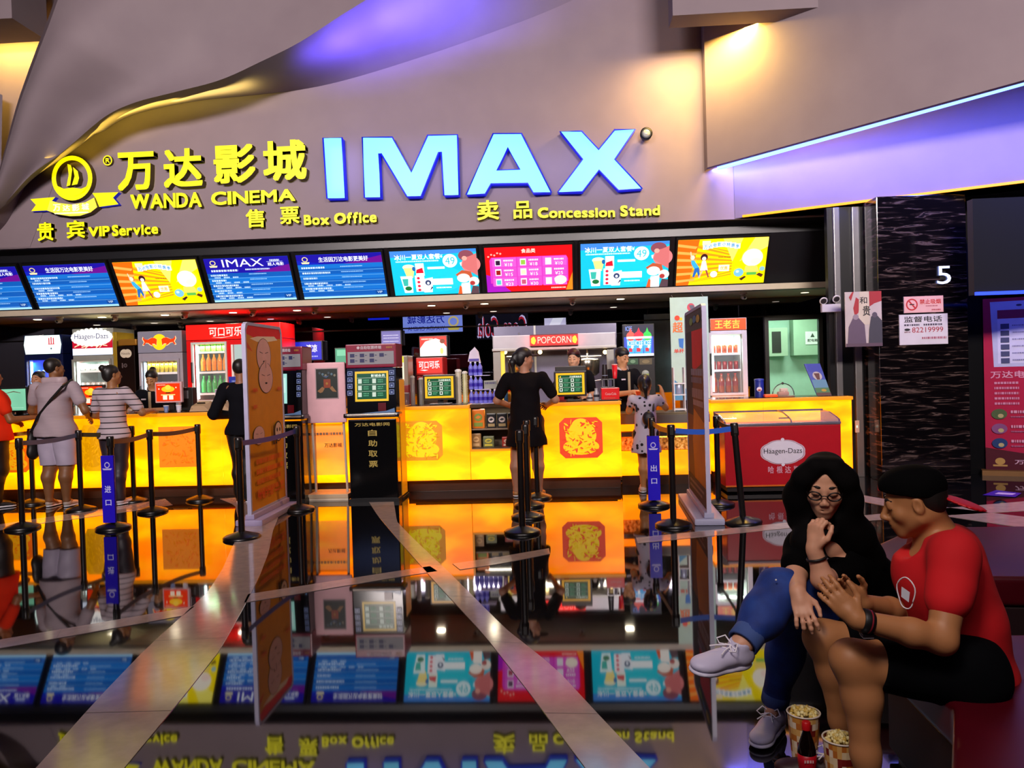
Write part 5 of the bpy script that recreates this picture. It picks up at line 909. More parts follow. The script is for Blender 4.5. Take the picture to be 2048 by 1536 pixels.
bi += face(.47, .84, .2, .095)+face(.5, .715, .2, .085)+[('p', [(.46, .76), (.54, .76), (.55, .80), (.5, .825), (.45, .80)], '#e8b4ac'), ('p', [(.495, .77), (.505, .77), (.505, .815), (.495, .815)], '#2a1414')]
bi += face(.24, .40, .15, .05)+[('e', .80, .40, .12, .06, '#201010'), ('e', .80, .40, .10, .052, '#e8c8b8'), ('e', .76, .41, .02, .012, '#201010'), ('e', .84, .41, .02, .012, '#201010'), ('p', [(.76, .38), (.84, .38), (.80, .365)], '#201010'), ('p', [(.62, .33), (.67, .33), (.655, .43), (.645, .46), (.635, .43)], '#201010'), ('p', [(.68, .33), (.74, .33), (.72, .37), (.70, .37)], '#201010'), ('d', .1, .64, .22, .02, 3, '#f05a20'), ('d', .1, .55, .2, .02, 5, '#e86018'), ('d', .8, .64, .95, .02, 8, '#e86018')]
bi += [('d', .12, .245-.055*k, (.88, .92, .8, .9)[k % 4], .028, 11+k, '#f06820') for k in range(4)]+[('t', '预售开启', .12, .05, .55, .09, '#f05018'), ('d', .6, .06, .9, .012, 4, '#e85828')]
A1_, B1_ = fl(500, 1052), fl(572, 1014)
banner(A1_, B1_+(B1_-A1_)*.0, 2.0, 'tall ochre banner stand with cartoon faces near the left queue posts', bi, 0, None, '#e2920a', -1, '#a89cc0')
b2 = [('r', 0, 0, 1, 1, '#7a4408'), ('p', [(.4, .48), (1, .42), (1, .04), (.4, .02), (.3, .3)], '#d8860c'), ('r', 0, .9, 1, 1, '#404438'), ('p', [(.1, .90), (.98, .895), (.9, .72), (.5, .685), (.2, .73)], '#f01810'), ('r', 0, .44, .38, .90, '#120c0a'), ('d', .3, .66, .95, .035, 3, '#a8a4b4'), ('d', .3, .62, .9, .03, 4, '#8c8898'), ('d', .35, .54, .95, .05, 7, '#c0a8a0'), ('d', .4, .50, .95, .03, 8, '#c8b0a8'), ('r', 0, 0, 1, .10, '#1c1410'), ('d', .1, .06, .9, .015, 3, '#988878'), ('d', .1, .03, .8, .015, 6, '#988878'), ('e', .4, .95, .1, .02, '#78a048'), ('e', .6, .955, .1, .02, '#4878a0'), ('e', .8, .95, .1, .02, '#c8a838')]
A2_, B2_ = fl(1419, 1050), fl(1382, 998)
banner(A2_, B2_, 2.0, 'tall brown banner stand with a red pennant seen almost edge on', b2, 0, None, '#3a2408', 1, '#a8a8c4')
# ================================================================ queue posts and belts
def post():
    t = thing('queue_post', (0, 0, 0), None, None)
    b = MB(); b.lathe([(.165, 0), (.165, .018), (.15, .03), (.05, .062), (.034, .066)], (0, 0, 0), mt('#100e0e', .3), 32); b.build('base', t)
    b = MB(); b.rod((0, 0, .06), (0, 0, .80), .0285, mt('#151010', .3), n=18); b.build('pole', t)
    b = MB(); b.lathe([(.033, .80), (.036, .81), (.036, .905), (.03, .915)], (0, 0, 0), mt('#1a1412', .3), 18); b.box((0, -.036, .86), (.03, .014, .07), blk); b.build('belt_head', t); return t
base_post = post(); used = False; PP = {}
def put(key, px_, py_, lab):
    global used
    o = dup(base_post) if used else base_post; used = True; p = fl(px_, py_); p = Vector((at(px_, py_, min(p.y, 9.33)).x, min(p.y, 9.33), 0)); place(o, (p.x, p.y, 0)); tag(o, lab, 'queue post', 'black retractable belt posts'); PP[key] = p; return o
for key, px_, py_, lab in (('a', 45, 1057, 'black queue post nearest the left frame edge'), ('b', 163, 1021, 'black queue post right of the man with the shoulder bag'), ('c', 227, 1057, 'black queue post carrying the blue entrance sign'), ('d', 305, 1024, 'black queue post right of the entrance sign, before the red papercut'),
                           ('e', 268, 991, 'black queue post behind the striped shirt woman'), ('f', 400, 990, 'black queue post at the right end of the upper left belt'), ('g', 66, 993, 'black queue post behind the left belt near the person in red'), ('h', 484, 1077, 'black queue post before the ochre banner stand'),
                           ('i', 599, 1020, 'black queue post just behind the ochre banner stand'), ('j', 1045, 1066, 'nearest of the four clustered queue posts behind the capped woman'), ('k', 1056, 1035, 'second nearest of the four clustered queue posts'), ('l', 1058, 1012, 'third of the four clustered queue posts'),
                           ('m', 1075, 996, 'farthest of the four clustered queue posts'), ('n', 1308, 1012, 'black queue post carrying the blue exit sign'), ('o', 1347, 1052, 'black queue post right of the blue exit sign'), ('p', 1437, 1010, 'black queue post just right of the brown banner'), ('q', 1487, 1047, 'leaning black queue post before the red freezer')):
    o = put(key, px_, py_, lab)
    if key == 'q': o.rotation_euler = (0, radians(-4), 0); o.location.z = .0
belt_c = {'ab': '#3c5078', 'be': '#3a3018', 'cd': '#3a3a50', 'df': '#302a30', 'hi': '#30409c', 'oq': '#1450b8', 'pq': '#4a3828', 'no': '#8a6420', 'g0': '#a08c30'}
PP['0'] = fl(-60, 1010)
for k, lab in (('ab', 'grey blue belt stretched across the man with the shoulder bag'), ('be', 'dark olive belt behind the entrance sign, before the striped shirt woman'), ('cd', 'dark belt between the entrance sign post and the next post'), ('df', 'dark belt rising before the red papercut decal'), ('hi', 'blue belt crossing the ochre banner stand'), ('oq', 'bright blue belt left of the red freezer'), ('pq', 'brown belt between the banner post and the leaning post'), ('no', 'short amber lit belt between the exit sign post and its neighbour'), ('g0', 'yellowish belt reaching the left frame edge')):
    A, B_ = PP[k[0]].copy(), PP[k[1]].copy(); A.z = B_.z = .86; d = (B_-A).normalized(); A += d*.04; B_ -= d*.04; n = Z.cross(d)*.002
    if k[1] == 'q': B_ -= X*.05
    b = MB(); N_ = 8; vs = []
    for i in range(N_+1):
        p = A.lerp(B_, i/N_); s_ = -.02*sin(pi*i/N_); vs += [p+n+Z*(.024+s_), p+n-Z*(.024-s_), p-n+Z*(.024+s_), p-n-Z*(.024-s_)]
    b.add(vs, [f for i in range(N_) for f in ((4*i, 4*i+1, 4*i+5, 4*i+4), (4*i+2, 4*i+6, 4*i+7, 4*i+3), (4*i, 4*i+4, 4*i+6, 4*i+2), (4*i+1, 4*i+3, 4*i+7, 4*i+5))], mt(belt_c[k], .5)); b.build('queue_belt', None, lab, 'belt', 'queue belts')
for key, ch, lab in (('c', '进口', 'tall blue entrance sign board on a queue post at the left'), ('n', '出口', 'tall blue exit sign board on a queue post beside the spotted dress child')):
    p = PP[key]; t = thing('queue_sign', (p.x, p.y-.05, .07), lab, 'sign'); w = .125
    b = MB(); b.box((p.x, p.y-.052, .40), (w, .03, .66), mt('#2010a8', .35), bev=.006); b.build('board', t)
    b = MB(); b.flat((Vector((p.x-w/2, p.y-.0675, .07)), X, Z), w, .66, [('r', 0, 0, 1, 1, '#2814c0'), ('e', .5, .86, .22, .045, '#c8b8e8'), ('e', .5, .86, .15, .03, '#2814c0'), ('p', [(.1, .81), (.9, .81), (.8, .785), (.2, .785)], '#c8b8e8'), ('t', ch[0], .25, .45, .75, .55, '#d8d0f8'), ('t', ch[1], .28, .26, .74, .34, '#d8d0f8')], .42, .3, off=.001); b.build('print', t)
# ================================================================ red chest freezer
FZ = 9.0; a, c, e_, g = pxr(1450, 850, 1683, 972, FZ); fd = .62; t = thing('chest_freezer', ((a+e_)/2, FZ+fd/2, 0), 'dark red ice cream chest freezer with a curved glass lid and white oval badge', 'freezer'); red = mt('#a80c1c', .3)
b = MB(); b.box(((a+e_)/2, FZ+fd/2, (c+g)/2), (e_-a, fd, g-c), red, bev=.012); bd = b.build('body', t)
b = MB(); b.box(((a+e_)/2, FZ+fd/2, c/2+.01), (e_-a-.04, fd-.04, c-.02), mt('#1c1012', .4)); b.box(((a+e_)/2, FZ-.003, c+.008), (e_-a, .012, .016), mt('#c86018', .3)); b.build('plinth', t)
zt_ = at(1560, 821, FZ+fd).z; pr = [(FZ-.005, g), (FZ+.02, g+.05), (FZ+.12, g+(zt_-g)*.6), (FZ+.34, zt_-.01), (FZ+fd, zt_)]
for x_ in (a, e_-.02):
    b = MB(); v = [(x_, y, z) for y, z in pr]+[(x_, FZ+fd, g)]; v2 = [(x+.02, y, z) for x, y, z in v]; n_v = len(v); b.add(v+v2, [tuple(range(n_v)), tuple(range(n_v, 2*n_v))[::-1]]+[(i, (i+1) % n_v, n_v+(i+1) % n_v, n_v+i) for i in range(n_v)], mt('#5c4858', .25)); b.build('lid_side', t)
b = MB(); gl = mt('#cfd0e0', .04, ior=1.5, alpha=.22)
for i in range(4): (y0, z0_), (y1, z1_) = pr[i], pr[i+1]; b.quad((a+.02, y0, z0_), (e_-.02, y0, z0_), (e_-.02, y1, z1_), (a+.02, y1, z1_), gl)
b.build('lid_glass', t)
b = MB(); fm = mt('#6c6470', .25, metal=.3); b.box(((a+e_)/2, FZ+.0, g+.012), (e_-a, .03, .03), fm, bev=.008); b.box(((a+e_)/2, FZ+fd-.01, zt_), (e_-a, .03, .02), fm); b.tube([((a+e_)/2+.1, y-.004, z+.006) for y, z in pr], .008, fm, 6); b.box(((a+e_)/2+.05, FZ+.10, g+.07), (.12, .02, .012), fm); b.build('lid_frame', t)
b = MB(); b.quad((a+.03, FZ+.03, g-.10), (e_-.03, FZ+.03, g-.10), (e_-.03, FZ+fd-.03, g-.06), (a+.03, FZ+fd-.03, g-.06), mt('#6c6878', .6)); b.build('inner_tray', t)
a2, c2, e2, g2 = pxr(1521, 880, 1610, 928, FZ); hz = lambda q: [(.5+(.5*cos(k*pi/24))*(1+.035*abs(sin(k*pi/6)))*q, .5+(.5*sin(k*pi/24))*(1+.05*abs(sin(k*pi/6)))*q) for k in range(48)]
b = MB(); b.flat((Vector((a2, FZ-.002, c2)), X, Z), e2-a2, g2-c2, [('p', hz(1.0), '#c8b0bc'), ('p', hz(.95), '#8c6878'), ('p', hz(.92), '#d4ccd8'), ('e', .5, 1.02, .04, .07, '#d4ccd8'), ('e', .5, -.02, .04, .07, '#d4ccd8'), ('t', 'Häagen-Dazs', .07, .38, .93, .66, '#141018')], 0, .35, off=.002); b.build('badge', bd)
b = MB(); pflat(b, 1536, 932, 1600, 946, FZ, [('t', '哈', 0, 0, .18, 1, '#c890a0'), ('t', '根', .27, 0, .45, 1, '#c890a0'), ('t', '达', .53, 0, .71, 1, '#c890a0'), ('t', '斯', .80, 0, .98, 1, '#c890a0')]); b.build('lettering', bd)
# ================================================================ right side wall things
pz = lambda x, y, Y: at(x, y, Y)
for (nm, x0, y0, x1, y1, Y, its, lab, cat) in (
    ('wall_poster', 1691, 583, 1764, 693, 9.60, [('r', 0, 0, 1, 1, '#b8a8a0'), ('p', [(.66, 1), (1, 1), (1, .82), (.8, .78), (.66, .72)], '#9c1c24'), ('p', [(.3, .9), (.42, .84), (.36, .62), (.26, .55), (.22, .7)], '#a01c24'), ('p', [(.38, .86), (.5, .8), (.5, .4), (.36, .4)], '#c8b8a0'), ('r', .4, .4, .66, 1, '#c4b49c'), ('t', '和', .40, .78, .60, .90, '#201418'), ('t', '贵', .48, .56, .68, .74, '#201418'), ('p', [(.04, .02), (.56, .02), (.52, .4), (.34, .54), (.2, .52), (.08, .36)], '#5c4858'), ('e', .28, .54, .08, .05, '#8c7880'), ('p', [(.62, .06), (1, .06), (1, .46), (.84, .58), (.7, .54), (.64, .3)], '#3c3840'), ('e', .8, .57, .07, .05, '#504450'), ('p', [(.1, .9), (.2, 1), (.24, 1), (.16, .84)], '#a01c24'), ('r', 0, 0, 1, .06, '#58404c')], 'tall ink painting style poster hung across the silver strips', 'poster'),
    ('wall_sign', 1808, 592, 1887, 625, PY, [('r', 0, 0, 1, 1, '#c88c90'), ('r', .01, .02, .99, .98, '#dca8a8'), ('e', .2, .5, .15, .36, '#b81420'), ('e', .2, .5, .115, .28, '#dca8a8'), ('p', [(.11, .7), (.14, .75), (.30, .30), (.27, .25)], '#b81420'), ('r', .14, .47, .26, .54, '#381418'), ('t', '禁止吸烟', .40, .52, .93, .80, '#c01820'), ('d', .55, .36, .85, .07, 3, '#b06068'), ('d', .7, .12, .92, .08, 4, '#b04048')], 'pink no smoking sign on the marble pillar above the phone notice', 'sign'),
    ('wall_sign', 1799, 628, 1896, 689, PY, [('r', 0, 0, 1, 1, '#c0b4bc'), ('r', .008, .015, .992, .985, '#d0c8d0'), ('t', '监督电话', .10, .74, .88, .93, '#18141c'), ('d', .1, .62, .42, .06, 2, '#484050'), ('d', .5, .62, .88, .06, 5, '#484050'), ('t', '82219999', .26, .40, .90, .57, '#a0182c'), ('e', .16, .5, .06, .04, '#18141c'), ('d', .1, .4, .22, .04, 2, '#805860'), ('d', .46, .18, .96, .07, 9, '#a86070')], 'white supervision phone notice on the marble pillar', 'sign')):
    a_, c_, e_, g_ = pxr(x0, y0, x1, y1, Y-.02); t = thing(nm, ((a_+e_)/2, Y-.01, c_), lab, cat); b = MB(); b.box(((a_+e_)/2, Y-.008, (c_+g_)/2), (e_-a_, .014, g_-c_), white, bev=.002); b.build('board', t)
    b = MB(); b.flat((Vector((a_, Y-.016, c_)), X, Z), e_-a_, g_-c_, its, 0, .5, off=.001); b.build('print', t)
a_, c_, e_, g_ = pxr(1874, 532, 1902, 568, PY-.03); t = thing('hall_number', ((a_+e_)/2, PY, c_), 'glowing white number five on the marble pillar', 'sign'); b = MB(); b.glyph('5', (Vector((0, PY-.002, 0)), X, Z), a_, c_, e_, g_, .03, mt('#e4ecff', .4, 1.3), mt('#8090d0', .5, .4), .0); b.build('digit', t); b = MB(); b.box(((a_+e_)/2, PY-.0, (c_+g_)/2), ((e_-a_)*.4, .01, (g_-c_)*.5), blk); b.build('bracket', t)
Y_ = WY-.08; a_, c_, e_, g_ = pxr(1644, 608, 1682, 624, Y_); t = thing('emergency_light', ((a_+e_)/2, Y_, c_), 'white twin lamp emergency light on the leftmost silver strip', 'emergency light'); b = MB(); b.box(((a_+e_)/2, Y_+.03, (c_+g_)/2), (e_-a_, .06, g_-c_), mt('#b8b0b0', .4), bev=.008); b.build('body', t)
for px_, py_ in ((1647, 602), (1673, 598)): q_ = at(px_, py_, Y_); b = MB(); b.lathe([(.02, .05), (.045, .01), (.05, 0), (.045, -.004)], (q_.x, Y_, q_.z), mt('#c0bcbc', .3), 20, ax=(0, 1, .6)); b.lathe([(.036, -.006), (.034, -.008)], (q_.x, Y_, q_.z), mt('#302c30', .15), 20, ax=(0, 1, .6)); b.build('lamp', t)
q_ = at(1714, 853, WY-.05); t = thing('wall_switch', q_, 'small pale switch plate on the middle silver strip', 'switch'); b = MB(); b.box(q_+Vector((0, -.005, 0)), (.05, .02, .15), mt('#a0988c', .4), bev=.004); b.build('plate', t); b = MB(); b.box(q_+Vector((-.005, -.018, .0)), (.012, .008, .03), mt('#d8fff0', .4, .8)); b.build('indicator', t)
# tall red advert stand at the right frame edge
PA = fl(1972, 948, 0); u_ = Vector((1, -.42, 0)).normalized(); Lp = 1.5; hp = at(1975, 598, PA.y).z; t = thing('advert_stand', PA, 'large crimson advert stand with a big white phone at the right frame edge', 'advert'); n__ = u_.cross(Z)
b = MB(); b.prism([[(0, .06), (Lp, .06), (Lp, hp), (0, hp)]], (PA+Vector((0, 0, 0))-n__*.16, u_, Z), .16, mt('#8c1034', .8)); b.build('body', t)
b = MB(); qq = lambda k: k
its = [('r', 0, 0, 1, 1, '#a8103c'), ('p', [(.05, .98), (.52, .98), (.52, .60), (.07, .60)], '#b4b4d4'), ('r', .10, .62, .52, .93, '#ccc8e4'), ('r', .10, .88, .52, .93, '#8c2848'), ('e', .25, .955, .02, .006, '#403c50')]
for k in range(6): its += [('r', .12, .82-.04*k, .18, .85-.04*k, '#46486c'), ('d', .2, .835-.04*k, .42, .008, k, '#8884a8')]
its += [('t', '万达电影', .045, .535, .36, .575, '#d898b0')]+[('d', .07, .50-.03*k, .24, .013, 20+k, '#c8809c') for k in range(5)]+[('d', .33, .50-.03*k, .45, .013, 30+k, '#a86080') for k in range(5)]
for k, c in enumerate(('#4c5c38', '#804878', '#203868')): its += [('e', .10, .325-.085*k, .055, .03, c), ('e', .11, .315-.085*k, .02, .012, '#b0a070'), ('d', .18, .33-.085*k, .4, .016, 40+k, '#d090a8'), ('d', .18, .305-.085*k, .4, .008, 50+k, '#a86080')]
its += [('p', [(0, 0), (.7, 0), (.7, -.0), (.5, .07), (0, .13)], '#480818'), ('e', .10, .05, .035, .02, '#b08848'), ('r', .05, .02, .15, .03, '#b08848'), ('t', '万达电影', .2, .035, .48, .06, '#d0a8b8')]
b.flat((PA+Z*.06, u_, Z), Lp, hp-.06, its, 0, .85, off=.004); b.build('print', t)
b = MB(); b.box(PA+u_*Lp/2-n__*.1+Z*.03+Vector((0, 0, 0)), (Lp+.1, .5, .06), mt('#785020', .5), rz=math.atan2(u_.y, u_.x)); b.build('foot', t)
# ceiling dark screen above it, blue edge
b = MB(); p0, p1 = at(1944, 590, 8.9), at(2120, 578, 8.6); ht_ = at(1990, 398, 8.95).z; b.box(((p0.x+p1.x)/2+.57, 8.95, (p0.z+ht_)/2), (p1.x-p0.x+1.1, .12, ht_-p0.z), mt('#020203', .9)); b.build('wall_right_header', kind='structure')
b = MB(); b.box(((p0.x+p1.x)/2+.57, 8.87, p0.z+.01), (p1.x-p0.x+1.1, .03, .035), mt('#2c48ff', .4, 2.0)); b.build('header_light_strip', None, 'blue light strip along the bottom of the dark header above the crimson advert', 'light strip')
# floor sticker
q0, q1, q2, q3 = fl(1965, 990, .006), fl(2030, 994, .006), fl(2043, 986, .006), fl(1992, 980, .006)
b = MB(); b.poly([q0, q1, q2, q3], mt('#2c1c9c', .3)); u1 = (q1-q0); v1 = (q3-q0); b.poly([q0+u1*a_+v1*c_+Z*.001 for a_, c_ in ((.25, .3), (.8, .3), (.8, .6), (.25, .6))], mt('#b8a8e8', .3)); b.poly([q-Z*.004 for q in (q0, q1, q2, q3)], mt('#2c1c9c', .3)); b.build('floor_sticker', None, 'blue sticker on the floor below the crimson advert', 'sticker')
# ================================================================ hanging light signs behind the camera, seen mirrored in the black back wall
def mirror_sign(x0, y0, x1, y1, Ys, items, e, label, red_=False):
    D = 2*12.7-Ys; a, c, e_, g = pxr(x0, y0, x1, y1, D); t = thing('hanging_sign', ((a+e_)/2, Ys, c), label, 'sign')
    b = MB(); b.box(((a+e_)/2, Ys-.08, (c+g)/2), (e_-a, .14, g-c), mt('#c8c8d8', .4), bev=.03); b.build('box', t)
    b = MB(); b.flat((Vector((e_, Ys+.0, c)), -X, Z), e_-a, g-c, items, e, off=.004); b.build('print', t)
    b = MB()
    for x_ in (a+.1, e_-.1): b.rod((x_, Ys-.08, g), (x_, Ys-.08, 7.2), .015, chrome)
    b.build('hanger', t)
mirror_sign(806, 629, 925, 665, -1.5, [('r', 0, 0, 1, 1, '#88a0e8'), ('t', '万达影城', .30, .52, .92, .92, '#101c90'), ('t', 'WANDA CINEMA', .30, .12, .92, .36, '#101c90'), ('e', .15, .58, .09, .30, '#d8c878'), ('e', .15, .58, .06, .2, '#88a0e8'), ('p', [(.04, .3), (.26, .3), (.23, .1), (.07, .1)], '#d8c850')], 4, 'pale blue hanging cinema name sign behind the viewer, mirrored above the soda dispenser')
mirror_sign(952, 628, 1056, 678, -2.5, [('r', 0, 0, 1, 1, '#101018'), ('t', 'Coca-Cola', .02, .06, .98, .94, '#d8d0e8'), ('t', 'Coca-Cola', .04, .12, .96, .88, '#b01828')], 4, 'hanging red and white cola script sign behind the viewer, mirrored left of the popcorn machine')
mirror_sign(736, 616, 778, 640, -1.5, [('r', 0, 0, 1, 1, '#1828d0'), ('t', '万达', .2, .3, .8, .9, '#d0d8ff')], 4, 'small blue hanging sign behind the viewer, mirrored above the ticket machine')
# ================================================================ red benches
bm_ = noise_mat('dark red vinyl', [(0, '#36000c'), (.5, '#460210'), (1, '#540416')], nscale=4, detail=3, r=.34, bump=.02, ior=1.5)
def bench(poly, h, label):
    import bmesh
    t = thing('bench', sum((Vector((p[0], p[1], 0)) for p in poly), Vector())/len(poly), label, 'bench', 'red vinyl foyer benches')
    for nm, z0, z1, m_, inset, bev in (('cushion', h-.14, h, bm_, 0, .03), ('base', .03, h-.145, mt('#1c0208', .6), .03, .01), ('plinth', 0, .03, blk, .06, 0)):
        c = sum((Vector((p[0], p[1], 0)) for p in poly), Vector())/len(poly); bb = bmesh.new()
        vs = [bb.verts.new(c+(Vector((p[0], p[1], 0))-c)*(1-inset*1.2)+Z*z0) for p in poly]; f = bb.faces.new(vs); ex = bmesh.ops.extrude_face_region(bb, geom=[f])
        for v in [g_ for g_ in ex['geom'] if isinstance(g_, bmesh.types.BMVert)]: v.co.z = z1
        if bev: bmesh.ops.bevel(bb, geom=bb.edges[:], offset=bev, segments=4, affect='EDGES', profile=.6)
        bmesh.ops.recalc_face_normals(bb, faces=bb.faces[:]); b = MB(); b.bm(bb, m_, True); o = b.build(nm, t)
    return t
e0 = fl(1745, 1262, .43); e1 = fl(1850, 1700, .43)
bench([(e0.x, 3.02), (e0.x-.02, 2.4), (.80, 1.75), (.82, .75), (2.7, .55), (2.9, 2.7), (2.3, 3.02)], .43, 'dark red bench the seated couple are sitting on')
bench([(1.52, 4.3), (1.35, 4.12), (1.42, 3.86), (3.9, 3.6), (4.1, 4.9), (2.1, 4.95)], .43, 'dark red bench behind the man in the red shirt')
# ================================================================ people: bodies grown as one smooth surface from tapered limbs
class Grow:
    def __init__(s): s.p = []
    def cone(s, a, b, ra, rb, k=.02): s.p.append(('c', np.array(a, float), np.array(b, float), ra, rb, k)); return s
    def chain(s, pts, rs, k=.02):
        for i in range(len(pts)-1): s.cone(pts[i], pts[i+1], rs[i], rs[i+1], k)
        return s
    def ell(s, c, r, R=None, k=.02, op='+'): s.p.append(('e', np.array(c, float), np.array(r, float), np.array(R if R is not None else np.eye(3), float), op, k)); return s
    def cut(s, pt, n): s.p.append(('k', np.array(pt, float), np.array(n, float)/np.linalg.norm(n), 0, 0, 0)); return s      # keep the side the normal points away from
    def cutcone(s, a, b, ra, rb, k=.008): s.p.append(('x', np.array(a, float), np.array(b, float), ra, rb, k)); return s
    def mesh(s, vox, fold=0, fs=9.0, seed=0):
        lo = np.array([1e9]*3); hi = -lo
        for q in s.p:
            if q[0] == 'c': r = max(q[3], q[4]); lo = np.minimum(lo, np.minimum(q[1], q[2])-r); hi = np.maximum(hi, np.maximum(q[1], q[2])+r)
            elif q[0] == 'e' and q[4] == '+': r = q[2].max(); lo = np.minimum(lo, q[1]-r); hi = np.maximum(hi, q[1]+r)
        lo -= 4*vox; hi += 4*vox; n = np.ceil((hi-lo)/vox).astype(int)+1
        D = np.full(n, 1.0, np.float32); ax = [lo[i]+vox*np.arange(n[i]) for i in range(3)]
        for q in s.p:
            if q[0] == 'c' or q[0] == 'x': r = max(q[3], q[4]); a, b = np.minimum(q[1], q[2])-r, np.maximum(q[1], q[2])+r
            elif q[0] == 'e': a, b = q[1]-q[2].max(), q[1]+q[2].max()
            else: a, b = lo, hi
            pad = q[5]*1.2+2.5*vox; i0 = np.clip(((a-pad-lo)/vox).astype(int), 0, n-1); i1 = np.clip(((b+pad-lo)/vox).astype(int)+2, 1, n)
            if (i1 <= i0).any(): continue
            x = ax[0][i0[0]:i1[0], None, None]; y = ax[1][None, i0[1]:i1[1], None]; z = ax[2][None, None, i0[2]:i1[2]]; sl = tuple(slice(i0[k], i1[k]) for k in range(3))
            if q[0] in 'cx':
                d = q[2]-q[1]; L2 = max(d @ d, 1e-12); px_, py_, pz_ = x-q[1][0], y-q[1][1], z-q[1][2]
                t = np.clip((px_*d[0]+py_*d[1]+pz_*d[2])/L2, 0, 1); v = np.sqrt((px_-t*d[0])**2+(py_-t*d[1])**2+(pz_-t*d[2])**2)-(q[3]+(q[4]-q[3])*t); op = '+' if q[0] == 'c' else '-'
            elif q[0] == 'e':
                R = q[3]; px_, py_, pz_ = x-q[1][0], y-q[1][1], z-q[1][2]; l = [px_*R[0, i]+py_*R[1, i]+pz_*R[2, i] for i in range(3)]; r = q[2]
                k0 = np.sqrt((l[0]/r[0])**2+(l[1]/r[1])**2+(l[2]/r[2])**2); k1 = np.sqrt((l[0]/r[0]**2)**2+(l[1]/r[1]**2)**2+(l[2]/r[2]**2)**2)+1e-9; v = k0*(k0-1)/k1; op = q[4]
            else: v = (x-q[1][0])*q[2][0]+(y-q[1][1])*q[2][1]+(z-q[1][2])*q[2][2]; D[sl] = np.maximum(D[sl], v); continue
            A = D[sl]; k = max(q[5], 1e-4)
            if op == '+': h = np.clip(.5+.5*(A-v)/k, 0, 1); D[sl] = A+(v-A)*h-k*h*(1-h)
            else: h = np.clip(.5-.5*(A+v)/k, 0, 1); D[sl] = A+(-v-A)*h+k*h*(1-h)
        if fold:
            x = ax[0][:, None, None]; y = ax[1][None, :, None]; z = ax[2][None, None, :]; u = seed*1.7
            D += (fold*(np.sin(fs*(2.1*x+1.3*y+3.1*z)+u+2*np.sin(fs*(x-y)+u))*.6+np.sin(fs*(3.7*z-2.3*x+1.9*y)+u*2)*.4)).astype(np.float32)
        S = D < 0; c = np.zeros(tuple(n-1), np.int16)
        for i in (0, 1):
            for j in (0, 1):
                for k in (0, 1): c += S[i:n[0]-1+i, j:n[1]-1+j, k:n[2]-1+k]
        act = np.argwhere((c > 0) & (c < 8)); idx = np.full(tuple(n-1), -1, np.int32); idx[tuple(act.T)] = np.arange(len(act))
        V = np.zeros((len(act), 3)); cnt = np.zeros(len(act)); cor = [(i, j, k) for i in (0, 1) for j in (0, 1) for k in (0, 1)]
        val = {q: D[act[:, 0]+q[0], act[:, 1]+q[1], act[:, 2]+q[2]] for q in cor}
        for a in cor:
            for k in range(3):
                if a[k] == 0:
                    b = tuple(a[m_]+(m_ == k) for m_ in range(3)); va, vb = val[a], val[b]; m_ = (va < 0) != (vb < 0)
                    t = va[m_]/(va[m_]-vb[m_]); P_ = np.tile(np.array(a, float), (m_.sum(), 1)); P_[:, k] += t; V[m_] += P_; cnt[m_] += 1
        V = (V/cnt[:, None]+act)*vox+lo; F_ = []
        for k in range(3):
            o = [1, 1, 1]; o[k] = 0; sa = tuple(slice(1, n[m_]-1) if m_ != k else slice(0, n[k]-1) for m_ in range(3)); sb = tuple(slice(1, n[m_]-1) if m_ != k else slice(1, n[k]) for m_ in range(3))
            e = np.argwhere(S[sa] != S[sb]); e = e+np.array([0 if m_ == k else 1 for m_ in range(3)]); s0 = S[tuple(e.T)]
            u, v = (k+1) % 3, (k+2) % 3; du = np.eye(3, dtype=int)[u]; dv = np.eye(3, dtype=int)[v]
            q4 = np.stack([idx[tuple((e-du-dv).T)], idx[tuple((e-dv).T)], idx[tuple(e.T)], idx[tuple((e-du).T)]], 1); q4[~s0] = q4[~s0][:, ::-1]; F_.append(q4[(q4 >= 0).all(1)])
        return V, np.concatenate(F_)
    def build(s, name, parent, mat, vox=.009, label=None, fold=0, fs=9.0, seed=0, **kw):
        V, Fq = s.mesh(vox, fold, fs, seed); me = bpy.data.meshes.new(name); me.vertices.add(len(V)); me.vertices.foreach_set('co', V.astype(np.float32).ravel())
        me.loops.add(Fq.size); me.loops.foreach_set('vertex_index', Fq.astype(np.int32).ravel()); me.polygons.add(len(Fq)); me.polygons.foreach_set('loop_start', np.arange(0, Fq.size, 4, dtype=np.int32))
        me.update(calc_edges=True); me.polygons.foreach_set('use_smooth', np.ones(len(Fq), bool)); me.materials.append(mt(mat) if isinstance(mat, str) else mat); me.update()
        o = bpy.data.objects.new(name, me); COL.objects.link(o)
        if parent: attach(o, parent)
        return tag(o, label, **kw)
def nrm_(v): v = np.array(v, float); return v/np.linalg.norm(v)
def frame3(fwd, up=(0, 0, 1)):                      # columns: right, forward, up
    f = nrm_(fwd); r = nrm_(np.cross(f, up)); u = np.cross(r, f); return np.stack([r, f, u], 1)
def skin(h):
    m = noise_mat('skin '+h, [(0, h), (1, h)], nscale=20, r=.5); b = m.node_tree.nodes['Principled BSDF']; b.inputs['Subsurface Weight'].default_value = .12; b.inputs['Subsurface Radius'].default_value = (.012, .005, .003); b.inputs['Subsurface Scale'].default_value = 1; return m
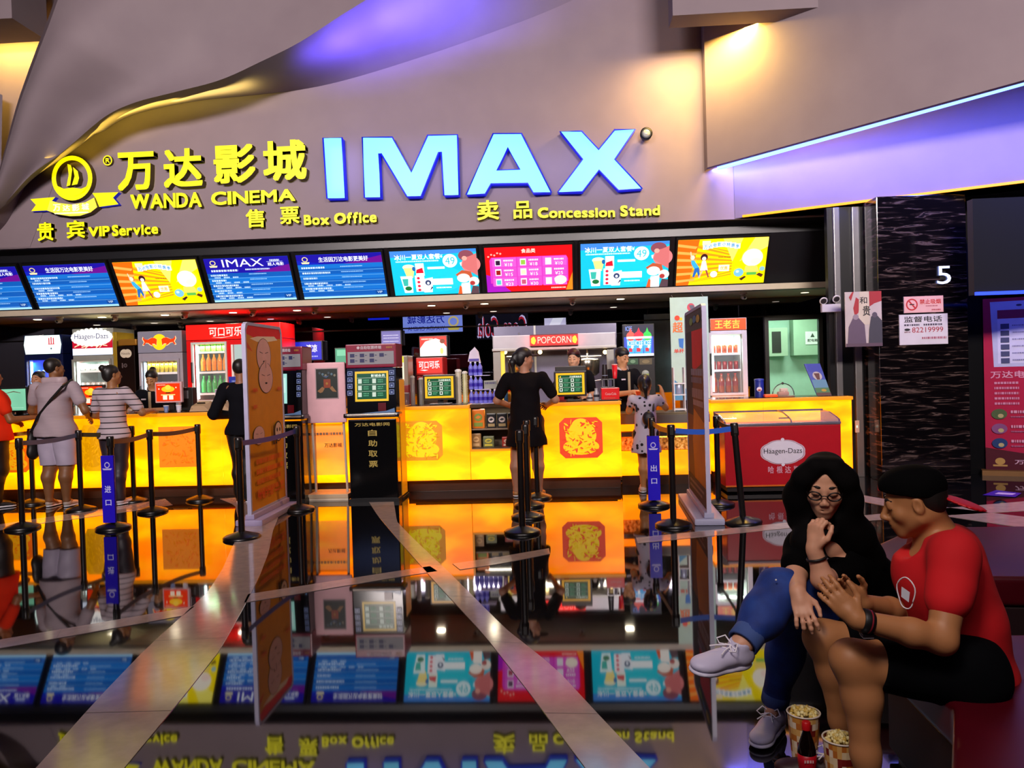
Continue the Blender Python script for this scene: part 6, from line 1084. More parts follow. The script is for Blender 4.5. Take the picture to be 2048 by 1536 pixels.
def head(G, c, R, s=1.0, nose=1.0, fem=False, lids=True, jaw=1.0):
    c = np.array(c, float); T = lambda x, y, z: c+R @ (np.array([x, y, z])*s); e = lambda p, r, k=.02, op='+', Q=None: G.ell(T(*p), np.array(r)*s, R if Q is None else R @ Q, k*s, op)
    k = lambda a, b, ra, rb, kk=.02: G.cone(T(*a), T(*b), ra*s, rb*s, kk*s)
    e((0, -.016, .034), (.073, .092, .080)); e((0, .018, -.030), (.058*jaw, .064, .074), .03); e((0, .064, -.096), (.020*jaw, .019, .018), .028)
    for q in (-1, 1):
        k((q*.052*jaw, -.004, -.052), (q*.010, .056, -.090), .020, .016, .03); e((q*.036, .054, -.026), (.026, .022, .024), .025)
        e((q*.031, .088, .004), (.017, .014, .011), .014, '-'); e((q*.031, .0725, .003), (.0165, .0125, .0115), .005)
        e((q*.0755, -.010, -.004), (.009, .018, .030), .006, '+'); e((q*.083, -.006, .000), (.006, .010, .018), .005, '-')
    k((-.034, .074 if not fem else .070, .021), (.034, .074 if not fem else .070, .021), .010, .010, .02)
    nr = .84 if fem else 1.05; k((0, .080, .012), (0, .080+.024*nose, -.026), .0085*nr, .0105*nr, .014); e((0, .081+.024*nose, -.030), (.0105*nr, .0095, .0088), .008); e((0, .088, -.037), (.010, .012, .008), .010)
    for q in (-1, 1): e((q*.011, .086+.012*nose, -.034), (.0075, .010, .0075), .007)
    e((0, .073, -.062), (.030, .022, .022), .02); e((0, .0895, -.0575), (.0185, .007, .0048), .006); e((0, .0875, -.0685), (.0165, .008, .0060), .006)
    e((0, .0965, -.0632), (.022, .006, .0014), .003, '-')
def face_parts(t, c, R, s=1.0, lip='#8c3c38', brow='#1c1412', eyes='lash', bw=.0045):
    c = np.array(c, float); T = lambda x, y, z: Vector(c+R @ (np.array([x, y, z])*s)); Rm = Matrix(R.tolist())
    for q in (-1, 1):
        b = MB(); b.tube([T(q*(.014+.033*u), .0785+.0065*sin(pi*u)-.013*u, .0265+.005*sin(pi*u)) for u in [i/8 for i in range(9)]], [bw*s*(.4+1.0*sin(pi*min(1, i/8+.15))) for i in range(9)], brow, 6); b.build('eyebrow', t)
        if eyes == 'lash':
            b = MB(); b.tube([T(q*(.0165+.030*u), .0795+.0062*sin(pi*u)-.007*u, .000-.0045*sin(pi*u)) for u in [i/8 for i in range(9)]], .0021*s, '#120c0a', 5); b.build('eyelash', t)
        else:
            b = MB(); b.ball(T(q*.031, .0775, .003), (.0125*s, .0085*s, .0062*s), '#b8b0a8', 14, Rm); b.build('eye', t)
            b = MB(); b.ball(T(q*.031, .0838, .0025), (.0058*s, .003*s, .0055*s), '#120c0a', 10, Rm); b.build('iris', t)
    b = MB(); lm = mt(lip, .65); b.ball(T(0, .0900, -.0574), (.0185*s, .0062*s, .0042*s), lm, 16, Rm); b.ball(T(0, .0878, -.0686), (.0160*s, .0075*s, .0055*s), lm, 16, Rm); b.build('lips', t)
def hand(G, w, d, nrm, th, curl=(.35, .35, .4, .45), thc=.4, s=1.0, spread=.10, k=.006, wr=.026):
    # w wrist, d direction of the palm, nrm the way the palm faces, th the thumb's side
    w = np.array(w, float); d = nrm_(d); nrm = np.array(nrm, float); nrm = nrm_(nrm-d*(nrm @ d)); sd = np.cross(d, nrm); sd = sd if sd @ np.array(th, float) > 0 else -sd
    R = np.stack([sd, d, nrm], 1); G.ell(w+d*.050*s, np.array([.038, .052, .0145])*s, R, .015*s); G.cone(w-d*.01*s, w+d*.03*s, wr*s, .024*s, .015); G.ell(w+d*.040*s+sd*.024*s+nrm*.006*s, np.array([.016, .032, .014])*s, R, .012)
    L = (.068, .076, .070, .056); r = (.0088, .0090, .0086, .0078)
    for i in range(4):
        off = (.029-.0193*i)*s; p = w+d*(.090-.004*abs(i-1.2))*s+sd*off; dd = nrm_(d+sd*spread*(1.2-i*.8)); a = 0; pr = p-d*.02*s
        for j, f in enumerate((.44, .30, .26)):
            a += curl[i]*(.75 if j == 0 else 1.15); v = dd*cos(a)+nrm*sin(a); q = p+v*L[i]*f*s; G.cone(pr if j == 0 else p, p if j == 0 else p, r[i]*s, r[i]*s, k); G.cone(p, q, r[i]*s*(1-.06*j), r[i]*s*(.95-.08*j), k*.6); p = q
    p = w+d*.018*s+sd*.026*s; v = nrm_(d*.75+sd*.75+nrm*.25)
    q = p+v*.040*s; G.cone(p, q, .013*s, .011*s, k); v2 = nrm_(d*(1-.2*thc)+sd*(.35-.6*thc)+nrm*thc); q2 = q+v2*.030*s; G.cone(q, q2, .0108*s, .0098*s, k*.6); v3 = nrm_(d*1+sd*(.15-.9*thc)+nrm*thc*1.2); G.cone(q2, q2+v3*.024*s, .0096*s, .0082*s, k*.6)
def shoe(t, heel, toe, up, col, sole='#d8d8e0', w=.042, s=1.0, laces=False, vox=.006):
    heel, toe = np.array(heel, float), np.array(toe, float); d = nrm_(toe-heel); u = nrm_(np.array(up, float)-d*(d @ np.array(up, float))); r = np.cross(d, u); L = np.linalg.norm(toe-heel); R = np.stack([r, d, u], 1)
    G = Grow(); G.ell(heel+d*.045+u*.030, (.036, .05, .036), R, .02); G.ell(heel+d*L*.48+u*.028, (.040, L*.33, .032), R, .02); G.ell(toe-d*.055+u*.018, (.045, .062, .026), R, .02); G.cone(heel+d*.05+u*.03, heel+d*.062+u*.066, .036, .036, .02)
    G.cut(heel+u*.006, -u); G.cutcone(heel+d*.06+u*.085, heel+d*.065+u*.12, .027, .034); o = G.build('shoe', t, col, vox)
    G = Grow(); G.ell(heel+d*.05, (.037, .05, .014), R, .02); G.ell(heel+d*L*.5, (.042, L*.36, .014), R, .02); G.ell(toe-d*.05, (.046, .058, .014), R, .02); G.cut(heel-u*.009, -u); G.build('sole', o, sole, vox)
    if laces:
        b = MB()
        for i in range(5): c = heel+d*(L*.40+i*L*.075)+u*(.066-i*.0072); b.tube([c-r*.020, c+u*.004, c+r*.020+d*.008], .0028, '#e8e4f0', 6)
        c = heel+d*L*.38+u*.072
        for q in (-1, 1): b.tube([c+r*q*.004, c+r*q*.030+u*.020+d*.01, c+r*q*.046+u*.004+d*.028, c+r*q*.030-u*.006+d*.030, c+d*.012], .0026, '#e8e4f0', 6); b.tube([c, c+r*q*.02+d*.05-u*.004, c+r*q*.03+d*.07-u*.01], .0024, '#e8e4f0', 6)
        b.build('laces', o)
    return o
def striped(name, base, line, period, w, offs=0, ax='z', rough=.8):
    m = noise_mat(name, [(0, base), (1, base)], r=rough); nt = m.node_tree; tc = nt.nodes.new('ShaderNodeTexCoord'); sp = nt.nodes.new('ShaderNodeSeparateXYZ'); nt.links.new(tc.outputs['Object'], sp.inputs[0])
    f = nt.nodes.new('ShaderNodeMath'); f.operation = 'ADD'; f.inputs[1].default_value = offs+50*period; g = nt.nodes.new('ShaderNodeMath'); g.operation = 'MODULO'; g.inputs[1].default_value = period; h = nt.nodes.new('ShaderNodeMath'); h.operation = 'LESS_THAN'; h.inputs[1].default_value = w
    nt.links.new(sp.outputs[ax.upper()], f.inputs[0]); nt.links.new(f.outputs[0], g.inputs[0]); nt.links.new(g.outputs[0], h.inputs[0]); mx = nt.nodes.new('ShaderNodeMix'); mx.data_type = 'RGBA'; mx.inputs[6].default_value = rgb(base)+(1,); mx.inputs[7].default_value = rgb(line)+(1,)
    nt.links.new(h.outputs[0], mx.inputs[0]); nt.links.new(mx.outputs[2], nt.nodes['Principled BSDF'].inputs['Base Color']); return m
def spotted(name, base, dot, sc, th):
    m = noise_mat(name, [(0, base), (1, base)], r=.8); nt = m.node_tree; tc = nt.nodes.new('ShaderNodeTexCoord'); v = nt.nodes.new('ShaderNodeTexVoronoi'); v.inputs['Scale'].default_value = sc; nt.links.new(tc.outputs['Object'], v.inputs['Vector'])
    h = nt.nodes.new('ShaderNodeMath'); h.operation = 'LESS_THAN'; h.inputs[1].default_value = th; nt.links.new(v.outputs['Distance'], h.inputs[0]); mx = nt.nodes.new('ShaderNodeMix'); mx.data_type = 'RGBA'; mx.inputs[6].default_value = rgb(base)+(1,); mx.inputs[7].default_value = rgb(dot)+(1,)
    nt.links.new(h.outputs[0], mx.inputs[0]); nt.links.new(mx.outputs[2], nt.nodes['Principled BSDF'].inputs['Base Color']); return m
def stander(label, loc, H, face, sk, top=None, bottom=None, hair='#15100e', lean=0, arms=None, stance=.09, fem=False, hairstyle='short', shoes=None, skirt=False, headturn=0, headnod=0, sleeve=.55, short=None, facey=False, stout=1.0, topm='#333333', botm='#333333', vox=.0085, extras=None, parts=True, legs=True, toplen=.0, step=0):
    # local frame: faces +y, x to its right; everything scaled by the height
    t = thing('person', (0, 0, 0), label, 'person'); h = H; G = Grow(); sm = skin(sk); W_ = stout
    sh = .112*h*(W_ if W_ > 1 else 1)*(.93 if fem else 1); hp = .055*h; A = lambda x, y, z: np.array([x, y, z])
    ly = lambda z: lean*max(0, z-.52*h)
    nk = A(0, ly(.83*h), .835*h); hc = A(0, ly(.92*h)+.012, .925*h); turn = Euler((headnod, 0, headturn)).to_matrix(); R = np.array(turn); hs = h/1.72*(1.0 if H > 1.4 else 1.22)
    G.chain([A(0, ly(.55*h), .55*h), A(0, ly(.64*h), .64*h), A(0, ly(.74*h), .735*h)], [.078*h*W_, .068*h*W_, .078*h*W_], .05)
    G.cone(A(-sh*.55, ly(.78*h), .775*h), A(sh*.55, ly(.78*h), .775*h), .055*h, .055*h, .05); G.cone(A(0, ly(.78*h), .79*h), hc+A(0, -.012, -.045*hs), .034*h, .031*h, .03); head(G, hc, R, hs)
    J = {}
    for q in (-1, 1):
        hip = A(q*hp, 0, .50*h); kn = A(q*(stance*.9), .02+step*q*.3, .275*h); an = A(q*stance, -.015+step*q, .045*h); J[q] = (hip, kn, an)
        if legs: G.chain([hip, kn, A(q*stance, step*q*.6-.02, .20*h), an], [.055*h*W_, .037*h*W_, .034*h*W_, .022*h], .03)
        if shoes != 'boots' and legs: G.cone(an, an+A(0, .12*h/1.7, -.03*h), .022*h, .016*h, .02)
        a = (arms or {}).get(q) or (A(q*.155, .02, .64), A(q*.15, .10, .54)); S0 = A(q*sh, ly(.80*h), .80*h); E = A(*a[0])*h; Wd = A(*a[1])*h; J['a%d' % q] = (S0, E, Wd)
        G.chain([S0, E, Wd], [.033*h, .025*h, .017*h], .025); dd = Wd-E; dv = nrm_(dd) if len(a) < 3 else nrm_(a[2]); hand(G, Wd, dv, (-q*.6, .1, -.6), (0, 1, .4), s=h/1.75)
    G.build('body', t, sm, vox)
    G = Grow(); tp = .022
    if top:
        st = 1.0; zb = (.475-toplen)*h; G.chain([A(0, ly(zb), zb), A(0, ly(.64*h), .64*h), A(0, ly(.74*h), .735*h)], [.096*h*W_*(1.12 if skirt else 1.0), .078*h*W_, .087*h*W_], .05); G.cone(A(-sh*.5, ly(.78*h), .775*h), A(sh*.5, ly(.78*h), .775*h), .058*h, .058*h, .05)
        G.cone(A(-.038*h*W_, ly(zb), zb+.02*h), A(.038*h*W_, ly(zb), zb+.02*h), .080*h*W_, .080*h*W_, .05)
        if skirt: G.cone(A(0, 0, zb), A(0, 0, .64*h), .12*h*W_, .08*h*W_, .04)
        for q in (-1, 1):
            S0, E, Wd = J['a%d' % q]; s1 = S0+(E-S0)*sleeve*1.15 if sleeve <= 1 else E; G.cone(S0-A(0, 0, .004*h), s1, .0435*h, .039*h, .03)
            if sleeve > 1: G.cone(E, E+(Wd-E)*.9, .038*h, .028*h, .02)
            if sleeve <= 1: G.cut(S0+(E-S0)*sleeve, E-S0) if False else None
        G.cut(A(0, 0, zb), A(0, 0, -1)); G.ell(nk+A(0, .01, .035*h), (.05*h, .055*h, .05*h), None, .01, '-')
        tb = G.build('top', t, mt(topm, .9, ior=1.2) if isinstance(topm, str) else topm, vox, fold=.004, seed=int(H*100))
    if bottom:
        G = Grow(); lg = {'long': 1, 'shorts': 0, 'skirt': 2}[bottom]; G.cone(A(-.03*h, 0, .51*h), A(.03*h, 0, .51*h), .068*h*W_, .068*h*W_, .04)
        for q in (-1, 1):
            hip, kn, an = J[q]
            if lg == 1: G.chain([hip, kn, A(q*stance, step*q*.6-.02, .20*h), an+A(0, 0, .02)], [.063*h*W_, .050*h*W_, .045*h*W_, .038*h], .03)
            elif lg == 0: e_ = kn+(hip-kn)*(short if short is not None else .0); G.chain([hip, e_+(e_-hip)*.1+A(q*.006, 0, 0)], [.063*h*W_, .050*h*W_], .012)
        if lg == 0: e_ = J[1][1]+(J[1][0]-J[1][1])*(short or 0); G.cut(A(0, 0, e_[2]-.0), A(0, 0, -1))
        G.build('trousers' if lg == 1 else 'shorts', t, botm, vox, fold=.003, seed=3)
    # hair
    G = Grow(); T = lambda x, y, z: hc+R @ (A(x, y, z)*hs); hm = mt(hair, .45)
    G.ell(T(0, -.022, .044), np.array([.080, .096, .082])*hs, R, .02)
    if hairstyle in ('bun', 'long', 'pony'): G.ell(T(0, -.05, .0), np.array([.075, .07, .09])*hs, R, .03)
    else: G.ell(T(0, -.05, .01), np.array([.072, .06, .065])*hs, R, .02)
    if hairstyle == 'bun': G.ell(T(0, -.115, .085), np.array([.045, .04, .042])*hs, R, .02)
    if hairstyle == 'pony': G.chain([T(0, -.12, .04), T(.01, -.155, -.04), T(.02, -.14, -.16)], [.028*hs, .032*hs, .012*hs], .03)
    if hairstyle == 'long': G.cone(T(-.04, -.05, -.02), T(-.035, -.06, -.2), .05*hs, .03*hs, .03); G.cone(T(.04, -.05, -.02), T(.035, -.06, -.2), .05*hs, .03*hs, .03)
    G.ell(T(0, .075, -.045), np.array([.068, .06, .10])*hs, R, .015, '-'); G.ell(T(0, .03, -.10), np.array([.10, .055, .07])*hs, R, .01, '-') if hairstyle != 'long' else None
    G.build('hair', t, hm, vox)
    if facey: face_parts(t, hc, R, hs, eyes='open' if facey == 'open' else 'lash')
    if shoes and legs:
        for q in (-1, 1): an = J[q][2]; shoe(t, an+A(0, -.045, -an[2]+.012), an+A(q*.02, .2*h/1.72, -an[2]+.012), (0, 0, 1), shoes, vox=vox)
    if extras: extras(t, dict(h=h, hc=hc, R=R, T=T, hs=hs, J=J, A=A, nk=nk, sh=sh, ly=ly))
    place(t, loc, face); return t
# ---------------------------------------------------------------- people at the counters (facing away: face 0 looks towards the wall)
def bag(t, c):
    A, h = c['A'], c['h']; b = MB(); b.tube([A(.125, -.085, .80)*h*1, A(.05, -.098, .72)*h, A(-.05, -.10, .61)*h, A(-.13, -.07, .51)*h], .016, '#0e0b0a', 8); b.tube([A(.125, -.085, .80)*h, A(.13, -.0, .845)*h, A(.09, .07, .79)*h], .016, '#0e0b0a', 8); b.build('bag_strap', t)
    G = Grow(); G.ell(A(-.155, -.03, .44)*h, (.05, .075, .13), None, .02); G.ell(A(-.155, -.03, .37)*h, (.055, .085, .09), None, .03); G.build('shoulder_bag', t, '#120e0d', .009)
    b = MB(); G = Grow(); G.cone(A(-.045, -.0, .845)*h, A(.045, -.0, .845)*h, .042*h, .042*h, .02); G.cutcone(A(0, .012, .83)*h, A(0, .012, .93)*h, .038*h, .042*h); G.cut(A(0, 0, .868)*h, (0, 0, 1)); G.build('collar', t, '#a8949a', .008)
p = at(114, 900, 9.06); stander('person in pale polo shirt and shorts with a black shoulder bag, seen from behind', (p.x, 9.06, 0), 1.76, radians(-6), '#7a5030', top=1, bottom='shorts', short=.02, topm=striped('polo cloth', '#a39299', '#8e7d85', .016, .006), botm='#a79cb0', hairstyle='short', shoes='#a8988c', stance=.115, stout=1.22, sleeve=.5, headturn=radians(-25), extras=bag,
    arms={-1: ((-.20, .03, .645), (-.17, .13, .60)), 1: ((.205, .02, .64), (.16, .12, .59))})
p = at(229, 900, 9.12); stander('person in a black and pale striped top with a hair bun, seen from behind', (p.x+.0, 9.12, 0), 1.66, radians(-8), '#8a5c38', top=1, bottom='long', topm=striped('striped jersey', '#b0a0a8', '#1c141c', .066, .012, .02), botm='#241c24', hairstyle='bun', shoes='#b0a8b0', stance=.06, fem=True, headturn=radians(-32), sleeve=.62,
    arms={-1: ((-.175, .03, .64), (-.12, .14, .60)), 1: ((.19, .06, .65), (.17, .19, .655))})
p = at(-12, 900, 9.1); stander('person in an orange red shirt and dark trousers cut off by the left frame edge', (p.x, 9.1, 0), 1.68, radians(-40), '#8a5430', top=1, bottom='long', topm='#d42c10', botm='#1c1210', shoes='#181414', stance=.08, stout=1.3, hairstyle='short', arms={-1: ((-.17, .04, .65), (-.12, .15, .60)), 1: ((.20, .06, .62), (.20, .19, .63))})
p = fl(497, 1000); stander('person in a black jacket standing mostly hidden behind the ochre banner stand', (at(486, 900, 9.1).x, 9.1, 0), 1.68, radians(0), '#8a5c40', top=1, bottom='long', topm='#0c0c12', botm='#0c0a0c', shoes='#141414', stance=.05, sleeve=1.2, arms={-1: ((-.19, -.02, .62), (-.13, .12, .60)), 1: ((.17, .04, .62), (.12, .14, .60))})
def cap_(t, c, col='#1a1014', brim=None, back=False):
    T, hs, R = c['T'], c['hs'], c['R']; G = Grow(); G.ell(T(0, -.012, .050), np.array([.086, .104, .088])*hs, R, .01); G.cut(T(0, 0, .028), R @ np.array([0, .12, -1])); cp = G.build('cap', t, col, .007)
    s_ = -1 if back else 1; G = Grow(); G.ell(T(0, s_*.122, .038), np.array([.064, .082, .012])*hs, R, .01); G.build('brim', cp, brim or '#1e1218', .006)
p = fl(1057, 990); stander('person in a black cap and long black top, seen from behind at the middle counter', (p.x, 9.12, 0), 1.70, radians(-4), '#a07058', top=1, bottom='shorts', short=.42, topm='#0c080b', botm='#140c0c', hairstyle='pony', hair='#100a0c', shoes='#a87848', stance=.13, fem=True, stout=1.12, headturn=radians(-62), toplen=.13, skirt=True, sleeve=.62, extras=lambda t, c: cap_(t, c),
    arms={-1: ((-.195, .02, .65), (-.13, .13, .61)), 1: ((.20, .03, .645), (.14, .14, .61))})
def kid(t, c):
    A, h = c['A'], c['h']; G = Grow(); G.ell(A(.03, -.13, .64)*h, (.07, .05, .085), None, .03); G.build('backpack', t, '#171018', .007)
    b = MB()
    for q in (-1, 1): b.tube([A(q*.07, -.09, .70)*h, A(q*.075, -.02, .82)*h, A(q*.07, .08, .76)*h], .011, '#171018', 6)
    b.build('backpack_strap', t); b = MB(); T = c['T']; b.tube([T(.0, -.115, .09), T(.01, -.128, .03), T(.015, -.12, -.03)], .006, '#b8b0c0', 6); b.build('hair_clip', t)
p = fl(1290, 978); stander('child in a white dress with black spots, seen from behind by the popcorn counter', (p.x, 9.22, 0), 1.34, radians(-8), '#b07848', top=1, bottom='shorts', short=.55, topm=spotted('spotted cloth', '#b4a8b8', '#0e0a10', 17, .30), botm='#140f14', hairstyle='pony', shoes='#c8b0a0', stance=.045, fem=True, toplen=.13, skirt=True, sleeve=.35, extras=kid,
    arms={-1: ((-.14, .06, .70), (-.14, .18, .80)), 1: ((.17, .04, .72), (.14, .16, .86))})
# ---------------------------------------------------------------- staff behind the counters (face pi looks towards the viewer)
def uniform(t, c):
    A, h = c['A'], c['h']; n0 = c['nk']; G = Grow(); G.cone(n0-A(0, .01, .012*h), n0+A(0, .008, .028*h), .054*h, .044*h, .02); G.cutcone(n0-A(0, .0, .03*h), n0+A(0, .016, .06*h), .044*h, .041*h); G.cut(n0+A(0, 0, .030*h), (0, 0, 1)); G.build('collar', t, '#c8c0c0', .006)
    b = MB(); b.box(A(0, .093+c['ly'](.7*h)/h, .735)*h, (.035, .012, .26), '#a89878', bev=.004); b.build('placket', t); b = MB(); b.box(A(.05, .092+c['ly'](.7*h)/h, .755)*h, (.06, .008, .018), '#d0c8d0'); b.build('name_badge', t)
stf = dict(bottom='long', botm='#101014', topm='#0b0c12', top=1, shoes='#101010', facey='lash', extras=uniform, sleeve=.6)
q_ = at(79, 756, 10.75); stander('smiling staff person in dark uniform half hidden by the man with the bag', (at(78, 800, 10.75).x, 10.75, 0), 1.64, pi, '#b08060', fem=True, hairstyle='bun', arms={-1: ((-.15, .05, .64), (-.10, .16, .62)), 1: ((.15, .05, .64), (.10, .16, .62))}, **stf)
stander('staff person with white collar looking down beside the pink framed display', (at(300, 800, 10.30).x, 10.45, 0), 1.60, pi+.1, '#a87850', fem=True, hairstyle='bun', headnod=radians(-30), lean=.16, arms={-1: ((-.15, .12, .66), (-.06, .28, .67)), 1: ((.16, .12, .66), (.06, .29, .66))}, **stf)
stf2 = dict(stf)
def redcap(t, c): uniform(t, c); G = Grow(); T = c['T']; G.ell(T(0, -.02, .06), np.array([.086, .10, .078])*c['hs'], c['R'], .01); G.cut(T(0, 0, .048), c['R'] @ np.array([0, .3, -1])); G.build('cap', t, '#38080c', .007)
stf2['extras'] = redcap; stf2['facey'] = 'open'
stander('smiling staff person in a dark red cap behind the right price display', (at(1150, 800, 10.45).x, 10.45, 0), 1.70, pi-.25, '#c89878', fem=True, hairstyle='long', headturn=.0, headnod=radians(-8), arms={-1: ((-.15, .06, .64), (-.12, .18, .64)), 1: ((.15, .04, .64), (.14, .16, .66))}, **stf2)
def blackcap(t, c): uniform(t, c); G = Grow(); T = c['T']; G.ell(T(0, -.02, .058), np.array([.086, .104, .080])*c['hs'], c['R'], .01); G.cut(T(0, 0, .044), c['R'] @ np.array([0, .2, -1])); G.build('cap', t, '#0c0a10', .007)
stf3 = dict(stf); stf3['extras'] = blackcap
sp_ = stander('staff person in a black cap and dark polo serving the spotted dress child', (at(1246, 800, 10.65).x, 10.65, 0), 1.70, pi+.5, '#c08c64', hairstyle='short', headnod=radians(-18), headturn=.25, arms={-1: ((-.16, .08, .65), (-.08, .20, .70)), 1: ((.17, .10, .64), (.06, .24, .66))}, **stf3)
# food carton handed over and a green drink
p_ = at(1285, 787, 9.75); t = thing('food_carton', (p_.x, 9.75, p_.z-.04), 'orange open food carton held out to the spotted dress child', 'food carton'); b = MB(); b.add([(p_.x-.06, 9.71, p_.z-.05), (p_.x+.06, 9.71, p_.z-.05), (p_.x+.06, 9.79, p_.z-.05), (p_.x-.06, 9.79, p_.z-.05), (p_.x-.08, 9.69, p_.z+.03), (p_.x+.08, 9.69, p_.z+.03), (p_.x+.08, 9.81, p_.z+.03), (p_.x-.08, 9.81, p_.z+.03)], [(0, 3, 2, 1), (0, 1, 5, 4), (1, 2, 6, 5), (2, 3, 7, 6), (3, 0, 4, 7)], mt('#d85418', .5)); b.build('carton', t); b = MB()
for k in range(7): b.ball((p_.x-.05+.017*k, 9.75+.02*(k % 2), p_.z+.02), (.018, .018, .014), '#f0a860', 8)
b.build('food', t)
p_ = at(1291, 748, 10.1); t = thing('iced_drink', (p_.x, 10.1, p_.z-.05), 'green drink under a clear dome lid above the spotted dress child', 'drink'); b = MB(); b.lathe([(.03, -.10), (.045, .0), (.04, .01)], p_, mt('#a0b858', .3), 16); b.build('cup', t); b = MB(); b.ball(p_+Vector((0, 0, .01)), (.046, .046, .04), mt('#c8d8d8', .1, alpha=.5), 16); b.build('dome_lid', t)
# ================================================================ the seated couple
def PA_(x, y, d): return np.array(P(x, y, d))
sw = skin('#c89478')
t = thing('person', P(1735, 1290, 3.1), 'seated person with glasses and long black hair, chin on hand, in blue jeans', 'person')
hc = PA_(1649, 972, 2.86); Rw = frame3((-.30, -.92, -.30), (.04, 0, 1)); hs = .90
G = Grow(); head(G, hc, Rw, hs, nose=.72, fem=True, jaw=1.04)
hipL, hipR = PA_(1742, 1235, 3.02), PA_(1722, 1215, 3.22); wst = PA_(1712, 1178, 3.08); chs = PA_(1680, 1128, 3.0); nkb = PA_(1662, 1082, 2.94)
G.chain([(hipL+hipR)/2, wst, chs], [.125, .105, .105], .05); G.cone(nkb+np.array([0, .02, -.02]), hc+Rw @ np.array([0, -.02, -.05]), .048, .045, .03)
shR, shL = PA_(1608, 1098, 2.90), PA_(1716, 1098, 3.02); G.cone(shR, shL, .055, .055, .05); G.cone(nkb, chs, .06, .09, .05)
# her right arm hangs over the knee; her left forearm rises to the chin
elR, wrR = PA_(1592, 1150, 2.80), PA_(1596, 1186, 2.66); elL, wrL = PA_(1646, 1158, 2.70), PA_(1628, 1096, 2.70)
G.chain([shR, elR, wrR], [.044, .036, .025], .02); G.chain([shL, PA_(1690, 1145, 2.86), elL, wrL], [.044, .040, .036, .024], .02)
hand(G, wrR, PA_(1606, 1222, 2.62)-wrR, (.3, -.2, -.9) if 0 else (.2, .9, -.3), (1, 0, 0), curl=(.22, .30, .35, .3), thc=.2, s=.84, spread=.16)
# closed hand under the chin
hand(G, wrL, np.array([.10, .02, 1]), (.85, .5, .1), (.5, -.85, .1), curl=(1.05, 1.1, 1.1, 1.1), thc=.35, s=.86, spread=.02)
knL, anL = PA_(1560, 1186, 2.78), PA_(1484, 1288, 2.66); knR, anR = PA_(1590, 1215, 2.98), PA_(1550, 1402, 3.16)
G.chain([hipL, knL, anL], [.085, .055, .034], .03); G.chain([hipR, knR, anR], [.085, .055, .034], .03)
G.cone(anL, anL+(PA_(1440, 1318, 2.64)-anL)*.5, .032, .026, .02); G.cone(anR, anR+np.array([-.02, -.03, -.03]), .032, .026, .02)
G.build('body', t, sw, .0048); face_parts(t, hc, Rw, hs, lip='#a44c50', brow='#1a1210', bw=.0040)
# jeans
jn = noise_mat('blue denim', [(.3, '#0a1e54'), (.5, '#12307a'), (.72, '#1e4494')], nscale=9, detail=8, r=.75, bump=.05)
G = Grow(); G.cone(hipL, hipR, .118, .118, .04); e1 = knL+(anL-knL)*.80; e2 = knR+(anR-knR)*.90
G.chain([hipL, knL, knL+(anL-knL)*.45, e1], [.100, .080, .070, .052], .04); G.chain([hipR, knR, knR+(anR-knR)*.5, e2], [.100, .078, .066, .050], .04); G.cut(e1, anL-knL) if 0 else None
j_ = G.build('jeans', t, jn, .006, fold=.0035, fs=14)
for e_, d_ in ((e1, nrm_(anL-knL)), (e2, nrm_(anR-knR))): b = MB(); v = Vector(d_); b.lathe([(.050, -.01), (.054, .0), (.054, .045), (.047, .048), (.045, .02)], Vector(e_)-v*.0, mt('#3c5490', .8), 24, ax=d_); b.build('cuff', j_)
b = MB(); b.ball(PA_(1552, 1160, 2.70), .0035, '#e0e0e8', 8); b.build('rivet', j_)
# black top
bt = mt('#030304', .9, ior=1.15); G = Grow(); G.chain([(hipL+hipR)/2+np.array([0, 0, .0]), wst, chs], [.145, .128, .125], .05); G.cone(shR, shL, .070, .070, .05); G.cone(shR, shR+(elR-shR)*.62, .066, .062, .02); G.chain([shL, PA_(1690, 1145, 2.86), PA_(1662, 1153, 2.76)], [.066, .062, .056], .02); G.cone(nkb+np.array([.01, .0, -.05]), chs, .075, .12, .05); G.cone(chs, PA_(1765, 1190, 3.12), .12, .12, .05)
G.ell(nkb+np.array([-.005, -.06, -.005]), (.045, .06, .055), None, .012, '-'); G.build('top', t, bt, .0065, fold=.003, fs=11)
b = MB(); q0 = P(1640, 1116, 2.735); b.tube([q0, q0+Vector((.012, -.0, -.014)), q0+Vector((.026, 0, .0))], .004, '#c8c8d0', 6); b.tube([q0+Vector((.012, 0, -.014)), q0+Vector((.010, 0, -.03))], .004, '#c8c8d0', 6); b.build('print', t)
# hair
G = Grow(); T = lambda x, y, z: hc+Rw @ (np.array([x, y, z])*hs)
G.ell(T(0, -.022, .046), np.array([.086, .10, .082])*hs, Rw, .02); G.ell(T(0, -.06, -.02), np.array([.085, .07, .12])*hs, Rw, .03)
for q in (-1, 1): G.chain([T(q*.040, .040, .100), T(q*.080, .036, .045), T(q*.096, .014, -.04), T(q*.096, .0, -.16)], [.026, .028, .032, .040], .05)
G.chain([T(-.075, -.02, -.10), PA_(1612, 1085, 2.86), PA_(1604, 1120, 2.86)], [.045, .045, .03], .05); G.chain([T(.075, -.02, -.06), PA_(1705, 1075, 2.93), PA_(1728, 1120, 2.98), PA_(1745, 1165, 3.02)], [.055, .065, .062, .04], .07)
G.ell(T(0, .085, -.030), np.array([.069, .058, .100])*hs, Rw, .012, '-'); G.ell(T(0, .10, -.13), np.array([.05, .08, .05])*hs, Rw, .012, '-'); G.ell(T(.0, .105, .058), np.array([.018, .05, .045])*hs, Rw, .02, '-')
G.build('hair', t, mt('#040304', .85, ior=1.2), .0055, fold=.0012, fs=16)
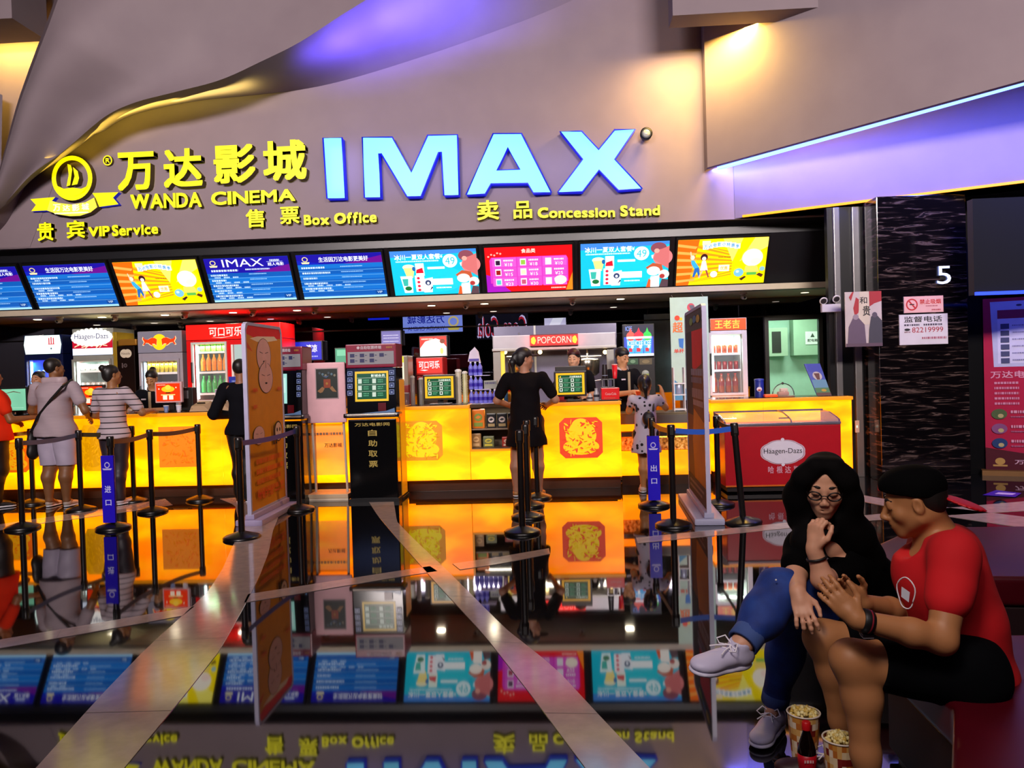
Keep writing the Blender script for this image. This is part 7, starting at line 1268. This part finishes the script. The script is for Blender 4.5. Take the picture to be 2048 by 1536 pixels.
# glasses
b = MB(); gm_ = mt('#0c090c', .4)
Tv = lambda x, y, z: Vector(T(x, y, z))
for q in (-1, 1):
    b.tube([Tv(q*.036+.025*cos(a)*(1-.06*abs(sin(a))), .103-.012*abs(q*.036+.025*cos(a))/.06, .000+.0165*sin(a)*(1+.12*(sin(a) > 0))*(.9 if abs(cos(a)) > .8 else 1)) for a in [k*pi/12 for k in range(24)]], .0027, gm_, 6, True)
    b.tube([Tv(q*.061, .092, .006), Tv(q*.074, .04, .006), Tv(q*.078, -.02, .004)], .0018, gm_, 6)
b.tube([Tv(-.011, .102, .004), Tv(0, .105, .007), Tv(.011, .102, .004)], .0018, gm_, 6); b.build('glasses', t)
b = MB(); d_ = Vector(nrm_(wrL-elL)); c_ = Vector(wrL)-d_*.035; u_ = d_.orthogonal().normalized(); v_ = d_.cross(u_); b.tube([c_+(u_*cos(a)+v_*sin(a))*.0315 for a in [k*pi/12 for k in range(24)]], .0045, '#0c0a0c', 8, True); b.build('bracelet', t)
ht = PA_(1490, 1306, 2.70); shoe(t, PA_(1500, 1322, 2.69), PA_(1386, 1342, 2.58), (.0, -.25, 1), '#c4c0dc', '#cccae0', laces=True, vox=.005)
hf = fl(1560, 1436, .014); shoe(t, (anR[0]+.028, anR[1]+.045, .014), (anR[0]-.115, anR[1]-.175, .014), (0, 0, 1), '#c4c0dc', '#cccae0', laces=True, vox=.005)
# the man
sk_ = skin('#a87248'); t = thing('person', P(1940, 1395, 2.5), 'seated person in a red T-shirt, black shorts and backwards black cap, hands together', 'person')
hc = PA_(1826, 1003, 2.58); Rm_ = frame3((-.94, .34, -.30), (-.12, .0, 1)); hs = .92
T = lambda x, y, z: hc+Rm_ @ (np.array([x, y, z])*hs)
G = Grow(); head(G, hc, Rm_, hs, nose=1.15, jaw=1.05)
hipN, hipF = PA_(1935, 1345, 2.46), PA_(1905, 1310, 2.72); wst = PA_(1902, 1250, 2.58); chs = PA_(1880, 1150, 2.58); nkb = PA_(1872, 1068, 2.60)
G.chain([(hipN+hipF)/2, wst, chs], [.12, .108, .112], .05); G.chain([nkb+np.array([.02, 0, -.03]), nkb, T(.0, -.03, -.045)], [.065, .056, .054], .03)
shN, shF = PA_(1910, 1112, 2.42), PA_(1858, 1098, 2.76); G.cone(shN, shF, .062, .062, .05); elN, wrN = PA_(1884, 1280, 2.34), PA_(1712, 1238, 2.34); elF, wrF = PA_(1815, 1228, 2.66), PA_(1722, 1205, 2.48)
G.chain([shN, shN+(elN-shN)*.5, elN, elN+(wrN-elN)*.35, wrN], [.054, .048, .041, .040, .027], .02); G.chain([shF, elF, elF+(wrF-elF)*.4, wrF], [.052, .040, .038, .026], .02)
# near hand palm turned up and inwards, far hand laid against it
hand(G, wrN, PA_(1668, 1192, 2.36)-wrN, (-.10, 1, .25), (-.9, 0, -.1) if 0 else (.4, 0, 1), curl=(.22, .26, .3, .35), thc=.05, s=.90, spread=.08)
hand(G, wrF, PA_(1676, 1168, 2.44)-wrF, (-.1, -1, .15), (.2, 0, 1), curl=(.12, .16, .2, .22), thc=.1, s=.88, spread=.06)
knN, anN = PA_(1706, 1322, 2.46), PA_(1742, 1588, 2.44); knF, anF = PA_(1648, 1278, 2.72), PA_(1700, 1510, 2.74)
for hp_, kn_, an_ in ((hipN, knN, anN), (hipF, knF, anF)): G.chain([hp_, kn_+(hp_-kn_)*.3, kn_], [.09, .068, .062], .03); G.chain([kn_, kn_+(an_-kn_)*.28+np.array([.012, 0, 0]), kn_+(an_-kn_)*.7, an_], [.060, .055, .040, .034], .03); G.ell(kn_+np.array([-.018, 0, .012]), (.048, .05, .048), None, .02)
G.cone(anF, anF+np.array([-.06, .01, -.03]), .034, .026, .02); G.cone(anN, anN+np.array([-.06, -.02, -.03]), .034, .026, .02)
G.build('body', t, sk_, .0048); face_parts(t, hc, Rm_, hs, lip='#6c3630', brow='#140e0a', bw=.0055)
G = Grow(); G.cone(hipN, hipF, .118, .118, .04)
for hp_, kn_, f_ in ((hipN, knN, .80), (hipF, knF, .86)): G.cone(hp_, hp_+(kn_-hp_)*f_*1.0, .108, .080, .04)
G.cut(knN+(hipN-knN)*.21, knN-hipN); G.build('shorts', t, mt('#050609', .9, ior=1.15), .0065, fold=.003, fs=11)
rd = noise_mat('red jersey', [(.2, '#b40814'), (.8, '#cc0c18')], nscale=5, r=.85); G = Grow(); G.chain([PA_(1948, 1355, 2.58), wst+np.array([.02, 0, -.03]), wst+np.array([.015, 0, .05]), chs+np.array([.01, 0, 0])], [.132, .130, .126, .130], .05); G.cone(shN, shF, .070, .070, .05); G.cone(nkb+np.array([.045, 0, -.05]), chs, .085, .14, .05)
for S_, E_, f_ in ((shN, elN, .62), (shF, elF, .6)): G.cone(S_, S_+(E_-S_)*f_*.85, .068, .066, .03)
G.cutcone(nkb+np.array([-.03, 0, -.01]), nkb+np.array([-.02, 0, .14]), .064, .075, .012); G.ell(PA_(1810, 1085, 2.58), (.05, .06, .05), None, .02, '-')
G.p.append(('k', np.array(shN+(elN-shN)*.56), nrm_(elN-shN), 0, 0, 0)) if 0 else None
tt = G.build('t_shirt', t, rd, .0062, fold=.0045, fs=9, seed=2)
# shirt print: white lettered disc outline on the chest
c_ = Vector(PA_(1812, 1186, 2.452)); n2 = Vector((-.8, -.6, 0)); u2 = Vector((.6, -.8, 0)); b = MB(); b.tube([c_+u2*.028*cos(a)*(1+.12*sin(3*a))+Z*.048*sin(a) for a in [k*pi/14 for k in range(28)]], .0022, '#d8d0d8', 6, True); b.add([c_+u2*-.012+Z*.018+n2*.003, c_+u2*.014+Z*.006+n2*.003, c_+u2*.010-Z*.026+n2*.003, c_+u2*-.014-Z*.014+n2*.003], [(0, 1, 2, 3)], mt('#c8ccd8', .6)); b.build('shirt_print', tt)
# short hair, cap and brim
G = Grow(); G.ell(T(0, -.030, .040), np.array([.0775, .090, .080])*hs, Rm_, .02); G.ell(T(0, -.055, -.005), np.array([.068, .052, .062])*hs, Rm_, .02)
G.ell(T(0, .075, -.045), np.array([.09, .072, .095])*hs, Rm_, .012, '-'); G.ell(T(0, .02, -.07), np.array([.10, .055, .055])*hs, Rm_, .01, '-')
for q in (-1, 1): G.ell(T(q*.078, -.008, -.004), np.array([.02, .024, .036])*hs, Rm_, .006, '-')
G.build('hair', t, mt('#0e0a08', .6), .005)
G = Grow(); G.ell(T(0, -.020, .044), np.array([.085, .104, .080])*hs, Rm_, .01); G.ell(T(0, .02, .078), np.array([.066, .07, .046])*hs, Rm_, .03); G.cut(T(0, -.02, .024), Rm_ @ np.array([0, .37, -1])); cp = G.build('cap', t, mt('#030304', .9, ior=1.15), .0055)
G = Grow(); G.ell(T(0, -.150, -.045), np.array([.066, .072, .008])*hs, Rm_ @ np.array(Matrix.Rotation(radians(36), 3, 'X')), .01); G.build('brim', cp, mt('#b80c1c', .5), .005)
b = MB(); b.box(Vector(T(.0, .088, .074)), (.008, .016, .020), '#d83838', rz=0, bev=.003); b.build('cap_badge', cp)
b = MB(); d_ = Vector(nrm_(wrN-elN)); c_ = Vector(wrN)-d_*.03; b.lathe([(.033, -.016), (.036, -.012), (.036, .012), (.033, .016)], c_, mt('#0a080a', .5), 24, ax=d_); b.build('watch_strap', t); b = MB(); b.lathe([(.0365, -.006), (.0365, -.002)], c_, mt('#801828', .5), 24, ax=d_); b.box(c_+Vector((0, -.005, -.036)), (.034, .03, .012), mt('#0c0c10', .2), bev=.004); b.box(c_+Vector((0, -.006, -.043)), (.030, .026, .003), mt('#c8c8d0', .2, metal=.8), bev=.001); b.build('watch', t)
shoe(t, (anF[0]+.03, anF[1], .014), (anF[0]-.235, anF[1]+.06, .014), (0, 0, 1), '#2c1018', '#c8c4c0', laces=True, vox=.0055); shoe(t, (anN[0]+.03, anN[1], .014), (anN[0]-.235, anN[1]+.05, .014), (0, 0, 1), '#2c1018', '#c8c4c0', laces=True, vox=.0055)
# ================================================================ snacks on the floor
chk = None
def popcorn_cup(px_, py_, dep, lab, seed):
    c = P(px_, py_, dep); zt = c.z; t = thing('popcorn_bucket', (c.x, c.y, 0), lab, 'popcorn bucket'); r0, r1 = .040, .056; h = zt; rn = random.Random(seed)
    b = MB(); N_ = 24; rows = 9; cols = ['#b86a28', '#d8a860', '#e0c8a0', '#7a1c18', '#e8d8c0', '#c88838']
    for j in range(rows):
        za, zb_ = h*j/rows, h*(j+1)/rows; ra, rb_ = r0+(r1-r0)*j/rows, r0+(r1-r0)*(j+1)/rows
        for i in range(N_): a0, a1 = 2*pi*i/N_, 2*pi*(i+1)/N_; b.quad((c.x+ra*cos(a0), c.y+ra*sin(a0), za), (c.x+ra*cos(a1), c.y+ra*sin(a1), za), (c.x+rb_*cos(a1), c.y+rb_*sin(a1), zb_), (c.x+rb_*cos(a0), c.y+rb_*sin(a0), zb_), mt(cols[(i//(1 if j % 2 else 2)+j*2+rn.randint(0, 1)) % 6], .45))
    b.build('bucket', t); b = MB(); b.tube([(c.x+r1*cos(a), c.y+r1*sin(a), h) for a in [k*pi/16 for k in range(32)]], .003, '#d8ccc0', 6, True); b.build('rim', t)
    b = MB(); b.lathe([(.001, h-.03), (r1*.93, h-.03), (r1*.93, h-.012)], (c.x, c.y, 0), mt('#b89848', .8), 20)
    for k in range(90):
        a, q = rn.uniform(0, 2*pi), sqrt(rn.random())*r1*.86; z_ = h-.012+.020*(1-(q/r1)**2)+rn.uniform(-.004, .006); g = ['#d8c070', '#e8dca0', '#c8a848', '#e0d090'][k % 4]
        for m_ in range(2): b.ball((c.x+q*cos(a)+rn.uniform(-.004, .004), c.y+q*sin(a)+rn.uniform(-.004, .004), z_+rn.uniform(-.003, .004)), rn.uniform(.005, .008), g, 6)
    tag(b.build('popcorn', t), kind='stuff')
popcorn_cup(1607, 1424, 2.84, 'popcorn bucket farther back, behind the cola bottle', 1); popcorn_cup(1681, 1476, 2.62, 'nearer popcorn bucket beside the leg of the man', 5)
c = P(1612, 1434, 2.70); h = c.z+.0; t = thing('cola_bottle', (c.x, c.y, 0), 'cola bottle with a red cap and red wrapper standing between the popcorn buckets', 'bottle'); s_ = h/.235
b = MB(); b.lathe([(.024, 0), (.030, .006), (.031, .05), (.027, .075), (.0305, .11), (.0305, .135), (.024, .165), (.0125, .200), (.0122, .215)], (c.x, c.y, 0), mt('#0c0404', .05, ior=1.5), 24); b.build('body', t)
b = MB(); b.lathe([(.0275, .076), (.0308, .100), (.0312, .128), (.0280, .129)], (c.x, c.y, 0), mt('#b01020', .35), 24); b.flat((Vector((c.x-.018, c.y-.0325, .108)), X, Z), .03, .010, [('d', 0, 0, 1, 1, 3, '#d8b0b0')], 0, .4); b.build('wrapper', t)
b = MB(); b.lathe([(.0145, .208), (.0148, .212), (.0145, .232), (.012, .235)], (c.x, c.y, 0), mt('#c01018', .4), 20); b.build('cap', t)
